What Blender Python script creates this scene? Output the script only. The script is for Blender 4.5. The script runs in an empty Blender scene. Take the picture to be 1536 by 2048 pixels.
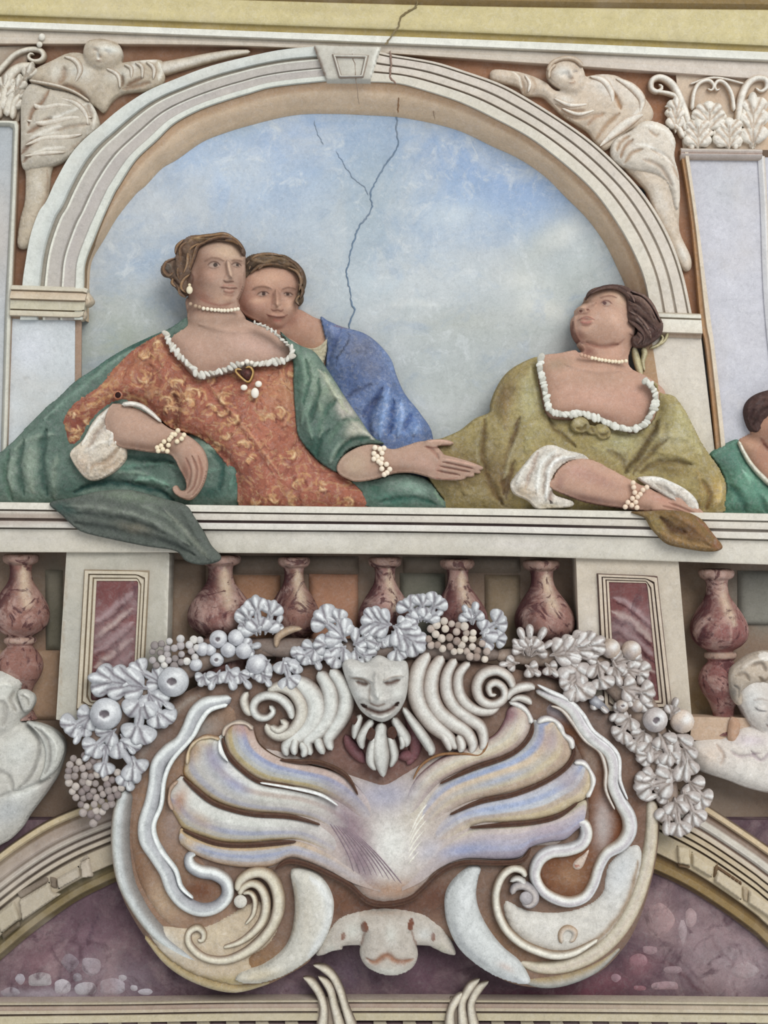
# A Baroque balcony fresco rebuilt as a painted relief: every figure, moulding, leaf and pearl is
# real geometry standing in front of a wall; the tints are the fresco's own pigments (mineral
# colours, brush strokes, umber contour lines), with fold shadows and highlights painted in; one sun and the room's fill light it.
import bpy, math, random
import numpy as np
from mathutils import Vector

S = 0.002            # metres per pixel of the 1536 x 2048 photograph on the wall plane
CD = 3800.0          # camera distance, in the same units
Z0 = 1.0
def world(x, y, d): return ((x-768)*S, -d*S, Z0+(2048-y)*S)

# ---------------------------------------------------------------- camera, world, sun, exposure
sc = bpy.context.scene
cam = bpy.data.cameras.new('camera'); co = bpy.data.objects.new('camera', cam); sc.collection.objects.link(co)
co.location = world(768, 1024, CD); co.rotation_euler = (math.pi/2, 0, 0)
cam.sensor_fit = 'VERTICAL'; cam.sensor_height = 24; cam.lens = 24*CD/2048
cam.clip_start = 0.1; cam.clip_end = 60
sc.camera = co
w = bpy.data.worlds.new('room_light'); sc.world = w; w.use_nodes = True
w.node_tree.nodes['Background'].inputs[0].default_value = (0.96, 0.98, 1.0, 1)
w.node_tree.nodes['Background'].inputs[1].default_value = 0.70
sl = bpy.data.lights.new('daylight', 'SUN'); so = bpy.data.objects.new('daylight', sl); sc.collection.objects.link(so)
sl.energy = 2.1; sl.angle = math.radians(34); sl.color = (1.0, 0.975, 0.94)
so.rotation_euler = Vector((-0.42, 1.0, -0.62)).to_track_quat('-Z', 'Y').to_euler(); so.location = (2, -4, 5)
sc.view_settings.view_transform = 'Standard'; sc.view_settings.look = 'None'
sc.view_settings.exposure = -0.08; sc.view_settings.gamma = 1.0; sc.view_settings.use_curve_mapping = False

# ---------------------------------------------------------------- materials
GAIN = 1.0
def lin(h):
    h = h.lstrip('#'); c = [int(h[i:i+2], 16)/255 for i in (0, 2, 4)]
    return GAIN*np.array([v/12.92 if v <= .04045 else ((v+.055)/1.055)**2.4 for v in c])
MATS = {}
def material(name, amp=0.16, scale=14.0, bump=0.25, rough=0.9, grain=0.10, kind=None, tint=None, mott=.5, sat=1):
    m = bpy.data.materials.new(name); m.use_nodes = True; nt = m.node_tree; N = nt.nodes; L = nt.links
    b = N['Principled BSDF']; b.inputs['Roughness'].default_value = rough
    b.inputs['Specular IOR Level'].default_value = 0.12
    at = N.new('ShaderNodeAttribute'); at.attribute_name = 'Col'
    ge = N.new('ShaderNodeNewGeometry')
    def noise(s, det=5, dist=0.0, r=.6):
        n = N.new('ShaderNodeTexNoise'); n.inputs['Scale'].default_value = s; n.inputs['Detail'].default_value = det
        n.inputs['Distortion'].default_value = dist; n.inputs['Roughness'].default_value = r
        L.new(ge.outputs['Position'], n.inputs['Vector']); return n
    def mrange(src, a, b_, lo, hi):
        r = N.new('ShaderNodeMapRange'); r.inputs[1].default_value = a; r.inputs[2].default_value = b_
        r.inputs[3].default_value = lo; r.inputs[4].default_value = hi; L.new(src, r.inputs[0]); return r.outputs[0]
    def vscale(c, f):
        v = N.new('ShaderNodeVectorMath'); v.operation = 'SCALE'; L.new(c, v.inputs[0]); L.new(f, v.inputs['Scale']); return v.outputs[0]
    def mix(f, a, c2):
        x = N.new('ShaderNodeMix'); x.data_type = 'RGBA'
        L.new(f, x.inputs[0]); L.new(a, x.inputs[6]); 
        if isinstance(c2, str): x.inputs[7].default_value = (*lin(c2), 1)
        else: L.new(c2, x.inputs[7])
        return x.outputs[2]
    col = at.outputs['Color']
    if kind == 'brocade':
        n = noise(11, 2, 2.6, .5); f = mrange(n.outputs[0], .55, .62, 0, .45); col = mix(f, col, '#b98a52')
        n = noise(13, 2, 3.2, .5); f = mrange(n.outputs[0], .56, .64, 0, .55); col = mix(f, col, '#7c3826')
        n = noise(24, 2, 2.0, .5); f = mrange(n.outputs[0], .60, .68, 0, .35); col = mix(f, col, '#c9a36c')
    if kind == 'marble':
        n = noise(5, 6, 1.8, .62); f = mrange(n.outputs[0], .47, .60, 0, .7); col = mix(f, col, '#b08a7c')
        n = noise(9, 6, 3.0, .6); f = mrange(n.outputs[0], .53, .62, 0, .85); col = mix(f, col, '#4e2428')
    if kind == 'purple':
        n = noise(4, 7, .8, .65); f = mrange(n.outputs[0], .46, .66, 0, .7); col = mix(f, col, '#8f7577')
        n = noise(7, 6, 1.8, .6); f = mrange(n.outputs[0], .55, .68, 0, .7); col = mix(f, col, '#503640')
    if kind == 'sky':
        n = noise(2.2, 8, .8, .66); f = mrange(n.outputs[0], .46, .62, 0, .6); col = mix(f, col, '#c2c7c8')
        n = noise(5, 8, .8, .7); f = mrange(n.outputs[0], .52, .64, 0, .3); col = mix(f, col, '#93a7c0')
        n = noise(9, 8, 1.2, .72); f = mrange(n.outputs[0], .54, .66, 0, .5); col = mix(f, col, '#d0d6d8')
    n1 = noise(scale, 6, .3, .68); col = vscale(col, mrange(n1.outputs[0], .3, .7, 1-amp, 1+amp))
    if mott:   # dry brush: greyed flecks of lime and deeper flecks of pigment
        if sat != 1: h0 = N.new('ShaderNodeHueSaturation'); h0.inputs['Saturation'].default_value = sat; L.new(col, h0.inputs['Color']); col = h0.outputs[0]
        hs = N.new('ShaderNodeHueSaturation'); hs.inputs['Saturation'].default_value = .45; hs.inputs['Value'].default_value = 1.22; L.new(col, hs.inputs['Color'])
        m1 = noise(46, 7, 1.2, .74); col = mix(mrange(m1.outputs[0], .48, .68, 0, mott), col, hs.outputs[0])
        m2 = noise(62, 7, .8, .74); col = vscale(col, mrange(m2.outputs[0], .32, .52, 1-mott*.42, 1.0))
    n2 = noise(230, 4, 0, .75); col = vscale(col, mrange(n2.outputs[0], .32, .68, 1-grain, 1+grain))
    if tint:   # faint patches where the plaster shows through
        n3 = noise(3.0, 5, .4, .6); f = mrange(n3.outputs[0], .5, .8, 0, .35); col = mix(f, col, tint)
    L.new(col, b.inputs['Base Color'])
    bp = N.new('ShaderNodeBump'); bp.inputs['Strength'].default_value = bump; bp.inputs['Distance'].default_value = 0.004
    n4 = noise(90, 6, 0, .7); L.new(n4.outputs[0], bp.inputs['Height']); L.new(bp.outputs[0], b.inputs['Normal'])
    MATS[name] = m
material('fresco_plaster', tint='#c9bfb0', amp=.09, mott=.35, grain=.08)
material('fresco_flesh', amp=.08, scale=24, bump=.10, grain=.11, mott=.26, sat=.84)
material('fresco_cloth', amp=.2, scale=20, bump=.25, grain=.16, mott=.7, sat=.9)
material('fresco_brocade', amp=.16, scale=16, kind='brocade', grain=.14, mott=.4, sat=.84)
material('fresco_marble', amp=.14, scale=18, kind='marble', sat=.82, grain=.12)
material('fresco_porphyry', amp=.2, scale=10, kind='purple', sat=.85)
material('fresco_sky', amp=.05, scale=14, kind='sky', bump=.3, grain=.06, mott=.3)
material('fresco_stucco', amp=.14, scale=26, bump=.2, grain=.11, mott=.5)
material('pearl', amp=.03, scale=30, bump=.0, rough=.35, grain=.02, mott=0)

# ---------------------------------------------------------------- objects
COL = sc.collection
ORG = {}
def thing(name, label, cat, x=0, y=0, d=0, group=None, kind=None):
    o = bpy.data.objects.new(name, None); COL.objects.link(o); o.empty_display_size = .05
    p = world(x, y, d); o.location = p; ORG[o.name] = np.array(p)
    if kind: o['kind'] = kind
    else: o['label'] = label; o['category'] = cat
    if group: o['group'] = group
    return o
def tag(o, label=None, cat=None, group=None, kind=None):
    if label: o['label'] = label
    if cat: o['category'] = cat
    if group: o['group'] = group
    if kind: o['kind'] = kind
    return o
def org(parent):
    o = np.zeros(3)
    if parent is not None: o = ORG[parent.name]
    return o
def build(name, V, F, C, mat, parent, sharp=None):
    """V in pixel units (x, y, depth); C linear rgb per vertex"""
    W = np.empty_like(V); W[:, 0] = (V[:, 0]-768)*S; W[:, 1] = -V[:, 2]*S; W[:, 2] = Z0+(2048-V[:, 1])*S
    o0 = org(parent)
    if parent is None: o0 = np.array([W[:, 0].mean(), W[:, 1].max(), W[:, 2].min()])
    W = W-o0
    me = bpy.data.meshes.new(name)
    F = np.asarray(F); nf, k = F.shape
    me.vertices.add(len(W)); me.vertices.foreach_set('co', W.astype(np.float32).ravel())
    me.loops.add(nf*k); me.loops.foreach_set('vertex_index', F.astype(np.int32).ravel())
    me.polygons.add(nf); me.polygons.foreach_set('loop_start', np.arange(0, nf*k, k, dtype=np.int32))
    me.polygons.foreach_set('use_smooth', np.ones(nf, bool))
    me.update(calc_edges=True); me.validate()
    ca = me.color_attributes.new('Col', 'FLOAT_COLOR', 'POINT')
    cc = np.ones((len(W), 4), np.float32); cc[:, :3] = np.clip(C, 0, 1); ca.data.foreach_set('color', cc.ravel())
    if sharp: me.set_sharp_from_angle(angle=math.radians(sharp))
    me.materials.append(MATS[mat])
    o = bpy.data.objects.new(name, me); COL.objects.link(o)
    if parent is not None: o.parent = parent
    else: o.location = o0
    ORG[o.name] = o0
    return o

# ---------------------------------------------------------------- curves
def cr(pts, closed=False, n=6):
    P = np.asarray(pts, float)
    if len(P) < 3 or n <= 1: return P
    m = len(P); out = []
    rng = range(m) if closed else range(m-1)
    for i in rng:
        if closed: p0, p1, p2, p3 = P[(i-1) % m], P[i], P[(i+1) % m], P[(i+2) % m]
        else: p0, p1, p2, p3 = P[max(i-1, 0)], P[i], P[i+1], P[min(i+2, m-1)]
        for t in np.arange(n)/n:
            out.append(.5*((2*p1)+(-p0+p2)*t+(2*p0-5*p1+4*p2-p3)*t*t+(-p0+3*p1-3*p2+p3)*t**3))
    if not closed: out.append(P[-1])
    return np.array(out)
def resample(P, n):
    P = np.asarray(P, float); L = np.r_[0, np.cumsum(np.hypot(*np.diff(P[:, :2], axis=0).T))]
    t = np.linspace(0, L[-1], n); return np.stack([np.interp(t, L, P[:, k]) for k in range(P.shape[1])], 1)
def segd(P, A, B, want=False):
    best = np.full(len(P), 1e9); q = np.zeros((len(P), 2)); ti = np.zeros(len(P))
    M = len(A); Ls = np.hypot(*(B-A).T); cum = np.r_[0, np.cumsum(Ls)]; tot = max(cum[-1], 1e-6)
    ch = max(1, int(3e6/max(M, 1)))
    for s in range(0, len(P), ch):
        p = P[s:s+ch][:, None, :]; ab = (B-A)[None]; ap = p-A[None]
        t = np.clip((ap*ab).sum(2)/np.maximum((ab*ab).sum(2), 1e-9), 0, 1)
        c = A[None]+t[..., None]*ab; dd = ((p-c)**2).sum(2); j = dd.argmin(1); r = np.arange(len(j))
        best[s:s+ch] = np.sqrt(dd[r, j]); q[s:s+ch] = c[r, j]; ti[s:s+ch] = (cum[j]+t[r, j]*Ls[j])/tot
    return best, q, ti
def inside(P, poly):
    x, y = P[:, 0], P[:, 1]; r = np.zeros(len(P), bool); a = poly; b = np.roll(poly, -1, 0)
    for (x1, y1), (x2, y2) in zip(a, b):
        if y1 == y2: continue
        c = (y1 > y) != (y2 > y)
        r ^= c & (x < (x2-x1)*(y-y1)/(y2-y1)+x1)
    return r
def sel(P, pts, m):
    lo = np.min(pts, 0)-m; hi = np.max(pts, 0)+m
    return np.nonzero((P[:, 0] > lo[0]) & (P[:, 0] < hi[0]) & (P[:, 1] > lo[1]) & (P[:, 1] < hi[1]))[0]
def stroke_w(P, pts, w, soft=.5, taper=True):
    """0..1 coverage of a brush stroke / ridge of width w along pts"""
    c = cr(pts, False, 5); i = sel(P, c, w*1.6); out = np.zeros(len(P))
    if len(i) == 0: return out
    d, _, t = segd(P[i], c[:-1], c[1:])
    ww = np.full(len(d), w/2.0)
    if taper: ww = ww*np.clip(np.minimum(t, 1-t)/.22+.25, 0, 1)
    out[i] = np.exp(-(d/np.maximum(ww, .4))**2*(.9/soft*.5)) if soft > .3 else np.clip(1.5-d/np.maximum(ww, .4), 0, 1)
    return out
def ell(P, cx, cy, rx, ry, ang=0):
    a = math.radians(ang); dx = P[:, 0]-cx; dy = P[:, 1]-cy
    u = (dx*math.cos(a)+dy*math.sin(a))/rx; v = (-dx*math.sin(a)+dy*math.cos(a))/ry
    return u*u+v*v
def warp(P, a):
    x, y = P[:, 0], P[:, 1]
    wx = np.sin(x*.11+1.7*np.sin(y*.07))+.6*np.sin(y*.23+x*.05)+.45*np.sin(x*.43+y*.31)+.3*np.sin(y*.71-x*.37)
    wy = np.sin(y*.12+1.5*np.sin(x*.08)+2)+.6*np.sin(x*.21-y*.06)+.45*np.sin(y*.47-x*.29)+.3*np.sin(x*.67+y*.41)
    return P+np.stack([wx, wy], 1)*a
def paint(P, C, ops, wa=0.0):
    if wa: P = warp(P, wa)
    for o in ops:
        k = o[0]
        if k in 'lf':      # stroke: l pts w hex alpha [soft] / f pts w amp hex alpha
            pts, w_ = o[1], o[2]; hx, a = (o[3], o[4]) if k == 'l' else (o[4], o[5])
            s = o[5] if (k == 'l' and len(o) > 5) else .5
            if k == 'f': w_ = w_*1.3
            m = stroke_w(P, pts, w_, s)*a
        elif k == 'e':     # soft ellipse: e cx cy rx ry ang hex alpha
            m = np.exp(-ell(P, *o[1:6])*.9)*o[7]; hx = o[6]
        elif k == 'h':     # hard ellipse
            m = np.clip((1.12-ell(P, *o[1:6]))*5, 0, 1)*o[7]; hx = o[6]
        elif k == 'p':     # hard-edged patch: p poly hex alpha
            q = cr(o[1], True, 4); i = sel(P, q, 3); m = np.zeros(len(P))
            if len(i):
                ins = inside(P[i], q); d, _, _ = segd(P[i], q, np.roll(q, -1, 0)); sg = np.where(ins, d, -d)
                m[i] = np.clip(sg/2.4+.5, 0, 1)*o[3]
            hx = o[2]
        elif k == 'y':     # vertical wash: y y0 y1 hex alpha (grows from y0 to y1)
            m = np.clip((P[:, 1]-o[1])/(o[2]-o[1]), 0, 1)*o[4]; hx = o[3]
        elif k == 'x':
            m = np.clip((P[:, 0]-o[1])/(o[2]-o[1]), 0, 1)*o[4]; hx = o[3]
        else: continue
        C += (lin(hx)[None]-C)*m[:, None]
    return C
def feats(P, H, ops):
    for o in ops:
        if o[0] == 'f': H += stroke_w(P, o[1], o[2]*1.3)*o[3]
        elif o[0] == 'r': H += stroke_w(P, o[1], o[2])*o[3]
        elif o[0] == 'g': H += np.exp(-ell(P, *o[1:6])*.9)*o[6]
    return H
def kscale(V, dm):
    k = (CD-dm)/CD; V[:, 0] = 768+(V[:, 0]-768)*k; V[:, 1] = 1024+(V[:, 1]-1024)*k; return V

# ---------------------------------------------------------------- builders
def relief(name, parent, comps, col, ops=(), step=3.0, mat='fresco_cloth', back=14, n=5, dm=None, rand=0, seed=1):
    """comps: (outline, base depth, thickness, rounding radius[, corners sharp]) - their union is one mesh"""
    cs = []
    for c in comps:
        poly = np.asarray(c[0], float) if (len(c) > 4 and c[4]) else cr(c[0], True, n)
        cs.append((poly, *c[1:4]))
    allp = np.vstack([c[0] for c in cs]); lo = allp.min(0)-step; hi = allp.max(0)+step
    nx = int((hi[0]-lo[0])/step)+2; ny = int((hi[1]-lo[1])/step)+2
    gx = lo[0]+np.arange(nx)*step; gy = lo[1]+np.arange(ny)*step
    CX, CY = np.meshgrid(gx[:-1]+step/2, gy[:-1]+step/2); cc = np.stack([CX.ravel(), CY.ravel()], 1)
    keep = np.zeros(len(cc), bool)
    for c in cs: keep |= inside(cc, c[0])
    ki = np.nonzero(keep)[0]
    if len(ki) == 0: return None
    r, q = ki//(nx-1), ki % (nx-1)
    a = r*nx+q; quad = np.stack([a, a+nx, a+nx+1, a+1], 1)
    used, inv = np.unique(quad, return_inverse=True); quad = inv.reshape(quad.shape)
    P = np.stack([gx[used % nx], gy[used//nx]], 1)
    e = np.vstack([quad[:, [0, 1]], quad[:, [1, 2]], quad[:, [2, 3]], quad[:, [3, 0]]])
    key = np.sort(e, 1); kk = key[:, 0].astype(np.int64)*len(P)+key[:, 1]
    _, idx, cnt = np.unique(kk, return_index=True, return_counts=True)
    be = e[idx[cnt == 1]]; bv = np.unique(be)
    # boundary of the union
    SA, SB, SC = [], [], []
    for i, c in enumerate(cs):
        p = c[0]; L = np.hypot(*(np.roll(p, -1, 0)-p).T).sum(); pr = resample(np.vstack([p, p[:1]]), max(12, int(L/(step*1.2))))if len(cs) > 1 else np.vstack([p, p[:1]])
        A, B = pr[:-1], pr[1:]; mid = (A+B)/2; ok = np.ones(len(A), bool)
        for j, c2 in enumerate(cs):
            if j != i: ok &= ~inside(mid, c2[0])
        SA.append(A[ok]); SB.append(B[ok]); 
    SA = np.vstack(SA); SB = np.vstack(SB)
    _, qn, _ = segd(P[bv], SA, SB); mv = np.hypot(*(qn-P[bv]).T) < step*1.6
    P[bv[mv]] = qn[mv]
    H = np.full(len(P), -1e9)
    for p, base, T, R in cs:
        ins = inside(P, p); i = sel(P, p, step); 
        if len(i) == 0: continue
        d, _, _ = segd(P[i], p, np.roll(p, -1, 0)); ok = ins[i] | (d < step*.5)
        t = np.clip(np.where(ins[i], d, 0)/R, 0, 1); v = base+T*np.sqrt(np.maximum(1-(1-t)**2, 0))
        a_ = H[i[ok]]; b_ = v[ok]; new = np.maximum(a_, b_)
        both = a_ > -1e8; K_ = BLEND; h_ = np.clip(.5+.5*(b_-a_)/K_, 0, 1); sm = a_*(1-h_)+b_*h_+K_*h_*(1-h_)
        H[i[ok]] = np.where(both & (np.abs(a_-b_) < K_), sm, new)
    H[H < -1e8] = min(c[1] for c in cs)
    # relax the rounded heights so no ridge is left along the middle of a form
    ev = np.unique(np.sort(e, 1), axis=0); fixed = np.zeros(len(P), bool); fixed[bv] = True; NN = len(P)
    for it in range({'fresco_flesh': 26, 'fresco_cloth': 16, 'fresco_brocade': 24}.get(mat, 3 if BLEND > 5 else 0)):
        dz = H[ev[:, 1]]-H[ev[:, 0]]; wgt = (np.abs(dz) < 2.2*step)*1.0
        acc = np.bincount(ev[:, 0], dz*wgt, NN)-np.bincount(ev[:, 1], dz*wgt, NN); cnt_ = np.bincount(ev[:, 0], wgt, NN)+np.bincount(ev[:, 1], wgt, NN)
        st_ = .6*acc/np.maximum(cnt_, 1); st_[fixed] = 0; H = H+st_
    if mat == 'fresco_cloth' or mat == 'fresco_brocade':   # small creases
        Q = warp(P, 9.0); H = H+1.1*np.sin(Q[:, 0]*.16+Q[:, 1]*.05)*np.sin(Q[:, 1]*.07-Q[:, 0]*.04)+.5*np.sin(Q[:, 0]*.31-Q[:, 1]*.12)
    db, _, _ = segd(P, SA, SB); edge = np.clip(db/(step*2), 0, 1)
    H = H+(feats(P, np.zeros(len(P)), ops))*edge
    C = np.repeat(lin(col)[None], len(P), 0); C = paint(P, C, ops, {'fresco_flesh': .25, 'fresco_stucco': .7}.get(mat, 1.6))
    if rand:
        rs = np.random.RandomState(seed); C *= 1+rand*rs.randn(len(P))[:, None]
    V = np.column_stack([P, H])
    bb = min(c[1] for c in cs)-back
    # skirt
    m = {v: len(P)+k for k, v in enumerate(bv)}; k2 = len(bv)
    T1 = V[bv].copy(); T2 = V[bv].copy(); T2[:, 2] = bb
    V2 = np.vstack([V, T1, T2]); C2 = np.vstack([C, C[bv], C[bv]])
    ia = np.array([m[v] for v in be[:, 0]]); ib = np.array([m[v] for v in be[:, 1]])
    sk = np.stack([ib, ia, ia+k2, ib+k2], 1)
    F = np.vstack([quad, sk])
    V2 = kscale(V2, cs[0][1]+.4*cs[0][2] if dm is None else dm)
    return build(name, V2, F, C2, mat, parent)

def band(name, parent, A, B, prof, base, n=60, mat='fresco_plaster', back=12, ops=(), smooth=True, dm=None, sub=1, sharp=38, fade=None):
    """moulding swept between two curves; prof: (t across, height, colour)"""
    A = cr(A, False, 6) if smooth and len(A) > 2 else np.asarray(A, float)
    B = cr(B, False, 6) if smooth and len(B) > 2 else np.asarray(B, float)
    A = resample(A, n); B = resample(B, n)
    pr = [prof[0]]
    for p0, p1 in zip(prof[:-1], prof[1:]):
        for k in range(1, sub+1):
            f = k/sub; pr.append((p0[0]+(p1[0]-p0[0])*f, p0[1]+(p1[1]-p0[1])*f, p1[2] if f > .5 else p0[2]))
    pr = [(pr[0][0], -back, pr[0][2])]+pr+[(pr[-1][0], -back, pr[-1][2])]
    m = len(pr); t = np.array([p[0] for p in pr]); h = np.array([p[1] for p in pr])
    Q = A[:, None, :]*(1-t)[None, :, None]+B[:, None, :]*t[None, :, None]
    V = np.concatenate([Q, np.broadcast_to((base+h)[None, :, None], (n, m, 1))], 2).reshape(-1, 3)
    C = np.broadcast_to(np.array([lin(p[2]) for p in pr])[None], (n, m, 3)).reshape(-1, 3).copy()
    C = paint(V[:, :2], C, ops)
    if fade:
        s_ = np.linspace(0, 1, n); f_ = np.clip((s_-fade[0])/(fade[1]-fade[0]), 0, 1); f_ = (f_*f_*(3-2*f_))[:, None]*np.ones((1, m)); f_ = f_.ravel()
        e_ = np.clip(s_/.10, 0, 1); e_ = (.35+.65*np.sqrt(np.maximum(1-(1-e_)**2, 0)))[:, None]*np.ones((1, m)); e_ = e_.ravel()
        hh = np.maximum(V[:, 2]-base, 0); V[:, 2] = np.where(V[:, 2] >= base, base+hh*e_*(1-f_)+3*f_, V[:, 2])
        Cf = paint(V[:, :2], np.repeat(lin(fade[2])[None], len(V), 0), ops); C += (Cf-C)*(f_*.9)[:, None]
    V[:, 2] = feats(V[:, :2], V[:, 2].copy(), ops)
    i = np.arange((n-1)*m).reshape(n-1, m)[:, :-1].ravel()
    F = np.stack([i, i+1, i+m+1, i+m], 1)
    caps = []
    V0 = len(V); e1 = V[:m].copy(); e2 = V[-m:].copy(); b1 = e1.copy(); b1[:, 2] = base-back; b2 = e2.copy(); b2[:, 2] = base-back
    V = np.vstack([V, e1, b1, e2, b2]); C = np.vstack([C, C[:m], C[:m], C[(n-1)*m:n*m], C[(n-1)*m:n*m]])
    j = np.arange(m-1); F = np.vstack([F, np.stack([V0+j, V0+m+j, V0+m+j+1, V0+j+1], 1), np.stack([V0+2*m+j, V0+2*m+j+1, V0+3*m+j+1, V0+3*m+j], 1)])
    V = kscale(V, base+h.max()*.5 if dm is None else dm)
    return build(name, V, F, C, mat, parent, sharp=sharp)

def strip(name, parent, pts, wid, base, hgt, cols, mat='fresco_stucco', n=5, ops=(), back=8, nu=11, pw=.5, dm=None, cap=True):
    """half-round roll along a path; wid one width or one per point; cols: colours from the left to the right of travel"""
    pts = np.asarray(pts, float); wd = np.full(len(pts), float(wid)) if np.isscalar(wid) else np.asarray(wid, float)
    c = cr(np.column_stack([pts, wd]), False, n); L = np.hypot(*np.diff(c[:, :2], axis=0).T).sum()
    c = resample(c, max(10, int(L/4)))
    if cap:
        Lc = np.r_[0, np.cumsum(np.hypot(*np.diff(c[:, :2], axis=0).T))]
        for sgn in (0, 1):
            dd = Lc if sgn == 0 else Lc[-1]-Lc
            r_ = np.maximum(c[:, 2]/2, 1); u = np.clip(dd/r_, 0, 1); c[:, 2] *= np.maximum(np.sqrt(1-(1-u)**2), .08)
    T = np.gradient(c[:, :2], axis=0); T /= np.maximum(np.hypot(*T.T), 1e-6)[:, None]; Nn = np.stack([T[:, 1], -T[:, 0]], 1)
    u = np.sin(np.linspace(-math.pi/2, math.pi/2, nu)); m = nu+2; u2 = np.r_[-1, u, 1]
    wmax = max(c[:, 2].max(), 1e-3); hs = hgt*np.clip(c[:, 2]/wmax, 0, 1)**.7
    X = c[:, None, 0:2]+Nn[:, None, :]*(u2[None, :, None]*c[:, 2][:, None, None]/2)*-1
    prof = (np.maximum(1-u**2, 0))**pw
    Hh = base+hs[:, None]*np.r_[0, prof, 0][None]; Hh[:, 0] = base-back; Hh[:, -1] = base-back
    V = np.concatenate([X, Hh[..., None]], 2).reshape(-1, 3)
    k = np.linspace(-1, 1, len(cols)); cl = np.array([lin(h) for h in cols]); C1 = np.stack([np.interp(u2, k, cl[:, j]) for j in range(3)], 1)
    C = np.broadcast_to(C1[None], (len(c), m, 3)).reshape(-1, 3).copy(); C = paint(V[:, :2], C, ops)
    i = np.arange((len(c)-1)*m).reshape(-1, m)[:, :-1].ravel(); F = np.stack([i, i+m, i+m+1, i+1], 1)
    V = kscale(V, base+hgt*.5 if dm is None else dm)
    return build(name, V, F, C, mat, parent)

def lathe(name, parent, prof, cols, mat, d, lean=0, nseg=32, dm=None, ops=()):
    """prof: (centre x, y, radius); a full turned body"""
    pr = cr(prof, False, 4); V = []; n = len(pr)
    a = np.linspace(0, 2*math.pi, nseg, endpoint=False)
    for cx, y, r in pr:
        for t in a: V.append((cx+r*math.cos(t), y, d+r*math.sin(t)))
    V = np.array(V, float); i = np.arange(n-1)[:, None]*nseg; j = np.arange(nseg)[None]; jn = (j+1) % nseg
    F = np.stack([(i+j).ravel(), (i+jn).ravel(), (i+nseg+jn).ravel(), (i+nseg+j).ravel()], 1)
    C = np.repeat(lin(cols)[None], len(V), 0); C = paint(V[:, :2], C, ops)
    V = kscale(V, d if dm is None else dm)
    return build(name, V, F, C, mat, parent, sharp=50)

_ball = {}
def ball(name, parent, x, y, d, r, col='#e9e2d4', mat='pearl', sq=1.0, elong=1.0, ang=0):
    """pearl or grape: copies share one mesh per colour"""
    key = (col, mat)
    if key not in _ball:
        V = []; nu, nv = 12, 8
        for i in range(nv+1):
            ph = math.pi*i/nv
            for j in range(nu): V.append((math.sin(ph)*math.cos(2*math.pi*j/nu), math.cos(ph), math.sin(ph)*math.sin(2*math.pi*j/nu)))
        F = [(i*nu+j, i*nu+(j+1) % nu, (i+1)*nu+(j+1) % nu, (i+1)*nu+j) for i in range(nv) for j in range(nu)]
        me = bpy.data.meshes.new(name); me.from_pydata([(v[0], -v[2], v[1]) for v in V], [], F)
        me.polygons.foreach_set('use_smooth', np.ones(len(F), bool))
        ca = me.color_attributes.new('Col', 'FLOAT_COLOR', 'POINT'); ca.data.foreach_set('color', np.tile(np.r_[lin(col), 1], len(V)).astype(np.float32))
        me.materials.append(MATS[mat]); _ball[key] = me
    o = bpy.data.objects.new(name, _ball[key]); COL.objects.link(o)
    k = (CD-d)/CD; p = np.array(world(768+(x-768)*k, 1024+(y-1024)*k, d)); 
    o.location = p-(org(parent) if parent else 0)
    if parent: o.parent = parent
    o.rotation_euler = (0, math.radians(ang), 0)
    o.scale = (r*S, r*S*sq, r*S*elong)
    ORG[o.name] = p
    return o
def group_mesh(name, parent, x, y, d):
    """empty part whose children are the small pieces"""
    o = bpy.data.objects.new(name, None); COL.objects.link(o); o.empty_display_size = .02
    k = (CD-d)/CD; p = np.array(world(768+(x-768)*k, 1024+(y-1024)*k, d)); o.location = p-org(parent); o.parent = parent; ORG[o.name] = p
    return o
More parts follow.
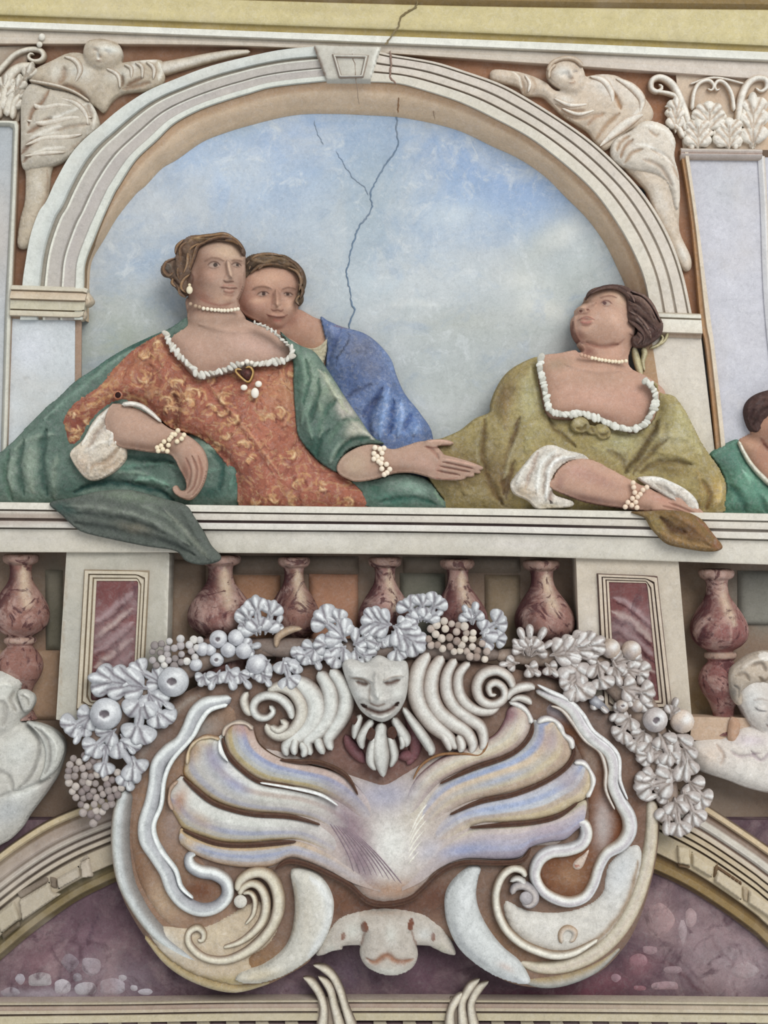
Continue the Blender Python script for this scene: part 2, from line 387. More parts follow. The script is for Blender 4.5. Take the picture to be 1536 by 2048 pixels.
def leaf(par, bx, by, tx, ty, wd, lobes=4, d=84, T=16, seed=0, bend=0, c0='#aeb0b4', c1='#dde1e2', c2='#6f6870', name='leaf'):
    """acanthus leaf: rounded overlapping lobes fanning from a midrib"""
    wd *= 1.25; L = math.hypot(tx-bx, ty-by); ux, uy = (tx-bx)/L, (ty-by)/L; vx, vy = -uy, ux
    rs = random.Random(int(bx*7+by*13+tx*3)); n = 1 if lobes <= 2 else (2 if lobes == 3 else 3)
    def pt(s, o):
        k = bend*L*math.sin(math.pi*min(s, 1)); return (bx+ux*s*L+vx*(o+k), by+uy*s*L+vy*(o+k))
    def lobe_(a, b, hw, dd, TT):
        l = math.hypot(b[0]-a[0], b[1]-a[1])+1e-6; ex, ey = (b[0]-a[0])/l, (b[1]-a[1])/l; cx, cy = (a[0]+b[0])/2, (a[1]+b[1])/2
        q = []
        for k in range(10):
            t = 2*math.pi*k/10; e = math.cos(t); w_ = math.sin(t)*(1+.35*e)*(1+.12*math.sin(5*t))
            q.append((cx+ex*e*l/2-ey*w_*hw, cy+ey*e*l/2+ex*w_*hw))
        return (q, dd, TT, hw*1.05)
    T *= .72
    cs = [lobe_(pt(-.02, 0), pt(.8, 0), wd*.15, d, T*.8), lobe_(pt(.5, 0), pt(1.06, 0), max(wd*.2, 6), d+3, T)]
    ops = [('l', [pt(.6, 0), pt(.82, wd*.05), pt(1.0, 0)], wd*.14, c1, .9), ('f', [pt(0, 0), pt(.35, 0), pt(.75, 0)], max(2.4, wd*.05), -3, c2, .8)]
    for i in range(n):
        s = .12+.52*i/max(n-1, 1) if n > 1 else .28
        for sg in (1, -1):
            k = rs.uniform(.85, 1.12); a = pt(s, sg*wd*.04); b = pt(s+.3*k, sg*wd*.56*k*(1-.25*s)); hw = max(6, min(L*.62/(n+.5), wd*.3))
            cs.append(lobe_(a, b, hw, d+rs.uniform(0, 3), T*rs.uniform(.75, 1)))
            m = ((a[0]*.4+b[0]*.6), (a[1]*.4+b[1]*.6))
            for z in (-.42, .38): ops.append(('f', [(a[0]*.6+b[0]*.4-uy*0, a[1]*.6+b[1]*.4), (m[0]+ux*hw*z*.8, m[1]+uy*hw*z*.8), (b[0]*.92+a[0]*.08+ux*hw*z, b[1]*.92+a[1]*.08+uy*hw*z)], 2.4, -1.6, c2, .55))
            ops += [('l', [((a[0]*.75+b[0]*.25)-uy*0, (a[1]*.75+b[1]*.25)), m, (b[0]*.96+a[0]*.04, b[1]*.96+a[1]*.04)], hw*.7, c1, .9), ('f', [a, ((a[0]+b[0])/2+ux*hw*.75, (a[1]+b[1])/2+uy*hw*.75), (b[0]+ux*hw*.9, b[1]+uy*hw*.9)], max(2.4, hw*.28), -3, c2, .85)]  # highlight painted along each lobe, dark shade painted in its crease
    global BLEND
    BLEND = 2.0; o = relief(name, par, cs, c0, ops, step=1.9, mat='fresco_stucco', n=3, back=10); BLEND = 10.0
    return o
BLEND = 10.0
# ================================================================ SETTING
def flat(name, poly, d, col, ops=(), mat='fresco_plaster', step=8, sharp=True, back=6, parent=None, kind='structure'):
    o = relief(name, parent, [(poly, d, 0.01, 5, sharp)], col, ops, step=step, mat=mat, back=back)
    if kind: o['kind'] = kind
    return o
flat('wall_back', [(-260, -260), (1796, -260), (1796, 2330), (-260, 2330)], -110, '#7d6a5c', step=40)

# sky seen through the arch
SKY = [(150, 640), (155, 500), (200, 380), (320, 260), (480, 190), (650, 160), (800, 165), (1000, 220), (1150, 330), (1270, 480), (1330, 640), (1460, 1040), (1536, 1060), (140, 1060)]
flat('wall_sky', [(100, 130), (1400, 130), (1480, 1090), (100, 1090)], -44, '#9fb3cb', [
    ('y', 400, 680, '#b4bab6', .95), ('e', 420, 340, 190, 100, -10, '#a9bdd6', .8), ('e', 560, 270, 120, 50, 0, '#9db2cf', .9),
    ('e', 480, 330, 70, 40, 0, '#c2cbd2', .7), ('e', 600, 440, 190, 70, -10, '#bdc7cf', .7), ('e', 860, 300, 180, 60, 15, '#93a9c8', .85),
    ('e', 1040, 380, 130, 80, 35, '#93aacb', .85), ('e', 950, 470, 190, 60, 5, '#aebfd2', .7), ('e', 900, 430, 60, 25, 0, '#c3ced6', .8),
    ('e', 740, 400, 80, 160, 10, '#a3b0b6', .7), ('e', 1150, 560, 110, 60, -15, '#b0b8b6', .95), ('e', 1080, 610, 60, 40, 0, '#bcc3bf', .9),
    ('e', 1180, 500, 70, 30, -30, '#bdc5c4', .8), ('e', 560, 560, 200, 40, 0, '#c1ccd2', .5), ('e', 250, 520, 100, 60, 0, '#9fb2c8', .7),
    ('e', 250, 680, 120, 60, 0, '#a9b1a6', .8), ('e', 870, 560, 170, 40, -5, '#c9d3d8', .6), ('e', 860, 700, 200, 60, 0, '#b3babb', .7),
    ('e', 470, 240, 60, 30, 0, '#a5b1b6', .8), ('e', 330, 420, 60, 40, 0, '#b9c2cd', .7), ('e', 1060, 600, 40, 22, -30, '#d0d5d2', .8),
    ('e', 860, 820, 90, 40, 0, '#c0c6c4', .7), ('e', 1080, 500, 120, 40, -35, '#b9bfbc', .9), ('e', 1130, 470, 40, 22, -30, '#cfd3d0', .8), ('e', 1040, 560, 50, 24, 0, '#cdd0cb', .8), ('e', 1090, 620, 40, 18, 10, '#d6d8d2', .85), ('e', 950, 640, 120, 30, 0, '#b4b8b2', .7), ('l', [(780, 612), (830, 604), (880, 612)], 12, '#d8dcd8', .7), ('e', 215, 620, 60, 50, 0, '#a3aaa0', .8), ('e', 640, 560, 60, 90, 10, '#b7bdbf', .6)], mat='fresco_sky', step=8)

# top trim: ochre and cream cornice, white fillet, beige architrave
def ln(y0, y5, y10, y15): return [(-180, y0-(y5-y0)*.36), (0, y0), (500, y5), (1000, y10), (1536, y15), (1700, y15+(y15-y10)*.3)]
t0 = ln(-60, -40, -26, -6)
tr = thing('trim_1', None, None, 768, 60, 0, kind='structure')
band('ceiling_band', tr, ln(-130, -110, -90, -70), ln(-14, 3, 16, 22), [(0, 40, '#8b7650'), (.9, 36, '#8b7650'), (1, 26, '#7d6a48')], 0, n=50)
band('cream_band', tr, ln(-14, 3, 16, 22), ln(32, 51, 70, 94), [(0, 26, '#b7a979'), (.06, 30, '#c6ba8d'), (.94, 30, '#c9bd90'), (1, 28, '#c6ba8c')], 0, n=80, sub=3,
     ops=[('e', 640, 20, 90, 8, 2, '#a89b70', .5), ('x', 900, 1700, '#d2c79b', .5)])
band('ochre_band', tr, ln(32, 51, 70, 94), ln(45, 65, 84, 107), [(0, 22, '#a4935c'), (.5, 20, '#a39160'), (1, 20, '#a4935c')], 0, n=60)
band('white_fillet', tr, ln(45, 65, 84, 107), ln(59, 79, 100, 125), [(0, 24, '#dcdcd2'), (.85, 24, '#e2e2d8'), (1, 18, '#b0a898')], 0, n=60)
band('architrave', tr, ln(59, 79, 100, 125), ln(90, 94, 124, 162), [(0, 10, '#8c8074'), (.08, 12, '#bdb5a8'), (.5, 13, '#c0b6a8'), (.55, 15, '#c6bdb0'), (.95, 15, '#c0b4a4'), (1, 6, '#9a806c')], 0, n=60,
     ops=[('x', 900, 1500, '#d6ccc2', .7)])

# arch curves
AO_L = [(38, 640), (43, 569), (49, 526), (59, 471), (75, 425), (91, 402), (109, 363), (137, 313), (164, 281), (196, 254), (237, 219), (292, 183), (350, 158), (420, 132), (500, 112), (565, 99), (640, 92)]
AO_R = [(740, 98), (783, 109), (825, 116), (874, 125), (923, 140), (1000, 167), (1058, 198), (1129, 243), (1186, 284), (1237, 331), (1283, 381), (1319, 434), (1348, 492), (1369, 556), (1385, 630)]
AI_L = [(168, 640), (170, 567), (173, 526), (191, 478), (210, 432), (230, 389), (239, 374), (273, 322), (314, 283), (350, 249), (400, 222), (450, 204), (500, 189), (549, 176), (656, 164)]
AI_R = [(720, 166), (793, 169), (858, 186), (923, 208), (986, 238), (1058, 277), (1129, 331), (1186, 384), (1229, 442), (1262, 499), (1287, 560), (1300, 630)]
SK_L = [(171, 640), (172, 567), (177, 517), (203, 471), (230, 426), (267, 380), (285, 365), (319, 329), (350, 311), (400, 276), (450, 256), (500, 241), (565, 225), (614, 219), (690, 219)]
SK_R = [(690, 219), (728, 221), (793, 225), (858, 236), (923, 254), (986, 284), (1040, 309), (1093, 345), (1136, 388), (1179, 431), (1215, 481), (1240, 531), (1258, 575), (1266, 640)]
arch = thing('stone_arch', 'large pale stone round arch with grooved face and keystone framing the blue sky', 'arch', 690, 640, 0)
pl = [(0, 6, '#c9c4b6'), (.03, 20, '#ccd0ca'), (.28, 20, '#bfc4c0'), (.31, 12, '#928c80'), (.35, 12, '#a09a8e'), (.38, 19, '#dcdcd0'), (.42, 18, '#b6b1aa'), (.60, 18, '#b3aea8'), (.62, 14, '#a39e96'),
      (.65, 19, '#dadad0'), (.68, 18, '#b5afaa'), (.84, 18, '#b7b2ac'), (.87, 23, '#d0d3ca'), (.98, 23, '#c9ccc2'), (1, 14, '#8c7458')]
band('archivolt', arch, AO_L, AI_L, pl, 0, n=160, sub=2)
pr_ = [(0, 6, '#a8947e'), (.03, 20, '#ccc3b6'), (.09, 20, '#cfc7ba'), (.10, 15, '#8e8070'), (.13, 15, '#8e8070'), (.14, 20, '#cec5ba'), (.36, 20, '#cbc3b7'), (.38, 15, '#8a7c6e'), (.41, 15, '#8c7e70'), (.43, 20, '#d0c8bc'),
       (.64, 20, '#ccc3b6'), (.66, 15, '#8a7c6e'), (.69, 15, '#8f8070'), (.71, 22, '#d0cabc'), (.98, 22, '#cfcabb'), (1, 14, '#97795a')]
band('archivolt', arch, AO_R, AI_R, pr_, 0, n=160, sub=2, ops=[('y', 200, 520, '#dad2c4', .4)])
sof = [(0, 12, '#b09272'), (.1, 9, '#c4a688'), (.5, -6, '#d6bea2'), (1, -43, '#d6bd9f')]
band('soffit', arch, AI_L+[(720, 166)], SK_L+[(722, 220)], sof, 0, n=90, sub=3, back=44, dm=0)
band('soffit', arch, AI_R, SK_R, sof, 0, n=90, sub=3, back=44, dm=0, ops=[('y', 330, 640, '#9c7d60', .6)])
key = relief('keystone', arch, [([(624, 90), (765, 94), (742, 166), (652, 165)], 8, 26, 8, True)], '#c2bfb4', [
    ('l', [(628, 96), (652, 162)], 8, '#8d7464', .9), ('l', [(757, 98), (740, 164)], 7, '#e4e4da', .9)], step=3, mat='fresco_plaster')
band('keystone_frame', key, [(664, 108), (738, 110), (727, 155), (678, 156), (664, 108)], [(673, 115), (728, 116), (721, 150), (683, 150), (673, 115)],
     [(0, 4, '#8f7868'), (.4, 10, '#c9c5ba'), (.6, 10, '#d8d6cc'), (1, 3, '#8a7566')], 32, n=60, smooth=False, back=3)
def impost(parent, pts_top, pts_bot, cols, d=0):
    band('impost', parent, pts_top, pts_bot, cols, d, n=40, smooth=False)
IMP = [(0, 14, '#cbc5b4'), (.14, 26, '#c9c2b0'), (.17, 20, '#7e6a56'), (.2, 22, '#bfae98'), (.42, 30, '#c4b6a0'), (.44, 22, '#86705a'), (.48, 22, '#c2bca6'), (.72, 20, '#c4bea8'), (.74, 14, '#85705a'), (.78, 22, '#cac4b0'), (.92, 22, '#c2b8a4'), (.95, 8, '#8f7a66'), (1, 4, '#9a8570')]
impost(arch, [(24, 570), (168, 575), (176, 578)], [(20, 636), (158, 640), (166, 636)], IMP, 6)
relief('impost_return', arch, [([(168, 576), (187, 600), (180, 612), (170, 616), (172, 632), (160, 640), (158, 580)], 8, 14, 10)], '#bfb19c', [('l', [(162, 598), (184, 600)], 4, '#8a725c', .8), ('l', [(165, 580), (180, 604)], 4, '#d6cdb8', .8)], mat='fresco_plaster')
impost(arch, [(1290, 624), (1400, 628)], [(1290, 672), (1404, 676)], [(0, 16, '#a0927e'), (.1, 22, '#d9d6c8'), (.2, 22, '#d9d6c8'), (.24, 16, '#948672'), (.3, 22, '#e0dccf'), (.82, 22, '#dcd5c6'), (.86, 12, '#a48f7c'), (1, 6, '#b7a592')], 6)
# jambs below the imposts
flat('jamb', [(22, 636), (150, 640), (148, 1020), (8, 1020)], 8, '#c3c9cd', [('e', 80, 800, 60, 120, 0, '#b9bdbb', .6), ('l', [(46, 760), (60, 752)], 3, '#6e6258', .8), ('e', 60, 700, 40, 40, 0, '#ced2da', .7)], kind=None, parent=arch, step=6)
flat('jamb_edge', [(148, 636), (163, 638), (161, 1020), (147, 1020)], 4, '#9f8775', kind=None, parent=arch, step=6)
flat('jamb', [(1296, 672), (1402, 672), (1446, 1040), (1300, 1040)], 6, '#cfc9bc', [('y', 900, 680, '#d8d0c6', .5)], kind=None, parent=arch, step=6)
flat('jamb_edge', [(1282, 672), (1302, 672), (1318, 775), (1286, 760)], 9, '#a98d70', kind=None, parent=arch, step=5)
# spandrels (brown recesses behind the stone figures)
flat('wall_spandrel_left', [(20, 84), (640, 92), (640, 130), (300, 200), (150, 330), (70, 480), (50, 600), (20, 600)], -6, '#84634e', [('y', 420, 580, '#7a5c49', .5)])
flat('wall_spandrel_right', [(740, 96), (1350, 130), (1375, 300), (1398, 640), (1360, 640), (1290, 380), (1100, 250), (900, 150), (740, 130)], -6, '#9a735a', [('e', 1330, 210, 40, 60, 0, '#8f6449', .6)])

# pilasters
pil = thing('pilaster', 'grey panelled pilaster at the left edge with a light raised border', 'pilaster', 0, 1004, 8)
flat('shaft', [(-160, 244), (34, 246), (30, 400), (20, 620), (6, 1004), (-160, 1004)], 6, '#b3b8bb', [('e', 0, 300, 30, 60, 0, '#a7aeb4', .6), ('e', 0, 480, 40, 100, 0, '#bab5b0', .8)], kind=None, parent=pil, step=6)
band('border', pil, [(-160, 238), (39, 241), (33, 400), (24, 620), (12, 1004)], [(-160, 250), (25, 252), (20, 400), (9, 620), (-2, 1004)], [(0, 2, '#8c6f58'), (.15, 10, '#c4c2b6'), (.5, 12, '#cacabe'), (1, 2, '#a8a69c')], 8, n=80, smooth=False)
cap1 = thing('capital', 'carved leafy capital with a volute at the top left corner', 'capital', 20, 244, 8)
flat('bell', [(-160, 96), (60, 92), (50, 150), (38, 244), (-160, 244)], 2, '#a99d8d', [('e', 30, 130, 20, 30, 20, '#8c6c58', .8), ('e', 45, 165, 12, 10, 0, '#8f6f5a', .8)], kind=None, parent=cap1, step=5)
CW = ['#a29481', '#cfc8b8', '#d6d1c4', '#a89a88']
strip('volute', cap1, [(-10, 150), (8, 130), (30, 108), (58, 98), (80, 100), (87, 111), (80, 120), (66, 121), (56, 114), (60, 106), (68, 108)], [14, 13, 12, 11, 11, 11, 10, 8, 7, 5, 4], 8, 10, CW)
ball('knob', cap1, 84, 74, 20, 7, '#dcd8cc', 'fresco_stucco'); ball('knob', cap1, 79, 89, 18, 6, '#d6d1c4', 'fresco_stucco')
for a_ in ((2, 222, 14, 150, 30, 4), (20, 226, 40, 152, 26, 3), (28, 206, 64, 128, 22, 3)): leaf(cap1, *a_[:6], 12, 12, c0='#b9b2a4', c1='#dad6ca', c2='#94826f', name='acanthus_leaf')
for q, wd in (([(4, 220), (12, 175), (20, 150), (40, 134), (66, 128)], [22, 24, 24, 20, 9]), ([(12, 232), (20, 200), (30, 168), (50, 152)], [20, 22, 18, 8]), ([(-6, 238), (-4, 200), (6, 180)], [20, 22, 10]), ([(24, 238), (28, 206), (42, 186)], [12, 16, 8])):
    strip('acanthus_leaf', cap1, q, wd, 9, 12, CW)

pil2 = thing('pilaster', 'wide lilac-grey pilaster shaft beside the right end of the arch', 'pilaster', 1450, 1025, 8)
flat('shaft', [(1366, 312), (1600, 316), (1600, 1040), (1452, 1040), (1448, 890), (1412, 640)], 6, '#c2c3cb', [('e', 1480, 500, 60, 160, 0, '#cbcbd2', .7), ('e', 1450, 380, 40, 40, 0, '#bfc1c6', .7), ('e', 1500, 680, 50, 60, 0, '#c9c8ce', .6)], kind=None, parent=pil2, step=6)
band('border', pil2, [(1360, 300), (1383, 450), (1400, 640), (1412, 700), (1432, 900), (1440, 1040)], [(1376, 300), (1397, 450), (1422, 640), (1430, 700), (1452, 900), (1462, 1040)],
     [(0, 2, '#97714f'), (.06, 8, '#a9835f'), (.42, 8, '#ab8a68'), (.5, 14, '#d5c8b2'), (.92, 14, '#d2c6b6'), (1, 4, '#c0b8b4')], 6, n=60)
band('edge_roll', pil2, [(1516, 312), (1522, 420), (1530, 620), (1560, 900)], [(1530, 312), (1536, 420), (1546, 620), (1580, 900)], [(0, 2, '#d4d4d8'), (.5, 8, '#dcdcdc'), (1, 2, '#c6bcae')], 8, n=30)
cap2 = thing('capital', 'white Corinthian capital with curling volutes and acanthus leaves at the top right', 'capital', 1445, 318, 10)
flat('bell', [(1352, 150), (1560, 158), (1540, 300), (1366, 296)], 3, '#cdbca8', [('e', 1440, 190, 40, 30, 0, '#c0a993', .8), ('e', 1385, 250, 12, 40, 0, '#b3967c', .6), ('e', 1490, 190, 14, 22, 0, '#bda083', .8), ('x', 1500, 1540, '#c9ae92', .8)], kind=None, parent=cap2, step=4)
band('astragal', cap2, [(1362, 295), (1524, 297)], [(1362, 318), (1524, 320)], [(0, 2, '#bcaea0'), (.25, 14, '#dcd4cc'), (.5, 8, '#c0aea4'), (.6, 14, '#d8cec8'), (1, 2, '#b2a294')], 10, n=20, smooth=False)
RW = ['#b49c84', '#dfd9cd', '#e6e2d8', '#b9a692']
strip('volute', cap2, [(1384, 300), (1378, 250), (1362, 200), (1345, 168), (1322, 154), (1305, 160), (1304, 176), (1316, 182), (1325, 174), (1318, 167)], [15, 15, 17, 16, 14, 12, 11, 9, 7, 5], 10, 12, RW)
strip('volute', cap2, [(1470, 300), (1476, 250), (1482, 200), (1494, 170), (1512, 156), (1532, 158), (1534, 174), (1522, 182), (1512, 174)], [15, 15, 17, 16, 14, 12, 10, 7, 5], 10, 12, RW)
strip('volute', cap2, [(1384, 220), (1388, 185), (1400, 165), (1418, 160), (1428, 170), (1424, 180), (1415, 176)], [10, 10, 9, 8, 7, 5, 4], 10, 9, RW)
strip('volute', cap2, [(1468, 222), (1464, 190), (1452, 168), (1438, 161), (1430, 170), (1434, 180), (1441, 176)], [10, 10, 9, 8, 7, 5, 4], 10, 9, RW)
strip('abacus', cap2, [(1380, 168), (1430, 155), (1490, 168)], [5, 6, 5], 8, 6, RW)
def acan(parent, cx, top, bot, w, d, cols, curl=8):
    K = dict(c0=cols[1], c1=cols[2], c2=cols[0], name='acanthus_leaf')
    leaf(parent, cx, bot+2, cx, top, w*1.05, 4, d, 16, **K)
    for s_ in (-1, 1): leaf(parent, cx+s_*w*.1, bot, cx+s_*w*.55, top+(bot-top)*.3, w*.5, 3, d-3, 12, **K)
for cx, top, bot, w_ in ((1418, 205, 262, 44), (1396, 240, 296, 36), (1458, 238, 296, 40), (1506, 190, 296, 36), (1352, 196, 262, 22)): acan(cap2, cx, top, bot, w_, 13, RW)
for q in ([(1378, 250), (1360, 200), (1338, 186), (1310, 182)], [(1372, 262), (1362, 232), (1346, 214), (1330, 212)], [(1368, 276), (1358, 256), (1344, 246)]):
    strip('acanthus_leaf', cap2, q, [12, 12, 9, 6][:len(q)], 11, 9, RW)

# cracks in the plaster, thin open seams
def crack(name, parent, pts, w_, d, col='#5d625f', seed=0):
    rs = random.Random(seed); q = resample(np.array(pts, float), max(6, int(len(pts)*5))); q += np.array([[rs.uniform(-1.6, 1.6), rs.uniform(-1, 1)] for _ in q])
    return strip(name, parent, q, [w_*rs.uniform(.5, 1.2) for _ in q], d, 1.2, [col, col], mat='fresco_plaster', n=1, nu=3, back=1)
ck = thing('wall_crack', 'long jagged crack running down from the cornice through the blue sky', 'crack', 700, 720, 0)
crack('seam', ck, [(836, 0), (832, 14), (812, 26), (800, 36), (797, 52), (786, 68), (776, 82), (770, 90)], 4, 32, '#7a6c4c', 1)
crack('seam', ck, [(780, 100), (782, 130), (780, 155), (792, 168)], 4, 22, '#8b7468', 2)
crack('seam', ck, [(790, 170), (797, 196), (795, 226)], 4, -4, '#7b6048', 3)
crack('seam', ck, [(794, 226), (793, 262), (797, 290), (786, 308), (772, 328), (758, 350), (744, 378), (740, 392), (745, 412), (738, 430), (722, 448), (712, 468), (705, 492), (698, 520), (692, 545), (698, 575), (704, 612), (709, 620), (700, 640), (698, 660)], 3.2, -43, '#6f8398', 4)
crack('seam', ck, [(672, 302), (690, 332), (706, 356), (728, 372), (738, 390)], 1.8, -43, '#8293a6', 5)
crack('seam', ck, [(628, 240), (636, 270), (648, 290)], 1.6, -43, '#8a9aaa', 6)
crack('seam', ck, [(862, 190), (870, 240)], 2.2, -14, '#8b7a6a', 7)
crack('seam', ck, [(705, 105), (712, 150), (719, 210)], 1.8, 34, '#8b7a6a', 8)
# ================================================================ STONE FIGURES IN THE SPANDRELS
def face(P, cx, cy, s, ang, lx, skin_dark, lipc, eye, look=0):
    """helper: small simple stone face ops around centre (unit s = face half height)"""
    a = math.radians(ang); ca, sa = math.cos(a), math.sin(a)
    T = lambda u, v: (cx+(u*ca-v*sa)*s, cy+(u*sa+v*ca)*s)
    ops = []
    for e in (-1, 1):
        ex = e*.36+lx*.18
        ops += [('g', *T(ex, -.12), .2*s, .13*s, ang, -4), ('l', [T(ex-.2, -.1), T(ex, -.17), T(ex+.2, -.08)], .09*s, eye, .9), ('l', [T(ex-.24, -.34), T(ex, -.42), T(ex+.24, -.32)], .09*s, skin_dark, .5), ('g', *T(ex, -.36), .28*s, .1*s, ang, 3)]
    ops += [('r', [T(lx*.2, -.3), T(lx*.28, .05), T(lx*.34, .2)], .26*s, 8), ('l', [T(lx*.3-.12, .27), T(lx*.3+.12, .28)], .09*s, skin_dark, .8), ('r', [T(lx*.2-.2, .52), T(lx*.2+.2, .52)], .16*s, 3),
            ('l', [T(lx*.2-.22, .5), T(lx*.2, .54), T(lx*.2+.24, .49)], .08*s, lipc, .85), ('g', *T(lx*.15, .86), .2*s, .14*s, ang, 3)]
    return ops
SD, SM, SL = '#8e705a', '#b7a997', '#d8d4c8'
st = thing('stone_figure', 'carved stone figure leaning over the left shoulder of the arch with one arm out', 'statue', 110, 480, -6)
body = relief('body', st, [
    ([(166, 96), (176, 80), (205, 76), (235, 86), (244, 104), (240, 122), (224, 136), (200, 138), (178, 130), (167, 114)], 12, 18, 26),
    ([(100, 118), (137, 102), (168, 106), (186, 130), (240, 122), (290, 116), (322, 118), (328, 140), (324, 164), (296, 178), (246, 184), (222, 200), (205, 222), (180, 206), (98, 178), (56, 160), (66, 136)], 4, 16, 30),
    ([(46, 318), (100, 318), (98, 350), (92, 400), (76, 440), (56, 490), (32, 490), (36, 440), (46, 400), (48, 350)], 2, 14, 24)],
    '#b5a996', [
    *face(None, 202, 108, 30, 10, 0, SD, '#8a6a56', '#8d6e58'),
    ('e', 212, 98, 22, 10, 5, SL, .7), ('l', [(176, 82), (205, 78), (238, 90)], 7, '#a59580', .8), ('l', [(196, 108), (198, 122)], 5, '#e4e2d8', .9), ('e', 222, 102, 20, 7, 0, '#d9dad2', .9),
    ('f', [(128, 134), (126, 152), (116, 168)], 9, -6, '#8d6c50', .8), ('f', [(118, 172), (150, 178), (178, 204)], 8, -5, '#94745c', .8), ('e', 112, 142, 12, 20, 10, '#d2cec2', .8),
    ('e', 160, 142, 22, 14, 20, '#ccccc4', .8), ('e', 240, 150, 30, 12, -20, '#cac7bb', .8), ('f', [(244, 148), (246, 172)], 5, -4, '#6d5642', .9), ('f', [(252, 170), (285, 155)], 5, -4, '#7b5d46', .9),
    ('f', [(246, 176), (284, 168), (300, 164)], 6, -4, '#8a6a50', .7), ('l', [(316, 122), (322, 140), (318, 160)], 7, '#dedcd0', .9), ('l', [(280, 122), (312, 120)], 7, '#dedbd0', .8), ('e', 268, 130, 6, 14, 20, '#dddad0', .8),
    ('e', 225, 190, 22, 8, -30, '#c3b8a4', .6), ('e', 70, 370, 12, 36, 8, '#c6bfb0', .8), ('l', [(94, 340), (90, 390), (72, 440), (58, 480)], 5, '#8f7460', .5)], step=2.4, mat='fresco_stucco')
dr = relief('drapery', st, [([(44, 186), (64, 164), (98, 176), (140, 184), (178, 202), (194, 231), (195, 256), (166, 282), (138, 313), (104, 330), (62, 338), (42, 330), (40, 260), (40, 215)], 10, 20, 30)], '#b9b1a2', [
    ('f', [(98, 180), (86, 206), (66, 226), (58, 252)], 6, -6, '#8b6c56', .9), ('f', [(56, 268), (84, 252), (104, 238)], 7, -6, '#8b6c56', .85), ('f', [(42, 308), (64, 288), (82, 276)], 7, -6, '#8a6c58', .85),
    ('f', [(46, 326), (56, 316), (66, 312)], 5, -5, '#8a6c58', .8), ('f', [(110, 268), (130, 258), (180, 250)], 5, -4, '#9c8a78', .7), ('f', [(176, 208), (182, 224), (184, 244)], 4, -4, '#9b8b7c', .8),
    ('l', [(96, 242), (150, 222), (176, 206)], 5, '#dcdad0', .8), ('l', [(60, 282), (96, 262), (130, 254)], 5, '#dedacf', .9), ('l', [(56, 316), (86, 302), (130, 296)], 5, '#dcd7ca', .9), ('l', [(80, 272), (118, 266)], 5, '#d9d5c9', .7),
    ('l', [(182, 206), (192, 230), (186, 258)], 4, '#dfdcd0', .9), ('l', [(140, 300), (180, 270)], 6, '#a08a74', .6)], step=2.4, mat='fresco_stucco')
strip('raised_arm', st, [(318, 138), (360, 128), (410, 116), (460, 106), (500, 102)], [30, 24, 20, 15, 8], 4, 10, ['#a3917c', '#c9c1b2', '#d2ccc0', '#a89884'])
for q, w_ in (([(128, 112), (150, 120), (160, 140), (150, 164)], 12), ([(248, 128), (262, 136), (262, 156)], 9), ([(270, 124), (284, 134), (284, 156)], 9), ([(292, 122), (308, 136), (306, 158)], 10), ([(212, 136), (236, 150), (240, 176)], 10)): strip('fold', st, q, [4, w_, w_, 4][:len(q)] if len(q) == 4 else [4, w_, 4], 20, 3.5, ['#a08d78', '#d2cdc0', '#a6947f'])
for q, w_ in (([(60, 200), (80, 215), (120, 210), (168, 216)], 10), ([(52, 240), (90, 246), (140, 236), (184, 234)], 11), ([(50, 290), (90, 276), (130, 274), (164, 268)], 11), ([(48, 312), (90, 306), (130, 304)], 9), ([(120, 196), (150, 206), (170, 226), (176, 250)], 9)): strip('fold', st, q, [3]+[w_*1.25]*(len(q)-2)+[3], 27, 4, ['#9c8872', '#d6d1c5', '#c4bbac', '#a18e79'])
strip('cord', st, [(58, 160), (90, 166), (118, 172), (150, 184), (178, 202)], [6, 7, 7, 6, 5], 24, 6, ['#9c8874', '#d2cbbc', '#a8957f'])

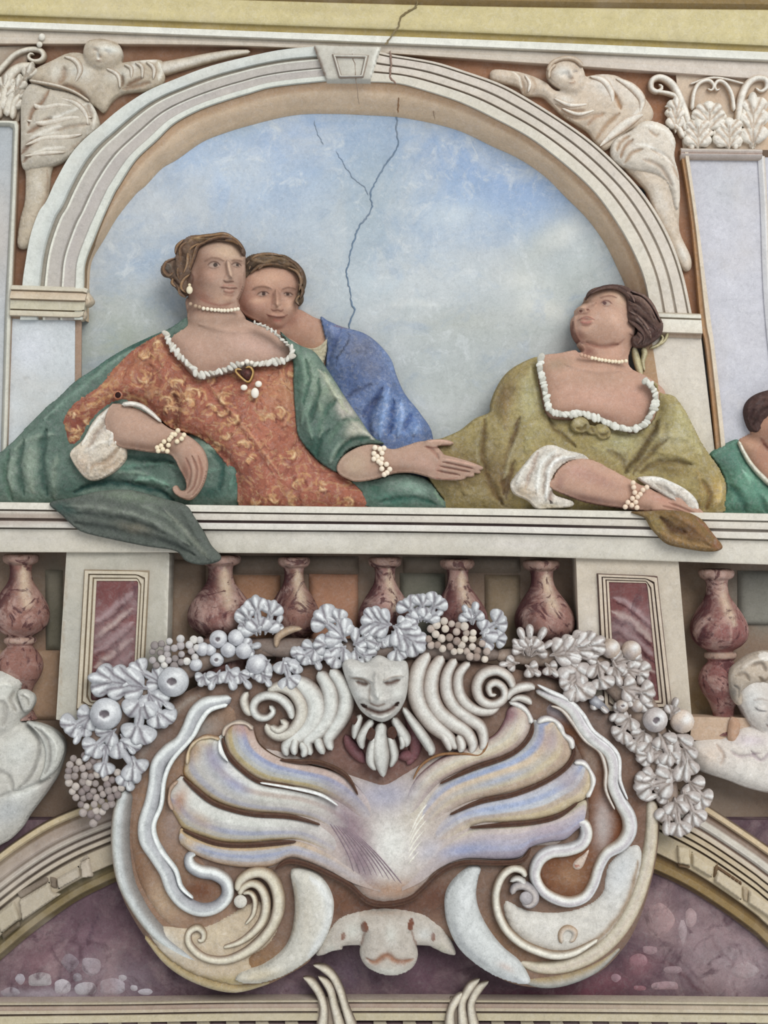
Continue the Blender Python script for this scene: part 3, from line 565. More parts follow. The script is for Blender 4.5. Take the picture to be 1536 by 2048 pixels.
s2 = thing('stone_figure', 'carved stone figure reclining on the right shoulder of the arch, head bent down', 'statue', 1270, 535, -6)
relief('body', s2, [
    ([(1094, 140), (1104, 120), (1130, 113), (1156, 122), (1170, 144), (1170, 172), (1158, 186), (1140, 186), (1118, 174), (1100, 160)], 14, 18, 26),
    ([(986, 136), (1028, 138), (1060, 146), (1092, 160), (1120, 178), (1172, 150), (1229, 146), (1272, 172), (1304, 208), (1308, 232), (1290, 250), (1256, 262), (1214, 297), (1192, 282), (1178, 262), (1154, 246), (1128, 230), (1104, 206), (1084, 190), (1050, 188), (1036, 170), (986, 158)], 4, 16, 28),
    ([(1240, 320), (1296, 330), (1352, 340), (1362, 402), (1362, 459), (1384, 510), (1384, 536), (1368, 536), (1344, 492), (1312, 424), (1298, 384), (1276, 358)], 3, 16, 26)],
    '#cabba8', [
    *face(None, 1138, 152, 32, -14, .3, '#a5866e', '#a8866f', '#8f857e'), ('l', [(1100, 138), (1114, 120), (1150, 118)], 8, '#b7a48e', .8), ('e', 1126, 146, 16, 10, 0, '#e0dfd8', .8),
    ('e', 1210, 170, 26, 18, 20, '#dcd8d0', .8), ('e', 1262, 188, 16, 26, -20, '#dbd4c8', .8), ('f', [(1222, 180), (1236, 200), (1242, 218)], 7, -6, '#a07a56', .9), ('f', [(1192, 278), (1216, 246), (1240, 226)], 6, -5, '#a98a6c', .8),
    ('f', [(1176, 250), (1190, 234), (1210, 226)], 6, -5, '#a5846a', .7), ('f', [(1112, 206), (1140, 222), (1170, 220)], 6, -5, '#b1947a', .7), ('f', [(1120, 222), (1160, 236), (1196, 226)], 5, -4, '#b1947a', .6),
    ('f', [(1030, 142), (1044, 160), (1050, 184)], 5, -4, '#a98b70', .7), ('l', [(1024, 140), (1040, 156), (1044, 178)], 4, '#e2ddcf', .9), ('f', [(1062, 150), (1070, 168), (1064, 186)], 4, -3, '#b39a80', .6),
    ('l', [(1222, 288), (1262, 240), (1284, 210)], 8, '#e6e2d8', .7), ('e', 1130, 200, 16, 10, 20, '#e0dcd2', .7), ('e', 1320, 400, 14, 40, -18, '#ddd6ca', .7), ('e', 1366, 506, 10, 18, -20, '#e2ded4', .8)], step=2.4, mat='fresco_stucco')
for q, w_ in (([(1180, 152), (1206, 160), (1222, 182), (1226, 206)], 14), ([(1232, 156), (1262, 172), (1284, 198), (1280, 226)], 16), ([(1200, 292), (1232, 262), (1262, 240), (1288, 228)], 20), ([(1108, 196), (1140, 210), (1176, 208)], 10), ([(1124, 216), (1156, 228), (1190, 220)], 9), ([(1050, 150), (1060, 166), (1056, 184)], 9)): strip('fold', s2, q, [4]+[w_]*(len(q)-2)+[5], 18, 5, ['#b8a18a', '#e2dcd0', '#dcd5c9', '#b39b84'])
for q, w_ in (([(1096, 142), (1104, 126), (1126, 116), (1150, 118), (1166, 132)], 9), ([(1098, 156), (1100, 140), (1112, 128)], 7)): strip('hair_lock', s2, q, w_, 30, 5, ['#a8917a', '#c9bba8', '#a8917a'])
relief('drapery', s2, [([(1222, 296), (1232, 276), (1262, 260), (1290, 240), (1332, 250), (1352, 280), (1350, 312), (1359, 350), (1361, 400), (1352, 420), (1336, 370), (1310, 348), (1270, 340), (1244, 332), (1226, 318)], 12, 20, 26)], '#d3cabc', [
    ('f', [(1240, 318), (1248, 296), (1266, 280)], 5, -6, '#a07f62', .9), ('f', [(1232, 304), (1240, 286), (1260, 272)], 5, -5, '#a88a6d', .9), ('f', [(1248, 326), (1264, 308), (1284, 300)], 5, -5, '#a98c70', .8),
    ('f', [(1296, 262), (1310, 274), (1316, 270)], 4, -3, '#b39c86', .8), ('f', [(1300, 300), (1340, 322), (1356, 360)], 5, -5, '#a88d74', .7), ('l', [(1270, 290), (1310, 300), (1346, 330)], 6, '#ece9e0', .8),
    ('l', [(1286, 252), (1330, 262), (1346, 290)], 8, '#e4e0d6', .8), ('f', [(1284, 320), (1320, 336), (1344, 372)], 5, -4, '#b49c86', .6), ('l', [(1340, 350), (1350, 380)], 6, '#e6e0d4', .7)], step=2.4, mat='fresco_stucco')
# ================================================================ THE PEOPLE ON THE BALCONY
def eye_ops(x, y, w_, ang, iris, lid='#4a2f26', white='#a58f80', dx=0, sc_=1.0, open_=1.0):
    a = math.radians(ang); ca, sa = math.cos(a), math.sin(a); T = lambda u, v: (x+u*ca-v*sa, y+u*sa+v*ca)
    h = w_*.23*open_
    return [('g', x, y, w_*.85, w_*.5, ang, -5*sc_), ('g', x, y+.5, w_*.42, w_*.28, ang, 4*sc_),
            ('e', x, y-h*.6, w_*.8, w_*.42, ang, lid, .28), ('h', *T(0, 0), w_*.40, h*.9, ang, white, .6), ('h', *T(dx, -.3), w_*.17, w_*.17, 0, iris, .95),
            ('l', [T(-w_*.52, h*.25), T(-w_*.2, -h*.95), T(w_*.2, -h*.95), T(w_*.54, h*.15)], 3.0, lid, .95, .4), ('l', [T(-w_*.42, h*.8), T(0, h*1.25), T(w_*.42, h*.7)], 2.0, lid, .45)]

# ---- person in blue, leaning in behind the first woman
pb = thing('person', 'young person in a blue mantle leaning close behind the woman in orange, smiling down', 'person', 680, 1004, -50)
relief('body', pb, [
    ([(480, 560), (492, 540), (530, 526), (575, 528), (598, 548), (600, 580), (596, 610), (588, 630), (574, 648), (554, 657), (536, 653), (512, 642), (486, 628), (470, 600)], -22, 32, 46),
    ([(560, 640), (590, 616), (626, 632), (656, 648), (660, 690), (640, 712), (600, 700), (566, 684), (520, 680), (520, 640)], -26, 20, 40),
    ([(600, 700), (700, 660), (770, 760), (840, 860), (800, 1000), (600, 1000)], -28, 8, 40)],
    '#ae8168', [
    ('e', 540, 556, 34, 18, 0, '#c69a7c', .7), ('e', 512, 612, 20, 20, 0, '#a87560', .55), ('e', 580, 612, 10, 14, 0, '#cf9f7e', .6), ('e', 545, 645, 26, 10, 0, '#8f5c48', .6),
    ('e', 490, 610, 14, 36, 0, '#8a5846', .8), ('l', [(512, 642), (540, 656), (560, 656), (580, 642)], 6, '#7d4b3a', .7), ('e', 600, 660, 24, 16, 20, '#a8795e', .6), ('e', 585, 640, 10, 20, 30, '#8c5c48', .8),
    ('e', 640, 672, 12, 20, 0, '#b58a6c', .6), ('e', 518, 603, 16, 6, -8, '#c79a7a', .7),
    *eye_ops(527, 590, 24, -3, '#3a2a26', dx=1.5, open_=.75), *eye_ops(577, 590, 20, 4, '#3a2a26', dx=-1, open_=.75),
    ('l', [(504, 583), (516, 577), (530, 576), (544, 580)], 4.2, '#62402f', .75, .45), ('l', [(564, 582), (576, 577), (592, 579)], 4, '#62402f', .75, .45), ('r', [(508, 580), (528, 576), (545, 580)], 9, 2), ('r', [(562, 583), (590, 578)], 9, 2),
    ('r', [(554, 582), (556, 600), (556, 615)], 11, 11), ('g', 556, 616, 9, 7, 0, 4), ('l', [(547, 588), (546, 606), (544, 616)], 5, '#8a5a46', .7), ('e', 558, 612, 4, 8, 0, '#cda081', .7),
    ('l', [(543, 620), (549, 624), (556, 622), (563, 624), (568, 620)], 3.5, '#6b3a2e', .85, .4), ('g', 555, 629, 4, 3, 0, -2),
    ('r', [(538, 632), (548, 634), (556, 634), (570, 634)], 8, 4), ('l', [(532, 629), (542, 634), (554, 636), (566, 635), (576, 630)], 3.2, '#70352c', .95, .4), ('l', [(546, 640), (556, 642), (564, 640)], 5, '#a85c4c', .7), ('g', 555, 650, 12, 6, 0, 4), ('g', 580, 618, 10, 12, 0, 3), ('g', 512, 616, 16, 16, 0, 4)],
    step=1.6, mat='fresco_flesh')
relief('hair', pb, [([(484, 566), (486, 530), (494, 513), (518, 505), (545, 508), (567, 508), (588, 520), (606, 538), (612, 562), (606, 584), (606, 600), (597, 610), (590, 604), (594, 584), (596, 566), (590, 548), (566, 540), (540, 536), (514, 541), (498, 552)], -16, 30, 18)], '#63503c', [
    ('f', [(500, 520), (530, 528), (560, 520)], 5, 4, '#8a6f50', .6), ('f', [(510, 512), (545, 516), (580, 524)], 4, 4, '#7d6548', .7), ('f', [(560, 528), (590, 536), (602, 556)], 5, 4, '#7b6248', .6),
    ('f', [(494, 545), (520, 536), (545, 532)], 4, -4, '#3d2d22', .8), ('f', [(580, 532), (598, 556), (600, 590)], 4, -4, '#3d2d22', .7), ('e', 498, 530, 10, 20, 0, '#3f3128', .7)], step=1.8)
relief('mantle', pb, [([(640, 634), (656, 640), (684, 652), (726, 664), (756, 685), (782, 717), (794, 752), (811, 788), (841, 826), (866, 872), (860, 960), (780, 990), (700, 980), (660, 880), (648, 780), (650, 720), (652, 690)], -24, 42, 42)], '#5b6f98', [
    ('e', 720, 700, 30, 26, 0, '#6f7488', .85), ('e', 740, 740, 26, 20, 0, '#6a7086', .7), ('e', 700, 760, 30, 30, 0, '#425680', .8), ('e', 800, 840, 30, 50, -30, '#5e82b8', .9), ('e', 780, 720, 10, 30, -15, '#7189b4', .8),
    ('f', [(742, 880), (738, 840), (752, 800), (766, 776)], 9, -7, '#2f4270', .8), ('f', [(778, 870), (784, 836), (786, 800)], 9, -7, '#2e4a80', .85), ('f', [(802, 866), (816, 844), (822, 826)], 8, -6, '#34508a', .8), ('f', [(726, 836), (740, 812), (766, 796)], 8, -5, '#36426c', .7),
    ('f', [(760, 880), (764, 840), (778, 780)], 10, 6, '#7d9ccc', .8), ('f', [(795, 876), (804, 840), (802, 800)], 9, 6, '#8aa6d2', .7), ('f', [(826, 872), (836, 850)], 8, 5, '#7c9ccc', .7),
    ('l', [(696, 664), (702, 676), (690, 694), (684, 704), (672, 716), (676, 736)], 3, '#2c3040', .9, .4), ('f', [(680, 660), (668, 690), (656, 724)], 8, -5, '#4a5c8c', .7), ('e', 668, 664, 12, 14, 0, '#7484ac', .8), ('l', [(666, 650), (700, 656)], 3, '#7a6570', .8),
    ('f', [(690, 800), (712, 786), (744, 770)], 6, -4, '#3c4666', .7)], step=2.4)
relief('chemise', pb, [([(652, 646), (664, 660), (656, 680), (654, 700), (648, 724), (640, 735), (612, 705), (600, 692), (622, 696), (640, 690), (654, 672)], -12, 18, 10)], '#bdb394', [
    ('f', [(620, 702), (636, 698), (650, 690)], 4, -3, '#8f8468', .7), ('f', [(630, 688), (646, 684), (656, 678)], 4, 3, '#d9cdb4', .8), ('e', 634, 720, 8, 12, 0, '#a5a688', .7)], step=2)

# ---- woman in orange brocade
po = thing('person', 'woman in orange brocade dress with pearls and a green cloak, resting on the railing', 'person', 430, 1010, -10)
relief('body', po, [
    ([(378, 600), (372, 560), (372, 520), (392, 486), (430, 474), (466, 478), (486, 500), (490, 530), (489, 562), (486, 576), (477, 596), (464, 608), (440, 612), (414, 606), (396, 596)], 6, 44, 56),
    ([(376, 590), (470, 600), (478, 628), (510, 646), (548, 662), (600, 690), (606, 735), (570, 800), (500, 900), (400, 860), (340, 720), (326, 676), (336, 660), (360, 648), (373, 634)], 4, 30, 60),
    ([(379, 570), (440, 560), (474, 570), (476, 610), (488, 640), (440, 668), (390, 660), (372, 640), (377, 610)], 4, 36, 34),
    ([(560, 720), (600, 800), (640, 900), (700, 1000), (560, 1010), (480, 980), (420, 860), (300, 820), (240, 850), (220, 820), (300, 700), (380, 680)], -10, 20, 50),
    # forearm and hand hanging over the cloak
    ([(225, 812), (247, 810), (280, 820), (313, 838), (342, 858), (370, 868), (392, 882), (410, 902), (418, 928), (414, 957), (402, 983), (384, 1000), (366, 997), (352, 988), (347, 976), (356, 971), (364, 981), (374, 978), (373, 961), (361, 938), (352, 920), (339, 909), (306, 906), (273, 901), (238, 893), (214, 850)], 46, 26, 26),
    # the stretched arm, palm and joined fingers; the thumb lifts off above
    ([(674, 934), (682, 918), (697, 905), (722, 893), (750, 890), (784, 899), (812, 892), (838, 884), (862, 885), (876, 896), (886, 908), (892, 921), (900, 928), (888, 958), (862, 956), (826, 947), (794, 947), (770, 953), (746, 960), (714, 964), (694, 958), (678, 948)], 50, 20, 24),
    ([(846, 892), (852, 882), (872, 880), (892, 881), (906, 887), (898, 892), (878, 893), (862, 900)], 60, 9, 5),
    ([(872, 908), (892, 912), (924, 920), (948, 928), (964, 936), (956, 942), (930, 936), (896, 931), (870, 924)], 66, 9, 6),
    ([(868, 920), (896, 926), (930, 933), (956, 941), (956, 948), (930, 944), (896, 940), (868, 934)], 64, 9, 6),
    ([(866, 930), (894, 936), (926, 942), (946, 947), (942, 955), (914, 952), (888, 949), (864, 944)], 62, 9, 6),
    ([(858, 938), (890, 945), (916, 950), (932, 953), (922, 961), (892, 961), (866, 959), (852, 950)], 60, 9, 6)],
    '#ad8a74', [
    # face, with painted shade at cheek, nose and chin
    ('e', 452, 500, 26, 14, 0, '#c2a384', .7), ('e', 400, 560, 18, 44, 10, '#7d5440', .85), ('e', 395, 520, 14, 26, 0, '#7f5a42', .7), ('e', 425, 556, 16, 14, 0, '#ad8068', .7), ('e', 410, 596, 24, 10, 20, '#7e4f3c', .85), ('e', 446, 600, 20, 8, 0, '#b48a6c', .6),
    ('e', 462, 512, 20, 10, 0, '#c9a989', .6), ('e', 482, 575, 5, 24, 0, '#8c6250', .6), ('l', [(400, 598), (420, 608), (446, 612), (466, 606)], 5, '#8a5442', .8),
    *eye_ops(430, 533, 25, 2, '#3f3530', dx=3), *eye_ops(474, 531, 17, 0, '#3f3530', dx=2),
    ('l', [(411, 526), (424, 520), (438, 520), (449, 525)], 4, '#75523e', .65, .5), ('l', [(464, 524), (474, 522), (485, 523)], 3.6, '#75523e', .65, .5), ('r', [(412, 524), (430, 517), (450, 524)], 9, 2), ('r', [(464, 522), (486, 520)], 8, 2),
    ('r', [(457, 524), (461, 544), (465, 558)], 10, 13), ('g', 464, 560, 8, 6, 0, 5), ('g', 454, 563, 4, 4, 0, 4), ('l', [(453, 530), (455, 548), (450, 560)], 4, '#94684e', .55), ('l', [(459, 526), (463, 546), (467, 557)], 3.5, '#d6b394', .8),
    ('l', [(449, 563), (454, 567), (462, 566), (470, 565)], 3.5, '#613a2c', .9, .4), ('r', [(446, 577), (460, 576), (474, 576)], 6, 4), ('r', [(450, 584), (462, 585), (470, 582)], 6, 4), ('g', 460, 601, 12, 7, 0, 5),
    ('l', [(440, 578), (452, 578), (461, 580), (476, 577)], 3, '#6e3a2e', .95, .4), ('l', [(446, 574), (458, 573), (472, 574)], 4, '#9c6250', .7), ('l', [(449, 584), (460, 587), (470, 583)], 5, '#a56a56', .75), ('l', [(448, 591), (462, 593), (470, 590)], 4, '#8a5c48', .6),
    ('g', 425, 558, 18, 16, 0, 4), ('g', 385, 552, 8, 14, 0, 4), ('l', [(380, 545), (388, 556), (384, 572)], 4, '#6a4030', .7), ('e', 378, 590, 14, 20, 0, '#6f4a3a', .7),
    # neck with the chin's shadow painted on, and chest
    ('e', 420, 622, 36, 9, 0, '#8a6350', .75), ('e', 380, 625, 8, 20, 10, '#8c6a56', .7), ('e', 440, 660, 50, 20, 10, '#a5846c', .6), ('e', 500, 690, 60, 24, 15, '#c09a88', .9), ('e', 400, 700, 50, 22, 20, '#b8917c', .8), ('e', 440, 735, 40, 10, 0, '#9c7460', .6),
    ('r', [(400, 650), (450, 662), (500, 664)], 10, 2.5), ('e', 545, 700, 30, 12, 10, '#c29c8c', .6),
    # hanging forearm and hand
    ('e', 275, 850, 30, 14, 20, '#b89077', .8), ('e', 290, 895, 50, 8, 5, '#8a644e', .8), ('e', 340, 890, 20, 12, 20, '#94705a', .7), ('e', 385, 905, 16, 14, 30, '#b48c74', .8), ('e', 375, 945, 10, 30, 10, '#8f614c', .85), ('e', 404, 930, 8, 30, -10, '#a9785f', .7),
    ('f', [(388, 912), (398, 940), (392, 972), (378, 988)], 3.5, -4, '#7c4c3a', .75), ('f', [(400, 912), (408, 940), (402, 970), (388, 992)], 3, -3, '#7c4c3a', .6), ('f', [(376, 916), (386, 942), (382, 968), (372, 984)], 3, -3, '#7c4c3a', .6), ('l', [(352, 978), (362, 988), (376, 990)], 4, '#c09078', .6),
    ('l', [(346, 976), (352, 988), (370, 998), (388, 996)], 2.5, '#6d4332', .6),
    # stretched arm
    ('e', 712, 930, 26, 26, 0, '#b39a7e', .7), ('e', 820, 915, 34, 16, -10, '#b08a74', .8), ('e', 850, 930, 22, 14, 10, '#b88f7c', .7), ('e', 790, 940, 40, 8, 5, '#906a54', .7), ('f', [(850, 894), (868, 906), (876, 920)], 5, -4, '#9a6a56', .7),
    ('f', [(882, 925), (912, 931), (946, 939)], 2.6, -4, '#6f3f30', .9), ('f', [(876, 933), (906, 939), (938, 945)], 2.6, -4, '#6f3f30', .9), ('f', [(872, 942), (896, 947), (918, 951)], 2.6, -4, '#6f3f30', .9), ('l', [(848, 895), (866, 897), (896, 892)], 3, '#7a4636', .8),
    ('l', [(884, 919), (920, 925), (952, 934)], 3, '#d0a088', .8), ('l', [(856, 885), (880, 883), (900, 887)], 3, '#d0a48c', .8), ('l', [(864, 955), (890, 959), (914, 956)], 3, '#94604c', .7), ('e', 875, 938, 4, 12, 10, '#a87864', .7)],
    step=1.7, mat='fresco_flesh')
relief('hair', po, [([(484, 512), (490, 503), (484, 488), (470, 474), (448, 468), (420, 470), (398, 468), (376, 472), (362, 484), (354, 498), (348, 514), (332, 520), (320, 536), (324, 550), (338, 555), (346, 570), (356, 583), (368, 590), (378, 584), (376, 562), (384, 546), (388, 520), (398, 494), (420, 485), (452, 486), (474, 490)], 22, 26, 16)], '#6b5443', [
    ('f', [(384, 480), (410, 474), (450, 474), (474, 484)], 4, 3, '#a58a5e', .8), ('f', [(372, 490), (392, 480), (430, 478)], 4, 3, '#8a6e4c', .7), ('f', [(362, 500), (372, 520), (368, 550)], 6, -3, '#443329', .7), ('f', [(376, 496), (384, 520), (378, 546)], 5, 3, '#7d624a', .6),
    ('f', [(350, 518), (352, 540), (360, 560)], 5, -4, '#3f332c', .8), ('e', 334, 538, 10, 12, 0, '#5c564e', .9), ('f', [(328, 530), (340, 530), (346, 540)], 3, 3, '#7a6f62', .7), ('f', [(350, 562), (362, 576)], 4, -3, '#3b2d28', .7), ('f', [(440, 470), (452, 480), (468, 482)], 3, -3, '#7b5d3c', .8)], step=1.8)
def curls(n, x0, y0, x1, y1, seed, r0=7, r1=13):
    r_ = random.Random(seed); out = []; pts = []
    while len(pts) < n:
        x, y = r_.uniform(x0, x1), r_.uniform(y0, y1)
        if all(math.hypot(x-a, y-b) > r0*2.3 for a, b in pts) or r_.random() < .003: pts.append((x, y))
    for x, y in pts:
        r = r_.uniform(r0, r1); a0 = r_.uniform(0, 6.28); sp = r_.choice((-1, 1))
        arc = lambda R, s, e, dx=0, dy=0: [(x+dx+R*math.cos(a0+sp*t), y+dy+R*math.sin(a0+sp*t)*.85) for t in np.linspace(s, e, 6)]
        out += [('l', arc(r*1.25, 0, 4.4, 1.5, 2), 6, '#6c2c1c', .85), ('f', arc(r, 0, 4.2), 4.4, 1.5, '#c48c50', 1), ('l', arc(r*.42, 1, 4.8), 4, '#c99a5c', .9), ('l', arc(r*.95, .5, 2.6), 2.6, '#dcb880', .9)]
        q = r_.uniform(0, 6.28); out.append(('l', [(x+r*1.2*math.cos(q), y+r*1.2*math.sin(q)), (x+r*1.9*math.cos(q+.4), y+r*1.9*math.sin(q+.4)), (x+r*2.3*math.cos(q+1), y+r*2.3*math.sin(q+1))], 4, '#c08a4c', .9))
    return out
def locks(par, paths, w0, d, cols):
    for i, q in enumerate(paths): strip('hair_lock', par, q, [w0*.4]+[w0]*(len(q)-2)+[w0*.35], d, 4, cols if i % 2 else [cols[2], cols[0], cols[1]], mat='fresco_cloth')
locks(po, [[(484, 496), (470, 480), (448, 474), (424, 478), (402, 488)], [(476, 482), (452, 468), (424, 470), (396, 474), (376, 482)], [(414, 484), (396, 492), (388, 514), (380, 540)], [(398, 486), (378, 500), (374, 528), (366, 548)], [(384, 480), (362, 494), (362, 520), (356, 545), (362, 566)],
           [(380, 548), (366, 560), (362, 576), (372, 586)], [(350, 516), (334, 524), (328, 540), (338, 550), (348, 542)], [(346, 556), (344, 566), (352, 574)], [(358, 572), (360, 586), (372, 594)], [(368, 478), (354, 492), (350, 508)], [(448, 480), (466, 480), (482, 492)]], 7, 44, ['#6b4f3a', '#97754f', '#513c30'])
locks(pb, [[(500, 546), (520, 530), (546, 526), (572, 532)], [(492, 530), (512, 512), (540, 508), (566, 512)], [(566, 514), (590, 526), (604, 546), (606, 570)], [(574, 534), (594, 544), (602, 562), (598, 582)], [(596, 566), (606, 580), (600, 598)], [(600, 590), (592, 600), (598, 610)], [(516, 538), (540, 520), (570, 522), (590, 536)], [(498, 540), (504, 524), (518, 514)]], 7, 8, ['#6a5340', '#8f7050', '#4d3b2d'])
relief('dress', po, [([(330, 664), (342, 700), (366, 728), (396, 758), (430, 752), (470, 742), (500, 732), (545, 730), (590, 722), (595, 773), (603, 832), (603, 870), (618, 899), (642, 924), (676, 944), (704, 962), (728, 984), (748, 1016), (620, 1020), (486, 1020), (470, 960), (430, 905), (390, 872), (345, 860), (322, 842), (300, 824), (276, 808), (245, 805), (226, 812), (205, 826), (184, 848), (164, 884), (142, 904), (131, 884), (124, 856), (126, 828), (152, 797), (189, 773), (217, 745), (256, 706), (284, 686)], 16, 40, 46)], '#9c5233', [
    ('e', 160, 850, 20, 40, 20, '#7c3522', .9), ('e', 130, 850, 10, 40, 0, '#8a4028', .8), ('e', 560, 790, 40, 50, 0, '#b9794a', .7), ('e', 520, 870, 60, 50, 20, '#ad5f3e', .7), ('e', 620, 970, 70, 30, 20, '#a85a40', .7), ('e', 500, 960, 20, 50, -10, '#83402a', .85),
    ('e', 350, 800, 18, 40, 10, '#6e3f26', .8), ('f', [(350, 860), (356, 820), (348, 790)], 14, -9, '#5e3620', .7), ('f', [(390, 870), (440, 900), (480, 950)], 12, -5, '#8a3c24', .7), ('e', 300, 720, 30, 16, -20, '#b57a48', .7), ('e', 230, 760, 30, 14, -30, '#b3713e', .6),
    ('f', [(420, 770), (460, 820), (510, 880), (560, 950)], 4, 3, '#c58a58', .6), ('f', [(414, 774), (454, 826), (504, 888), (550, 956)], 4, -3, '#7d3a24', .6), ('f', [(300, 730), (320, 760), (310, 800)], 8, -5, '#87452a', .6), ('f', [(256, 730), (300, 716), (330, 740)], 6, -4, '#93502f', .6),
    ('l', [(180, 812), (206, 800), (226, 790)], 7, '#cf9a50', .8), ('l', [(186, 790), (210, 786), (226, 786)], 5, '#c89250', .8), ('l', [(250, 792), (280, 798), (300, 812)], 5, '#cb9a58', .8), ('h', 211, 770, 7, 6, 0, '#c9944e', .8), ('l', [(250, 790), (286, 784), (310, 800)], 4, '#6e2e1c', .8),
    ('l', [(230, 735), (238, 725), (250, 720)], 9, '#c9a05c', .7), ('l', [(300, 715), (318, 730), (324, 750)], 4, '#7a3320', .6), ('f', [(600, 880), (580, 920), (600, 1000)], 10, -4, '#8b4630', .5), ('f', [(560, 740), (575, 800), (570, 860)], 10, 5, '#c08458', .5)]+curls(66, 250, 670, 730, 1010, 8, 8, 14)+curls(4, 140, 830, 190, 880, 3, 6, 9),
    step=2.2, mat='fresco_brocade')
relief('sleeve_lining', po, [([(236, 806), (246, 822), (246, 850), (243, 884), (252, 896), (250, 921), (228, 945), (197, 960), (176, 960), (158, 944), (140, 915), (142, 900), (164, 880), (184, 844), (208, 820)], 44, 18, 20)], '#c9bca8', [
    ('e', 220, 840, 14, 22, 20, '#dedbd2', .9), ('e', 190, 900, 24, 30, 20, '#c6bdae', .8), ('f', [(232, 812), (206, 850), (176, 900)], 6, -5, '#a08c7c', .8), ('f', [(238, 812), (232, 850), (220, 890)], 6, 5, '#e8e6de', .9), ('f', [(222, 814), (190, 850), (164, 890)], 6, 4, '#e6e4da', .8),
    ('f', [(184, 945), (190, 930), (216, 920), (240, 895)], 6, -5, '#9c8266', .8), ('e', 222, 930, 24, 12, -30, '#b59a7c', .8), ('f', [(186, 872), (210, 860), (230, 850)], 5, -3, '#a99b90', .6), ('f', [(170, 905), (196, 890), (226, 880)], 6, 3, '#dcd6c8', .7), ('e', 165, 930, 14, 20, 20, '#bfa992', .8), ('f', [(240, 838), (240, 860), (232, 890)], 4, 4, '#ecebe4', .8)], step=2)
strip('sleeve_edging', po, [(243, 809), (262, 807), (282, 812), (302, 826), (322, 844)], [9, 10, 10, 9, 5], 66, 8, ['#b9b1a4', '#e4e0d6', '#c9c1b4'], mat='fresco_cloth')
lace = group_mesh('lace_neckline', po, 450, 740, 50)
rs = random.Random(5)
lp = cr([(331, 666), (338, 684), (352, 704), (370, 722), (386, 738), (396, 750), (412, 748), (432, 745), (456, 737), (480, 728), (500, 727), (520, 728), (545, 724), (570, 720), (584, 712), (584, 698), (572, 686), (558, 674), (546, 661), (528, 652), (510, 646)], False, 4)
lp = resample(lp, 46)
strip('lace_band', lace, lp, [9]*36+[4]*10, 50, 5, ['#b3ada2', '#d3d0c6', '#bab4a8'], mat='fresco_cloth', n=1)
for i, (x, y) in enumerate(lp):
    wd = 7.5 if i < 36 else 4.5; a = rs.uniform(-60, 60)
    k_ = min(i+1, 45); tx_, ty_ = lp[k_]-lp[max(k_-1, 0)]; a = math.degrees(math.atan2(ty_, tx_))+rs.choice((50, 62, -40, 75))
    ball('lace_ruffle', lace, x+rs.uniform(-1.5, 1.5), y+rs.uniform(-1.5, 1.5), 58 if i > 6 else 52, wd*rs.uniform(.95, 1.35), '#d6d4ca' if i % 3 else '#c3beb2', 'fresco_stucco', .5, rs.uniform(.4, .6), a)
# brooch with hanging pearls
br = strip('brooch', po, [(490, 736), (500, 734), (506, 744), (502, 758), (496, 764), (486, 758), (472, 744), (474, 738), (484, 740)], [4, 5, 5, 5, 5, 5, 5, 5, 4], 64, 6, ['#8a6a3c', '#c9a468', '#8a6a3c'])
relief('garnet', br, [([(480, 742), (492, 738), (503, 742), (502, 756), (496, 762), (486, 756)], 64, 6, 8)], '#4a2620', [('e', 496, 744, 4, 3, 0, '#7d5048', .8)], step=1.5, back=2)
for x, y, r, e in ((488, 775, 7, .85), (517, 768, 7, .9), (510, 786, 8, 1.3), (494, 723, 5, 1), (503, 725, 4, 1), (485, 727, 4, 1)): ball('pearl', br, x, y, 68, r, '#e8e2d6', 'pearl', .8, e)
bt = relief('sleeve_button', po, [([(226, 790), (234, 781), (244, 786), (244, 796), (236, 800), (228, 797)], 60, 6, 5)], '#a8623c', step=1.6, back=2); ball('button_stone', bt, 236, 790, 66, 6, '#2e1c1a', 'fresco_stucco', .7)
er = group_mesh('earring', po, 379, 579, 50); ball('pearl_drop', er, 379, 580, 54, 6.5, '#e0d6bc', 'pearl', .8, 1.25); ball('pearl_stud', er, 379, 570, 52, 3.2, '#d9cbac')
nk = group_mesh('pearl_necklace', po, 430, 615, 44)
for x, y in ((381, 608), (391, 612), (399, 614), (407, 617), (415, 618), (423, 619), (430, 620), (437, 620), (443, 621), (449, 621), (456, 621), (463, 620), (470, 619), (476, 618)): ball('pearl', nk, x, y, 44 if x > 388 else 38, 3.9, '#e8dfca' if x > 400 else '#b09a84')
b1 = group_mesh('pearl_bracelet', po, 340, 885, 70)
for x, y in ((1093, 495), (1075, 519), (1130, 522), (1116, 545), (1088, 562), (1060, 518), (1008, 563), (1040, 550), (990, 588), (1035, 585), (1000, 610), (972, 620), (1028, 622), (966, 600), (1052, 535)): ball('pearl', b1, x/3.072, 700+y/3.072, 76, 5.0, '#e6d8bc')
b2 = group_mesh('pearl_bracelet', po, 765, 925, 70)
for x, y in ((838, 322), (888, 325), (866, 330), (832, 355), (877, 352), (832, 385), (875, 385), (850, 372), (872, 410), (902, 415), (876, 440), (920, 443), (890, 472), (858, 398), (905, 462)): ball('pearl', b2, 450+x/2.793, 780+y/2.793, 74, 5.4, '#ecdfcb')
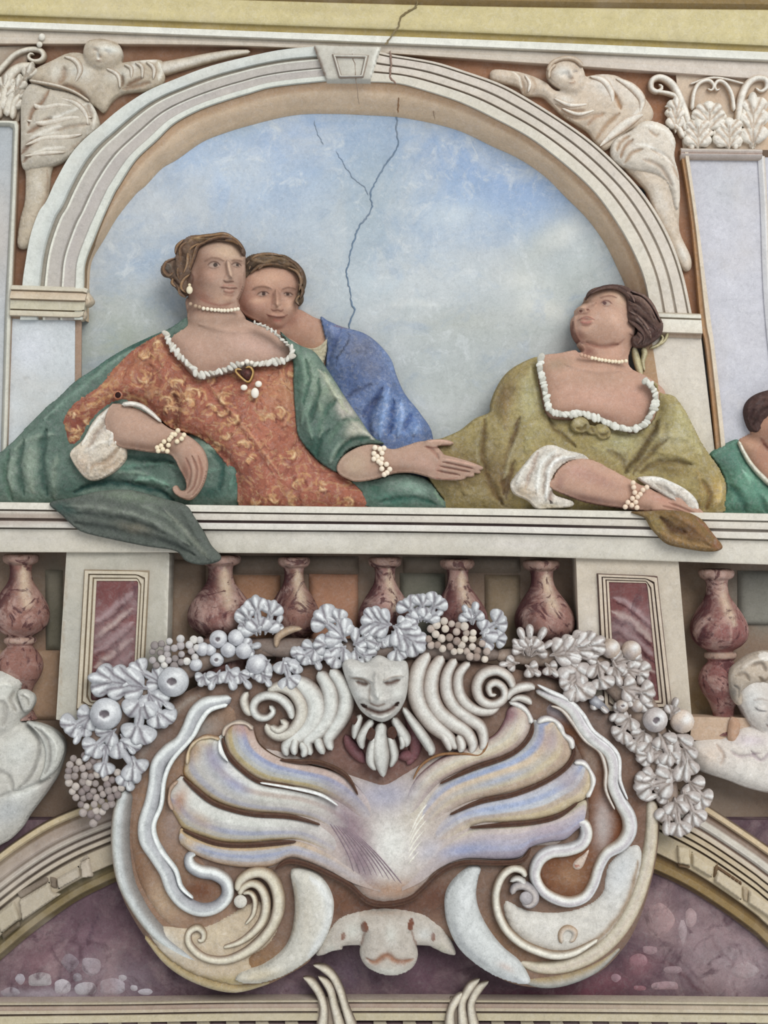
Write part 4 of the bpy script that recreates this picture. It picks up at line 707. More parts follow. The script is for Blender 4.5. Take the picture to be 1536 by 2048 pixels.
# cloak: sweep behind on the left, over the arm on the right, and the fall over the railing
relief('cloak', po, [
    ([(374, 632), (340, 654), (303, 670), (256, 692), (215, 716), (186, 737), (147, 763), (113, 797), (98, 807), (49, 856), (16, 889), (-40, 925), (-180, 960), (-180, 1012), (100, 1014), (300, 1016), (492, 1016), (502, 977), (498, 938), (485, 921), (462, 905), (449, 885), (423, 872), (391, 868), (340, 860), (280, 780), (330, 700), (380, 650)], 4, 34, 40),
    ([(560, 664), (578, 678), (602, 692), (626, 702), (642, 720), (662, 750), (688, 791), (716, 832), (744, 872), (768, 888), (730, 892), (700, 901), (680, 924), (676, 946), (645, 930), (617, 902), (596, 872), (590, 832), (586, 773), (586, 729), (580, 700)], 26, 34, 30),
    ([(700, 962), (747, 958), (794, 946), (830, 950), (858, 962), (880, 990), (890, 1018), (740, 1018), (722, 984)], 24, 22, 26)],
    '#5b7166', [
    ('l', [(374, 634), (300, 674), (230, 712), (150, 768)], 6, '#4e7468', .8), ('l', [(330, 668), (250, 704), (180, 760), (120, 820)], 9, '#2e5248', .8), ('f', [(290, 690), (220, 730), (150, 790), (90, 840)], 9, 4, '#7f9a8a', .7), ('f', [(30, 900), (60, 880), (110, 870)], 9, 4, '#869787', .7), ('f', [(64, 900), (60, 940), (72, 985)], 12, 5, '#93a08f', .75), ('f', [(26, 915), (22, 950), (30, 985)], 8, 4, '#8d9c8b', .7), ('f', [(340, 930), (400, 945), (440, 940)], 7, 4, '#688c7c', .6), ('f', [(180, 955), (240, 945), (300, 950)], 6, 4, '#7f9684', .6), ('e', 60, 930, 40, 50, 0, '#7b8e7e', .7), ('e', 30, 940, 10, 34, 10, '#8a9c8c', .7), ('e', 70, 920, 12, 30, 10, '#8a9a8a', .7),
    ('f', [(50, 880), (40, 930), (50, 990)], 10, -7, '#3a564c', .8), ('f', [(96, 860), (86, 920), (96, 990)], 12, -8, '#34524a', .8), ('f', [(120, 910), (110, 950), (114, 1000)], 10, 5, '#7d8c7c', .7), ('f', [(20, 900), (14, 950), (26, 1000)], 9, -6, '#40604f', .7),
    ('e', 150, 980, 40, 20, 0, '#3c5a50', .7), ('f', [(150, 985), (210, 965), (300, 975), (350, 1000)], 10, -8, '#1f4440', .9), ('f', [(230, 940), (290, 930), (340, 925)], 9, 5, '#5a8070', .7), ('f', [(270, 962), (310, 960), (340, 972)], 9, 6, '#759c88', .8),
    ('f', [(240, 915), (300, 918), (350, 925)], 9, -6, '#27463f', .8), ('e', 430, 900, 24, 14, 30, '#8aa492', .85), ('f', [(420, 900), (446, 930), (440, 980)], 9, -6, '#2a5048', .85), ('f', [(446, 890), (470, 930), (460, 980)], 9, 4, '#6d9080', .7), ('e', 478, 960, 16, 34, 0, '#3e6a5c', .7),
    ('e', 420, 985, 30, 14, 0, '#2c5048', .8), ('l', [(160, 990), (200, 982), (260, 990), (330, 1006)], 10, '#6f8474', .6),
    # over the arm
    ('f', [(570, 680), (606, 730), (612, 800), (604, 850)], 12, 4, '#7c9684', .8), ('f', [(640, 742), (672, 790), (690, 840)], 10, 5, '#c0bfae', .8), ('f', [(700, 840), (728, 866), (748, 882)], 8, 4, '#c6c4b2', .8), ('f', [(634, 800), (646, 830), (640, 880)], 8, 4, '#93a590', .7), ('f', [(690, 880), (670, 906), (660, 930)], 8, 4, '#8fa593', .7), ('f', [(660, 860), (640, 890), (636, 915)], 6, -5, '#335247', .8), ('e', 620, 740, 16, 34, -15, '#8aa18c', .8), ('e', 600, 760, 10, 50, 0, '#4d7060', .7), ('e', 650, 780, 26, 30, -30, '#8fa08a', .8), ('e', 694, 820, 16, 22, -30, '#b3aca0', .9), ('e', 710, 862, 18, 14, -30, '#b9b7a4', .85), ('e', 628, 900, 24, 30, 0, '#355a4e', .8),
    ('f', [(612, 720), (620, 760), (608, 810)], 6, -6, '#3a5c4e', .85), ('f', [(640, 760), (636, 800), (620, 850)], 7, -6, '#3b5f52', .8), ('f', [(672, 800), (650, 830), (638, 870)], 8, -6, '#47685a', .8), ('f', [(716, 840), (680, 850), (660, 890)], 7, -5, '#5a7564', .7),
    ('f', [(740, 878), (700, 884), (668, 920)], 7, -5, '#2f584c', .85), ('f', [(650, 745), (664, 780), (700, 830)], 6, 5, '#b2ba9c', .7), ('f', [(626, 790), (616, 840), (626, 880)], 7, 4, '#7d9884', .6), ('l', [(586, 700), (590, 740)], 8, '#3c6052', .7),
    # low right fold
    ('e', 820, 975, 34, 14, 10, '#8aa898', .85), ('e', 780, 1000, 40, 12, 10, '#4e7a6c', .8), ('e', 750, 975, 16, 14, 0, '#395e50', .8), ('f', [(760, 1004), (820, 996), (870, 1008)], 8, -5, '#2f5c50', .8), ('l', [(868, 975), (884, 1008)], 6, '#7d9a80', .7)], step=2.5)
relief('cloak_fall', po, [([(98, 1006), (150, 994), (200, 982), (260, 980), (320, 996), (370, 1010), (388, 1034), (405, 1061), (421, 1091), (440, 1112), (434, 1124), (402, 1130), (371, 1122), (350, 1102), (293, 1093), (228, 1080), (169, 1066), (146, 1053), (122, 1030)], 84, 18, 24)], '#596059', [
    ('f', [(130, 1012), (200, 1016), (300, 1040), (380, 1090)], 10, 6, '#7c8478', .7), ('f', [(150, 1046), (230, 1060), (320, 1080), (390, 1110)], 10, -6, '#3f4642', .8), ('f', [(150, 1026), (250, 1040), (330, 1066)], 8, -5, '#424a46', .7), ('f', [(280, 1010), (340, 1040), (390, 1090)], 9, 4, '#737d70', .7),
    ('e', 260, 994, 60, 10, 8, '#6f7c6a', .8), ('e', 130, 1016, 24, 10, 20, '#34504a', .8), ('f', [(360, 1020), (380, 1060), (410, 1110)], 7, -4, '#4a504a', .7), ('e', 270, 1056, 30, 8, 12, '#6e6858', .7), ('f', [(330, 1020), (370, 1060), (420, 1118)], 6, 4, '#808677', .6)], step=2.5)

# ---- woman in olive on the right
pw = thing('person', 'woman in olive green dress looking up to the left, brown drapery under her hand', 'person', 1180, 1018, -10)
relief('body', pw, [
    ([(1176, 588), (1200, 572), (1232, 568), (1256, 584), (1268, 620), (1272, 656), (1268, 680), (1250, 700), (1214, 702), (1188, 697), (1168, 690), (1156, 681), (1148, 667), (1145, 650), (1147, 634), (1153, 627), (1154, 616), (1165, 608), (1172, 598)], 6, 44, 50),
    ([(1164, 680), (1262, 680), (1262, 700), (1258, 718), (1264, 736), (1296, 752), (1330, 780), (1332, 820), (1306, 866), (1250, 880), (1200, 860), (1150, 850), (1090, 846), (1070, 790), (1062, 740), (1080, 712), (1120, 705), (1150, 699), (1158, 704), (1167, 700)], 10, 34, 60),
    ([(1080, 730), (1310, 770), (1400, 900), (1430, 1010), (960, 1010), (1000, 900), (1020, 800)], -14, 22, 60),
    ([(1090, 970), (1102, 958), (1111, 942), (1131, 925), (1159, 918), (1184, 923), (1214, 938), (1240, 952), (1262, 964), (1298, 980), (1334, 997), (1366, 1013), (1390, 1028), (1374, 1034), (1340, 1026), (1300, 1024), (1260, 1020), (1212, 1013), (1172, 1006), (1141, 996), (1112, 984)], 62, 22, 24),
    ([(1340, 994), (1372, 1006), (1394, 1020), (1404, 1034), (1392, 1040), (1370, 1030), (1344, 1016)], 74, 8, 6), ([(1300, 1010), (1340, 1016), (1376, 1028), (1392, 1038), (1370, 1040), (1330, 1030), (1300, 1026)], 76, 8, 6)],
    '#b88d74', [
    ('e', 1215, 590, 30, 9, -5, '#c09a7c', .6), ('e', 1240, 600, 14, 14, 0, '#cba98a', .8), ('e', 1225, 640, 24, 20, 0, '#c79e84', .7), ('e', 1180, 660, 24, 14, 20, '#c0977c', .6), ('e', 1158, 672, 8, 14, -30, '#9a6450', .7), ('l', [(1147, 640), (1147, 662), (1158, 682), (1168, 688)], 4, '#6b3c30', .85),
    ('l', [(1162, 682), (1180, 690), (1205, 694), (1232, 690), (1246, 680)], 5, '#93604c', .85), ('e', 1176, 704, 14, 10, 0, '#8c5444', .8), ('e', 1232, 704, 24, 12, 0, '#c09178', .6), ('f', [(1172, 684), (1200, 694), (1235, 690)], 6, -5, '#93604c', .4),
    ('l', [(1176, 592), (1168, 604), (1176, 606)], 5, '#5b4026', .6), ('e', 1173, 604, 7, 3.5, -15, '#6b4c2c', .8),
    *eye_ops(1210, 609, 22, 4, '#5a3a3a', lid='#6a3f38', dx=-4), ('l', [(1198, 599), (1206, 595), (1220, 594), (1232, 599)], 3.5, '#7a4c3c', .8, .4), ('r', [(1198, 597), (1214, 592), (1232, 596)], 7, 3),
    ('r', [(1190, 606), (1174, 612), (1160, 618)], 11, 10), ('g', 1160, 620, 8, 8, 0, 5), ('e', 1162, 615, 9, 4, -25, '#c9a182', .8), ('h', 1161, 623, 3.2, 2.6, 0, '#5f2f26', .9), ('h', 1174, 621.5, 3.4, 2.2, 10, '#6e3c2e', .85), ('l', [(1155, 622), (1160, 628), (1172, 628), (1180, 622)], 3, '#94604c', .6), ('g', 1168, 632, 5, 3, 0, -3),
    ('r', [(1156, 641), (1168, 636), (1182, 641)], 6, 5), ('r', [(1160, 646), (1172, 648), (1182, 645)], 6, 5), ('l', [(1155, 642), (1163, 638), (1168, 636), (1175, 637), (1188, 643)], 2.6, '#8a3e34', .9, .4), ('l', [(1159, 645), (1170, 648), (1180, 645)], 6, '#b4685a', .85), ('l', [(1162, 640), (1174, 641)], 3.5, '#b06a5c', .7), ('l', [(1162, 652), (1172, 653), (1182, 649)], 3, '#8c5846', .7),
    ('g', 1160, 666, 12, 10, 0, 6), ('g', 1215, 645, 24, 18, 0, 5), ('g', 1264, 662, 9, 9, 0, 7), ('h', 1265, 662, 8, 8, 0, '#c39880', .7), ('l', [(1256, 668), (1266, 672), (1274, 664)], 3, '#6c4234', .8), ('l', [(1254, 600), (1256, 640), (1262, 652)], 5, '#92705c', .6),
    ('l', [(1261, 674), (1262, 700), (1256, 722)], 4, '#8c624e', .8), ('l', [(1160, 684), (1160, 700), (1164, 708)], 5, '#c29a80', .7),
    ('e', 1110, 730, 30, 12, -10, '#a08468', .8), ('e', 1200, 760, 70, 14, 0, '#b38c72', .6), ('e', 1190, 800, 70, 24, 5, '#c6967e', .9), ('e', 1270, 800, 30, 30, 0, '#c08d76', .7), ('e', 1200, 832, 50, 6, 8, '#9c6a56', .5), ('r', [(1130, 730), (1190, 744), (1240, 742)], 10, 2.5),
    ('e', 1150, 945, 24, 14, 10, '#bb8b78', .8), ('e', 1190, 960, 40, 12, 20, '#ab7c6a', .7), ('e', 1180, 1000, 60, 8, 10, '#80594c', .85), ('l', [(1112, 984), (1150, 1000), (1200, 1012), (1256, 1018)], 4, '#5f3a32', .8), ('e', 1115, 965, 8, 14, 10, '#9a6c5c', .7),
    ('e', 1320, 1002, 34, 9, 24, '#b57f68', .8), ('l', [(1284, 1020), (1330, 1022), (1372, 1032)], 3, '#5a3226', .85), ('f', [(1330, 1006), (1360, 1018), (1390, 1032)], 3, -3, '#7c4a3a', .7), ('f', [(1316, 1012), (1350, 1022), (1376, 1034)], 3, -3, '#7c4a3a', .6)],
    step=1.7, mat='fresco_flesh')
relief('hair', pw, [([(1173, 598), (1176, 585), (1184, 577), (1200, 572), (1226, 567), (1250, 571), (1268, 581), (1288, 588), (1302, 604), (1316, 628), (1328, 650), (1323, 670), (1308, 684), (1288, 694), (1268, 692), (1263, 675), (1272, 668), (1276, 658), (1262, 652), (1254, 642), (1252, 620), (1252, 598), (1242, 587), (1226, 581), (1200, 582), (1184, 588)], 24, 30, 22)], '#5f4840', [
    ('l', [(1180, 584), (1210, 576), (1244, 580)], 7, '#7b5844', .8), ('f', [(1258, 592), (1284, 604), (1306, 634)], 4, 3, '#7d6455', .7), ('f', [(1258, 606), (1282, 620), (1310, 650)], 4, 3, '#796052', .7), ('f', [(1262, 620), (1286, 640), (1312, 664)], 4, -4, '#3b2a28', .8),
    ('f', [(1256, 600), (1276, 612), (1300, 640)], 4, -4, '#3d2b28', .8), ('f', [(1264, 634), (1282, 652), (1296, 676)], 4, 3, '#7d6458', .7), ('f', [(1270, 646), (1282, 668), (1282, 686)], 4, -4, '#39282a', .8), ('e', 1306, 670, 14, 14, 0, '#45302f', .8), ('f', [(1262, 588), (1290, 600), (1308, 622)], 3, -3, '#453230', .7)], step=1.7)
locks(pw, [[(1182, 586), (1204, 575), (1230, 573), (1250, 582), (1262, 596)], [(1256, 590), (1280, 596), (1300, 616), (1314, 642)], [(1258, 606), (1280, 616), (1302, 640), (1314, 664)], [(1258, 622), (1280, 636), (1298, 660), (1302, 678)], [(1258, 640), (1276, 652), (1290, 672), (1286, 688)], [(1262, 582), (1288, 592), (1306, 612), (1322, 644)], [(1276, 664), (1284, 676), (1276, 688)], [(1240, 578), (1262, 590), (1270, 606)]], 7, 50, ['#5b443d', '#80665a', '#432f2e'])
for q, wd in (([(1318, 690), (1330, 680), (1336, 664), (1340, 652), (1334, 646), (1328, 654)], [5, 7, 7, 6, 5, 3]), ([(1300, 696), (1316, 690), (1326, 676), (1320, 668)], [6, 7, 6, 4]), ([(1268, 692), (1272, 710), (1280, 740), (1284, 756)], [8, 14, 13, 5]), ([(1286, 694), (1290, 706), (1286, 724), (1290, 742)], [10, 12, 9, 4])):
    strip('hair_ribbon', pw, q, wd, 14, 8, ['#a3966a', '#c9bf95', '#a69a70'], mat='fresco_cloth')
relief('dress', pw, [
    ([(1078, 712), (1037, 728), (1011, 748), (993, 776), (982, 805), (979, 824), (951, 836), (920, 860), (886, 875), (860, 884), (846, 930), (862, 966), (886, 1000), (896, 1024), (1100, 1026), (1300, 1026), (1440, 1028), (1452, 1006), (1455, 976), (1444, 942), (1421, 908), (1404, 882), (1386, 846), (1370, 817), (1350, 791), (1324, 784), (1316, 765), (1304, 764), (1316, 790), (1312, 820), (1294, 850), (1262, 864), (1225, 852), (1180, 838), (1130, 838), (1096, 830), (1082, 780), (1076, 740)], 16, 44, 56)], '#9a8b58', [('f', [(1060, 740), (1064, 790), (1050, 840)], 24, 4, '#b5ab7a', .7), ('f', [(1010, 780), (1006, 820), (1010, 860)], 14, 3, '#917a4c', .6), ('f', [(1086, 840), (1060, 870), (1050, 905)], 12, 4, '#aba06a', .7), ('f', [(1350, 810), (1376, 860), (1400, 910)], 18, 5, '#b3a974', .7), ('f', [(1290, 880), (1330, 870), (1370, 880)], 12, 4, '#b5ac80', .6), ('f', [(1180, 892), (1220, 906), (1260, 896)], 10, 4, '#aca374', .6), ('f', [(930, 880), (910, 930), (930, 990)], 10, 4, '#8a7a4a', .6), ('f', [(1310, 905), (1350, 910), (1400, 930)], 8, 4, '#a3935a', .7), ('f', [(1330, 850), (1320, 880), (1290, 910)], 8, -5, '#7d6a3a', .6),
    ('e', 1060, 790, 26, 40, 0, '#a9a273', .8), ('e', 1010, 790, 18, 40, 20, '#7d6540', .8), ('e', 920, 950, 60, 50, 0, '#6e5a38', .8), ('e', 950, 985, 50, 9, 3, '#97875a', .8), ('e', 1000, 960, 30, 60, -10, '#715a38', .7), ('e', 1040, 740, 20, 14, -30, '#93804e', .6),
    ('f', [(970, 840), (962, 900), (976, 960), (1004, 1010)], 12, -7, '#5e4728', .8), ('f', [(1038, 836), (1020, 890), (1008, 940), (1006, 990)], 8, -8, '#644a2e', .85), ('f', [(1036, 870), (1018, 910), (1006, 960)], 7, 6, '#a79a70', .85), ('f', [(960, 860), (952, 910), (966, 940)], 8, 4, '#93875a', .6), ('f', [(1030, 920), (1016, 960), (1010, 1000)], 6, -4, '#553a2a', .7),
    ('f', [(1098, 836), (1112, 860), (1150, 896)], 7, -6, '#5d4824', .85), ('e', 1080, 860, 20, 24, 20, '#9d9160', .7), ('e', 1180, 880, 50, 18, 10, '#8f7f48', .6), ('e', 1240, 880, 40, 24, 0, '#a8a376', .8), ('e', 1170, 860, 20, 8, 0, '#7b6a3c', .7),
    ('g', 1162, 848, 14, 12, 0, 12), ('h', 1158, 848, 9, 8, 0, '#b9ab7c', .6), ('g', 1204, 862, 14, 12, 0, 10), ('h', 1204, 862, 8, 7, 0, '#a9965a', .6), ('l', [(1148, 852), (1160, 866), (1176, 868), (1190, 870), (1206, 880), (1222, 872)], 6, '#6a572c', .75),
    ('e', 1360, 850, 26, 40, -20, '#a8a06e', .8), ('e', 1340, 880, 30, 20, 0, '#b3aa82', .6), ('e', 1430, 980, 20, 30, 0, '#b0924c', .85), ('f', [(1316, 842), (1296, 880), (1262, 930), (1246, 948)], 10, -9, '#574424', .9), ('f', [(1330, 880), (1290, 916), (1262, 950)], 7, -5, '#66522e', .8), ('f', [(1380, 930), (1320, 924), (1276, 946)], 9, -7, '#64502c', .8),
    ('e', 1340, 940, 40, 12, 10, '#7d6a3c', .8), ('f', [(1400, 960), (1416, 990), (1410, 1020)], 9, -6, '#7a5a2c', .75), ('f', [(1436, 960), (1440, 985), (1432, 1010)], 9, 5, '#c6ab66', .8), ('f', [(1390, 940), (1400, 980), (1396, 1010)], 8, 4, '#ae924e', .6), ('f', [(1210, 900), (1240, 920), (1250, 945)], 8, -4, '#6a5630', .6)], step=2.5)
CUFF = [('f', [(1060, 920), (1040, 950), (1030, 970)], 6, 4, '#dcdad0', .9), ('f', [(1076, 904), (1062, 940), (1050, 980)], 6, -4, '#ab9484', .8), ('f', [(1110, 900), (1080, 930), (1072, 985)], 7, 5, '#e6e6de', .9), ('f', [(1120, 908), (1094, 930), (1084, 990)], 5, -4, '#a39082', .8), ('f', [(1150, 912), (1110, 922), (1096, 950), (1092, 1000)], 7, 5, '#e8e8e2', .9),
        ('f', [(1104, 980), (1100, 1006)], 6, -5, '#8d7466', .8), ('e', 1050, 985, 20, 14, 20, '#b9a384', .8), ('e', 1100, 1012, 20, 5, 0, '#b5a888', .7), ('h', 1101, 1005, 3, 3, 0, '#3a3230', .8)]
relief('cuff', pw, [([(1020, 968), (1032, 948), (1053, 922), (1068, 904), (1089, 891), (1110, 890), (1136, 900), (1167, 908), (1180, 923), (1146, 922), (1124, 932), (1106, 956), (1106, 977), (1112, 990), (1146, 1002), (1142, 1014), (1094, 1018), (1073, 1018), (1056, 1002), (1028, 988)], 56, 20, 18)], '#cfc8bb', CUFF, step=2)
relief('cuff', pw, [([(1276, 956), (1296, 952), (1320, 954), (1352, 967), (1380, 984), (1396, 1004), (1398, 1024), (1384, 1026), (1362, 1010), (1336, 996), (1314, 982), (1296, 972)], 68, 16, 14)], '#cdc5b8', [('l', [(1290, 956), (1340, 964), (1380, 990), (1394, 1016)], 7, '#e6e4dc', .9), ('f', [(1310, 968), (1340, 984), (1370, 1008)], 6, -4, '#a8998a', .8), ('f', [(1330, 970), (1350, 990)], 5, 3, '#dcd8ce', .7)], step=2)
relief('knotted_bow', pw, [([(1142, 846), (1150, 836), (1166, 834), (1178, 844), (1178, 858), (1166, 866), (1150, 864), (1142, 856)], 58, 12, 12), ([(1188, 858), (1196, 848), (1212, 850), (1222, 862), (1220, 874), (1206, 880), (1194, 874)], 57, 11, 11), ([(1170, 852), (1184, 850), (1198, 858), (1192, 870), (1176, 866)], 55, 9, 8)], '#8f8050', [('e', 1158, 846, 8, 7, 0, '#c2b486', .85), ('f', [(1152, 856), (1164, 858), (1172, 850)], 4, -4, '#6a572c', .8), ('e', 1205, 860, 8, 6, 0, '#b3a468', .8), ('f', [(1198, 868), (1208, 872), (1216, 864)], 4, -4, '#64522a', .8), ('l', [(1180, 852), (1186, 864)], 4, '#64522a', .8)], step=1.8)
lc = group_mesh('lace_neckline', pw, 1190, 830, 50)
lp = resample(cr([(1082, 716), (1080, 740), (1087, 766), (1092, 792), (1100, 819), (1118, 827), (1141, 829), (1167, 827), (1184, 834), (1199, 838), (1225, 850), (1245, 857), (1266, 858), (1285, 852), (1300, 832), (1309, 810), (1312, 790), (1303, 772), (1290, 762)], False, 4), 58)
strip('lace_band', lc, lp, 11, 52, 6, ['#aaa698', '#d0cfc6', '#b3afa3'], mat='fresco_cloth', n=1)
for i, (x, y) in enumerate(lp):
    tx_, ty_ = lp[min(i+1, 57)]-lp[max(i-1, 0)]; a = math.degrees(math.atan2(ty_, tx_))+rs.choice((48, 58, 66, 40))
    ball('lace_ruffle', lc, x+rs.uniform(-1.5, 1.5), y+rs.uniform(-1.5, 1.5), 60, 8.4*rs.uniform(.75, 1.25), '#d8d8ce' if i % 3 else '#bebdb2', 'fresco_stucco', .5, rs.uniform(.5, .75), a+rs.uniform(-40, 40))
nk = group_mesh('pearl_necklace', pw, 1210, 718, 44)
for x, y in ((1163, 710), (1170, 712), (1177, 714), (1184, 716), (1191, 717), (1198, 719), (1204, 720), (1211, 721), (1218, 722), (1225, 723), (1231, 723), (1238, 724), (1244, 723), (1252, 722)): ball('pearl', nk, x, y, 46, 3.9, '#ecdfc4' if x > 1180 else '#c4a28c')
b3 = group_mesh('pearl_bracelet', pw, 1272, 990, 84)
for x, y in ((500, 1020), (505, 1055), (513, 1095), (575, 1075), (605, 1055), (555, 1108), (495, 1140), (460, 1170), (520, 1168), (530, 1210), (440, 1205), (490, 1192), (535, 1128)): ball('pearl', b3, 1136+x/3.84, 700+y/3.84, 92, 5.2, '#e6d2bc')
relief('drapery', pw, [([(1262, 1024), (1296, 1022), (1340, 1020), (1372, 1024), (1390, 1030), (1408, 1042), (1426, 1066), (1446, 1092), (1436, 1102), (1408, 1103), (1370, 1097), (1338, 1089), (1318, 1073), (1302, 1055), (1290, 1036)], 86, 16, 20)], '#7d6238', [
    ('e', 1310, 1046, 14, 22, -30, '#94804a', .8), ('f', [(1320, 1034), (1344, 1056), (1370, 1064)], 10, -7, '#4a3120', .9), ('f', [(1340, 1030), (1380, 1050), (1420, 1090)], 8, 4, '#946f44', .7), ('e', 1380, 1064, 30, 12, 30, '#6b4a2e', .8), ('f', [(1320, 1066), (1360, 1084), (1420, 1096)], 8, 4, '#a07c48', .7), ('e', 1434, 1092, 10, 8, 0, '#8a5838', .8), ('l', [(1390, 1030), (1414, 1058), (1440, 1090)], 4, '#8c5a40', .7)], step=2.2)

# ---- woman in green, cut by the right edge
pg = thing('person', 'dark-haired woman in teal green at the right edge, her head bowed', 'person', 1530, 1025, -10)
relief('body', pg, [
    ([(1500, 860), (1508, 830), (1530, 800), (1580, 790), (1640, 810), (1650, 870), (1620, 910), (1580, 920), (1546, 900), (1520, 886)], 2, 40, 40),
    ([(1474, 884), (1500, 866), (1540, 870), (1640, 900), (1700, 960), (1700, 1010), (1560, 1010), (1510, 960), (1484, 910)], -6, 26, 40)], '#b07f62', [
    ('e', 1500, 890, 16, 12, 20, '#c29272', .7), ('e', 1524, 920, 20, 20, 30, '#ad7a60', .6), ('l', [(1520, 876), (1530, 890), (1540, 904)], 6, '#7d4634', .85), ('e', 1534, 862, 10, 14, 0, '#9c6a50', .7), ('l', [(1526, 888), (1536, 896)], 5, '#5e2e24', .7),
    *eye_ops(1566, 872, 20, 12, '#3a2a26'), *eye_ops(1606, 868, 18, -4, '#3a2a26'), ('r', [(1586, 862), (1584, 892)], 10, 10), ('l', [(1570, 905), (1584, 908), (1598, 903)], 4, '#8a443a', .9)], step=2.4, mat='fresco_flesh')
relief('hair', pg, [([(1500, 858), (1490, 828), (1494, 806), (1510, 790), (1536, 780), (1580, 772), (1640, 790), (1650, 826), (1600, 826), (1556, 830), (1530, 846), (1516, 866)], 14, 34, 30)], '#4f3a36', [('f', [(1504, 820), (1520, 800), (1550, 792)], 6, 4, '#6a5048', .7), ('f', [(1504, 850), (1516, 826), (1540, 812)], 6, -4, '#352524', .7), ('f', [(1498, 840), (1508, 812), (1530, 796)], 4, -3, '#35262a', .6)], step=2.2)
relief('dress', pg, [([(1476, 878), (1442, 893), (1421, 910), (1440, 940), (1452, 980), (1448, 1030), (1720, 1034), (1720, 1000), (1600, 985), (1540, 968), (1504, 930), (1484, 896)], 6, 36, 36)], '#55816e', [
    ('e', 1450, 920, 20, 20, 0, '#5d8274', .8), ('e', 1490, 960, 26, 26, 30, '#6fa088', .8), ('f', [(1480, 940), (1510, 980), (1536, 1010)], 10, 5, '#7db096', .7), ('f', [(1460, 970), (1480, 1000), (1490, 1024)], 10, -6, '#345c50', .8), ('f', [(1500, 960), (1520, 1000), (1530, 1024)], 10, -5, '#3d6c5c', .7), ('l', [(1430, 908), (1470, 884)], 6, '#6b8e7e', .7)], step=2.5)
strip('neck_edging', pg, [(1478, 882), (1488, 904), (1504, 930), (1524, 952), (1550, 974), (1600, 992), (1700, 1004)], [6, 8, 9, 10, 10, 10, 8], 34, 8, ['#b9b4a0', '#dcdac8', '#b0ab96'], mat='fresco_cloth')
# ================================================================ BALUSTRADE
def rl(y0, y5, y10, y15): return [(-180, y0-2), (0, y0), (500, y5), (1000, y10), (1536, y15), (1720, y15+4)]
rail = thing('balcony_railing', 'long pale stone handrail with grooved edge running across the whole balcony', 'railing', 768, 1110, 40)
R0, R1 = rl(1004, 1011, 1017, 1027), rl(1104, 1106, 1112, 1129)
band('handrail', rail, R0, R1, [(0, 20, '#cdc8bb'), (.01, 52, '#d2cec2'), (.14, 54, '#d0ccc0'), (.15, 46, '#6b6058'), (.17, 46, '#7a6e64'), (.18, 50, '#cdc7bc'), (.31, 50, '#c4bdb2'), (.33, 40, '#5e4e4e'), (.365, 40, '#6b5a5a'), (.375, 50, '#d4d0c8'),
     (.50, 50, '#ccc8be'), (.515, 34, '#6a605a'), (.53, 34, '#80766c'), (.54, 38, '#c5c1b6'), (.97, 38, '#c9c4b6'), (1, 36, '#bdb5a4')], 30, n=200, sub=2, back=12,
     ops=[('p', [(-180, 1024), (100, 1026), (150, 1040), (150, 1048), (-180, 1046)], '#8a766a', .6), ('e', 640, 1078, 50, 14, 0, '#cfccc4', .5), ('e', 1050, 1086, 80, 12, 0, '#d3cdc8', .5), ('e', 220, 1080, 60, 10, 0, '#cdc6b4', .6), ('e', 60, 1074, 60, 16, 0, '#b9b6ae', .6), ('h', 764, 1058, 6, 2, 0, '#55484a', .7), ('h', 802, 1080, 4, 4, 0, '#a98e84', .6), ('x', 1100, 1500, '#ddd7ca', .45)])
bw = thing('wall_behind', None, None, 768, 1500, -40, kind='structure')
GAIN = 1.75      # tints brightened to make up for the rail's shade on this wall
flat('backing', [(-180, 1080), (1720, 1090), (1720, 1700), (-180, 1700)], -44, '#6f5f52', [
    ('e', 110, 1170, 20, 60, 0, '#55564c', .8), ('e', 60, 1340, 60, 60, 0, '#8c7260', .9), ('e', 365, 1180, 24, 60, 0, '#7a6a5b', .9), ('e', 520, 1130, 60, 16, 0, '#6e635a', .9), ('e', 680, 1135, 60, 14, 0, '#6b6258', .9), ('e', 1500, 1180, 50, 40, 0, '#6f6d66', .9),
    ('e', 1530, 1240, 30, 30, 0, '#5f5f58', .8), ('e', 1400, 1400, 40, 60, 0, '#867255', .9), ('e', 990, 1140, 60, 20, 0, '#6c6055', .8), ('e', 840, 1160, 30, 20, 0, '#585850', .8), ('e', 1380, 1200, 20, 80, 0, '#6b5c4c', .7)], kind=None, parent=bw, step=6)
def block(x0, y0, x1, y1, col): return relief('stone_block', bw, [([(x0, y0), (x1, y0+1), (x1+1, y1), (x0+1, y1)], -42, 10, 5, True)], col, step=5, mat='fresco_plaster', back=4)
for b in ((466, 1150, 560, 1300, '#85654f'), (618, 1148, 716, 1300, '#8a6753'), (800, 1146, 890, 1300, '#5c5c52'), (970, 1150, 1040, 1300, '#6c5f4e'), (340, 1120, 410, 1300, '#746456'), (1476, 1142, 1600, 1250, '#66655e'), (90, 1140, 124, 1300, '#5b584c'), (-60, 1300, 118, 1440, '#87705c'), (466, 1112, 716, 1148, '#6c6156'), (806, 1114, 1040, 1146, '#6a6055')): block(*b)
strip('stain', bw, [(400, 1140), (396, 1170), (380, 1200), (376, 1214)], [4, 10, 8, 3], -40, 3, ['#77736c', '#8a8880', '#6c6860'], mat='fresco_plaster')
GAIN = 1.0

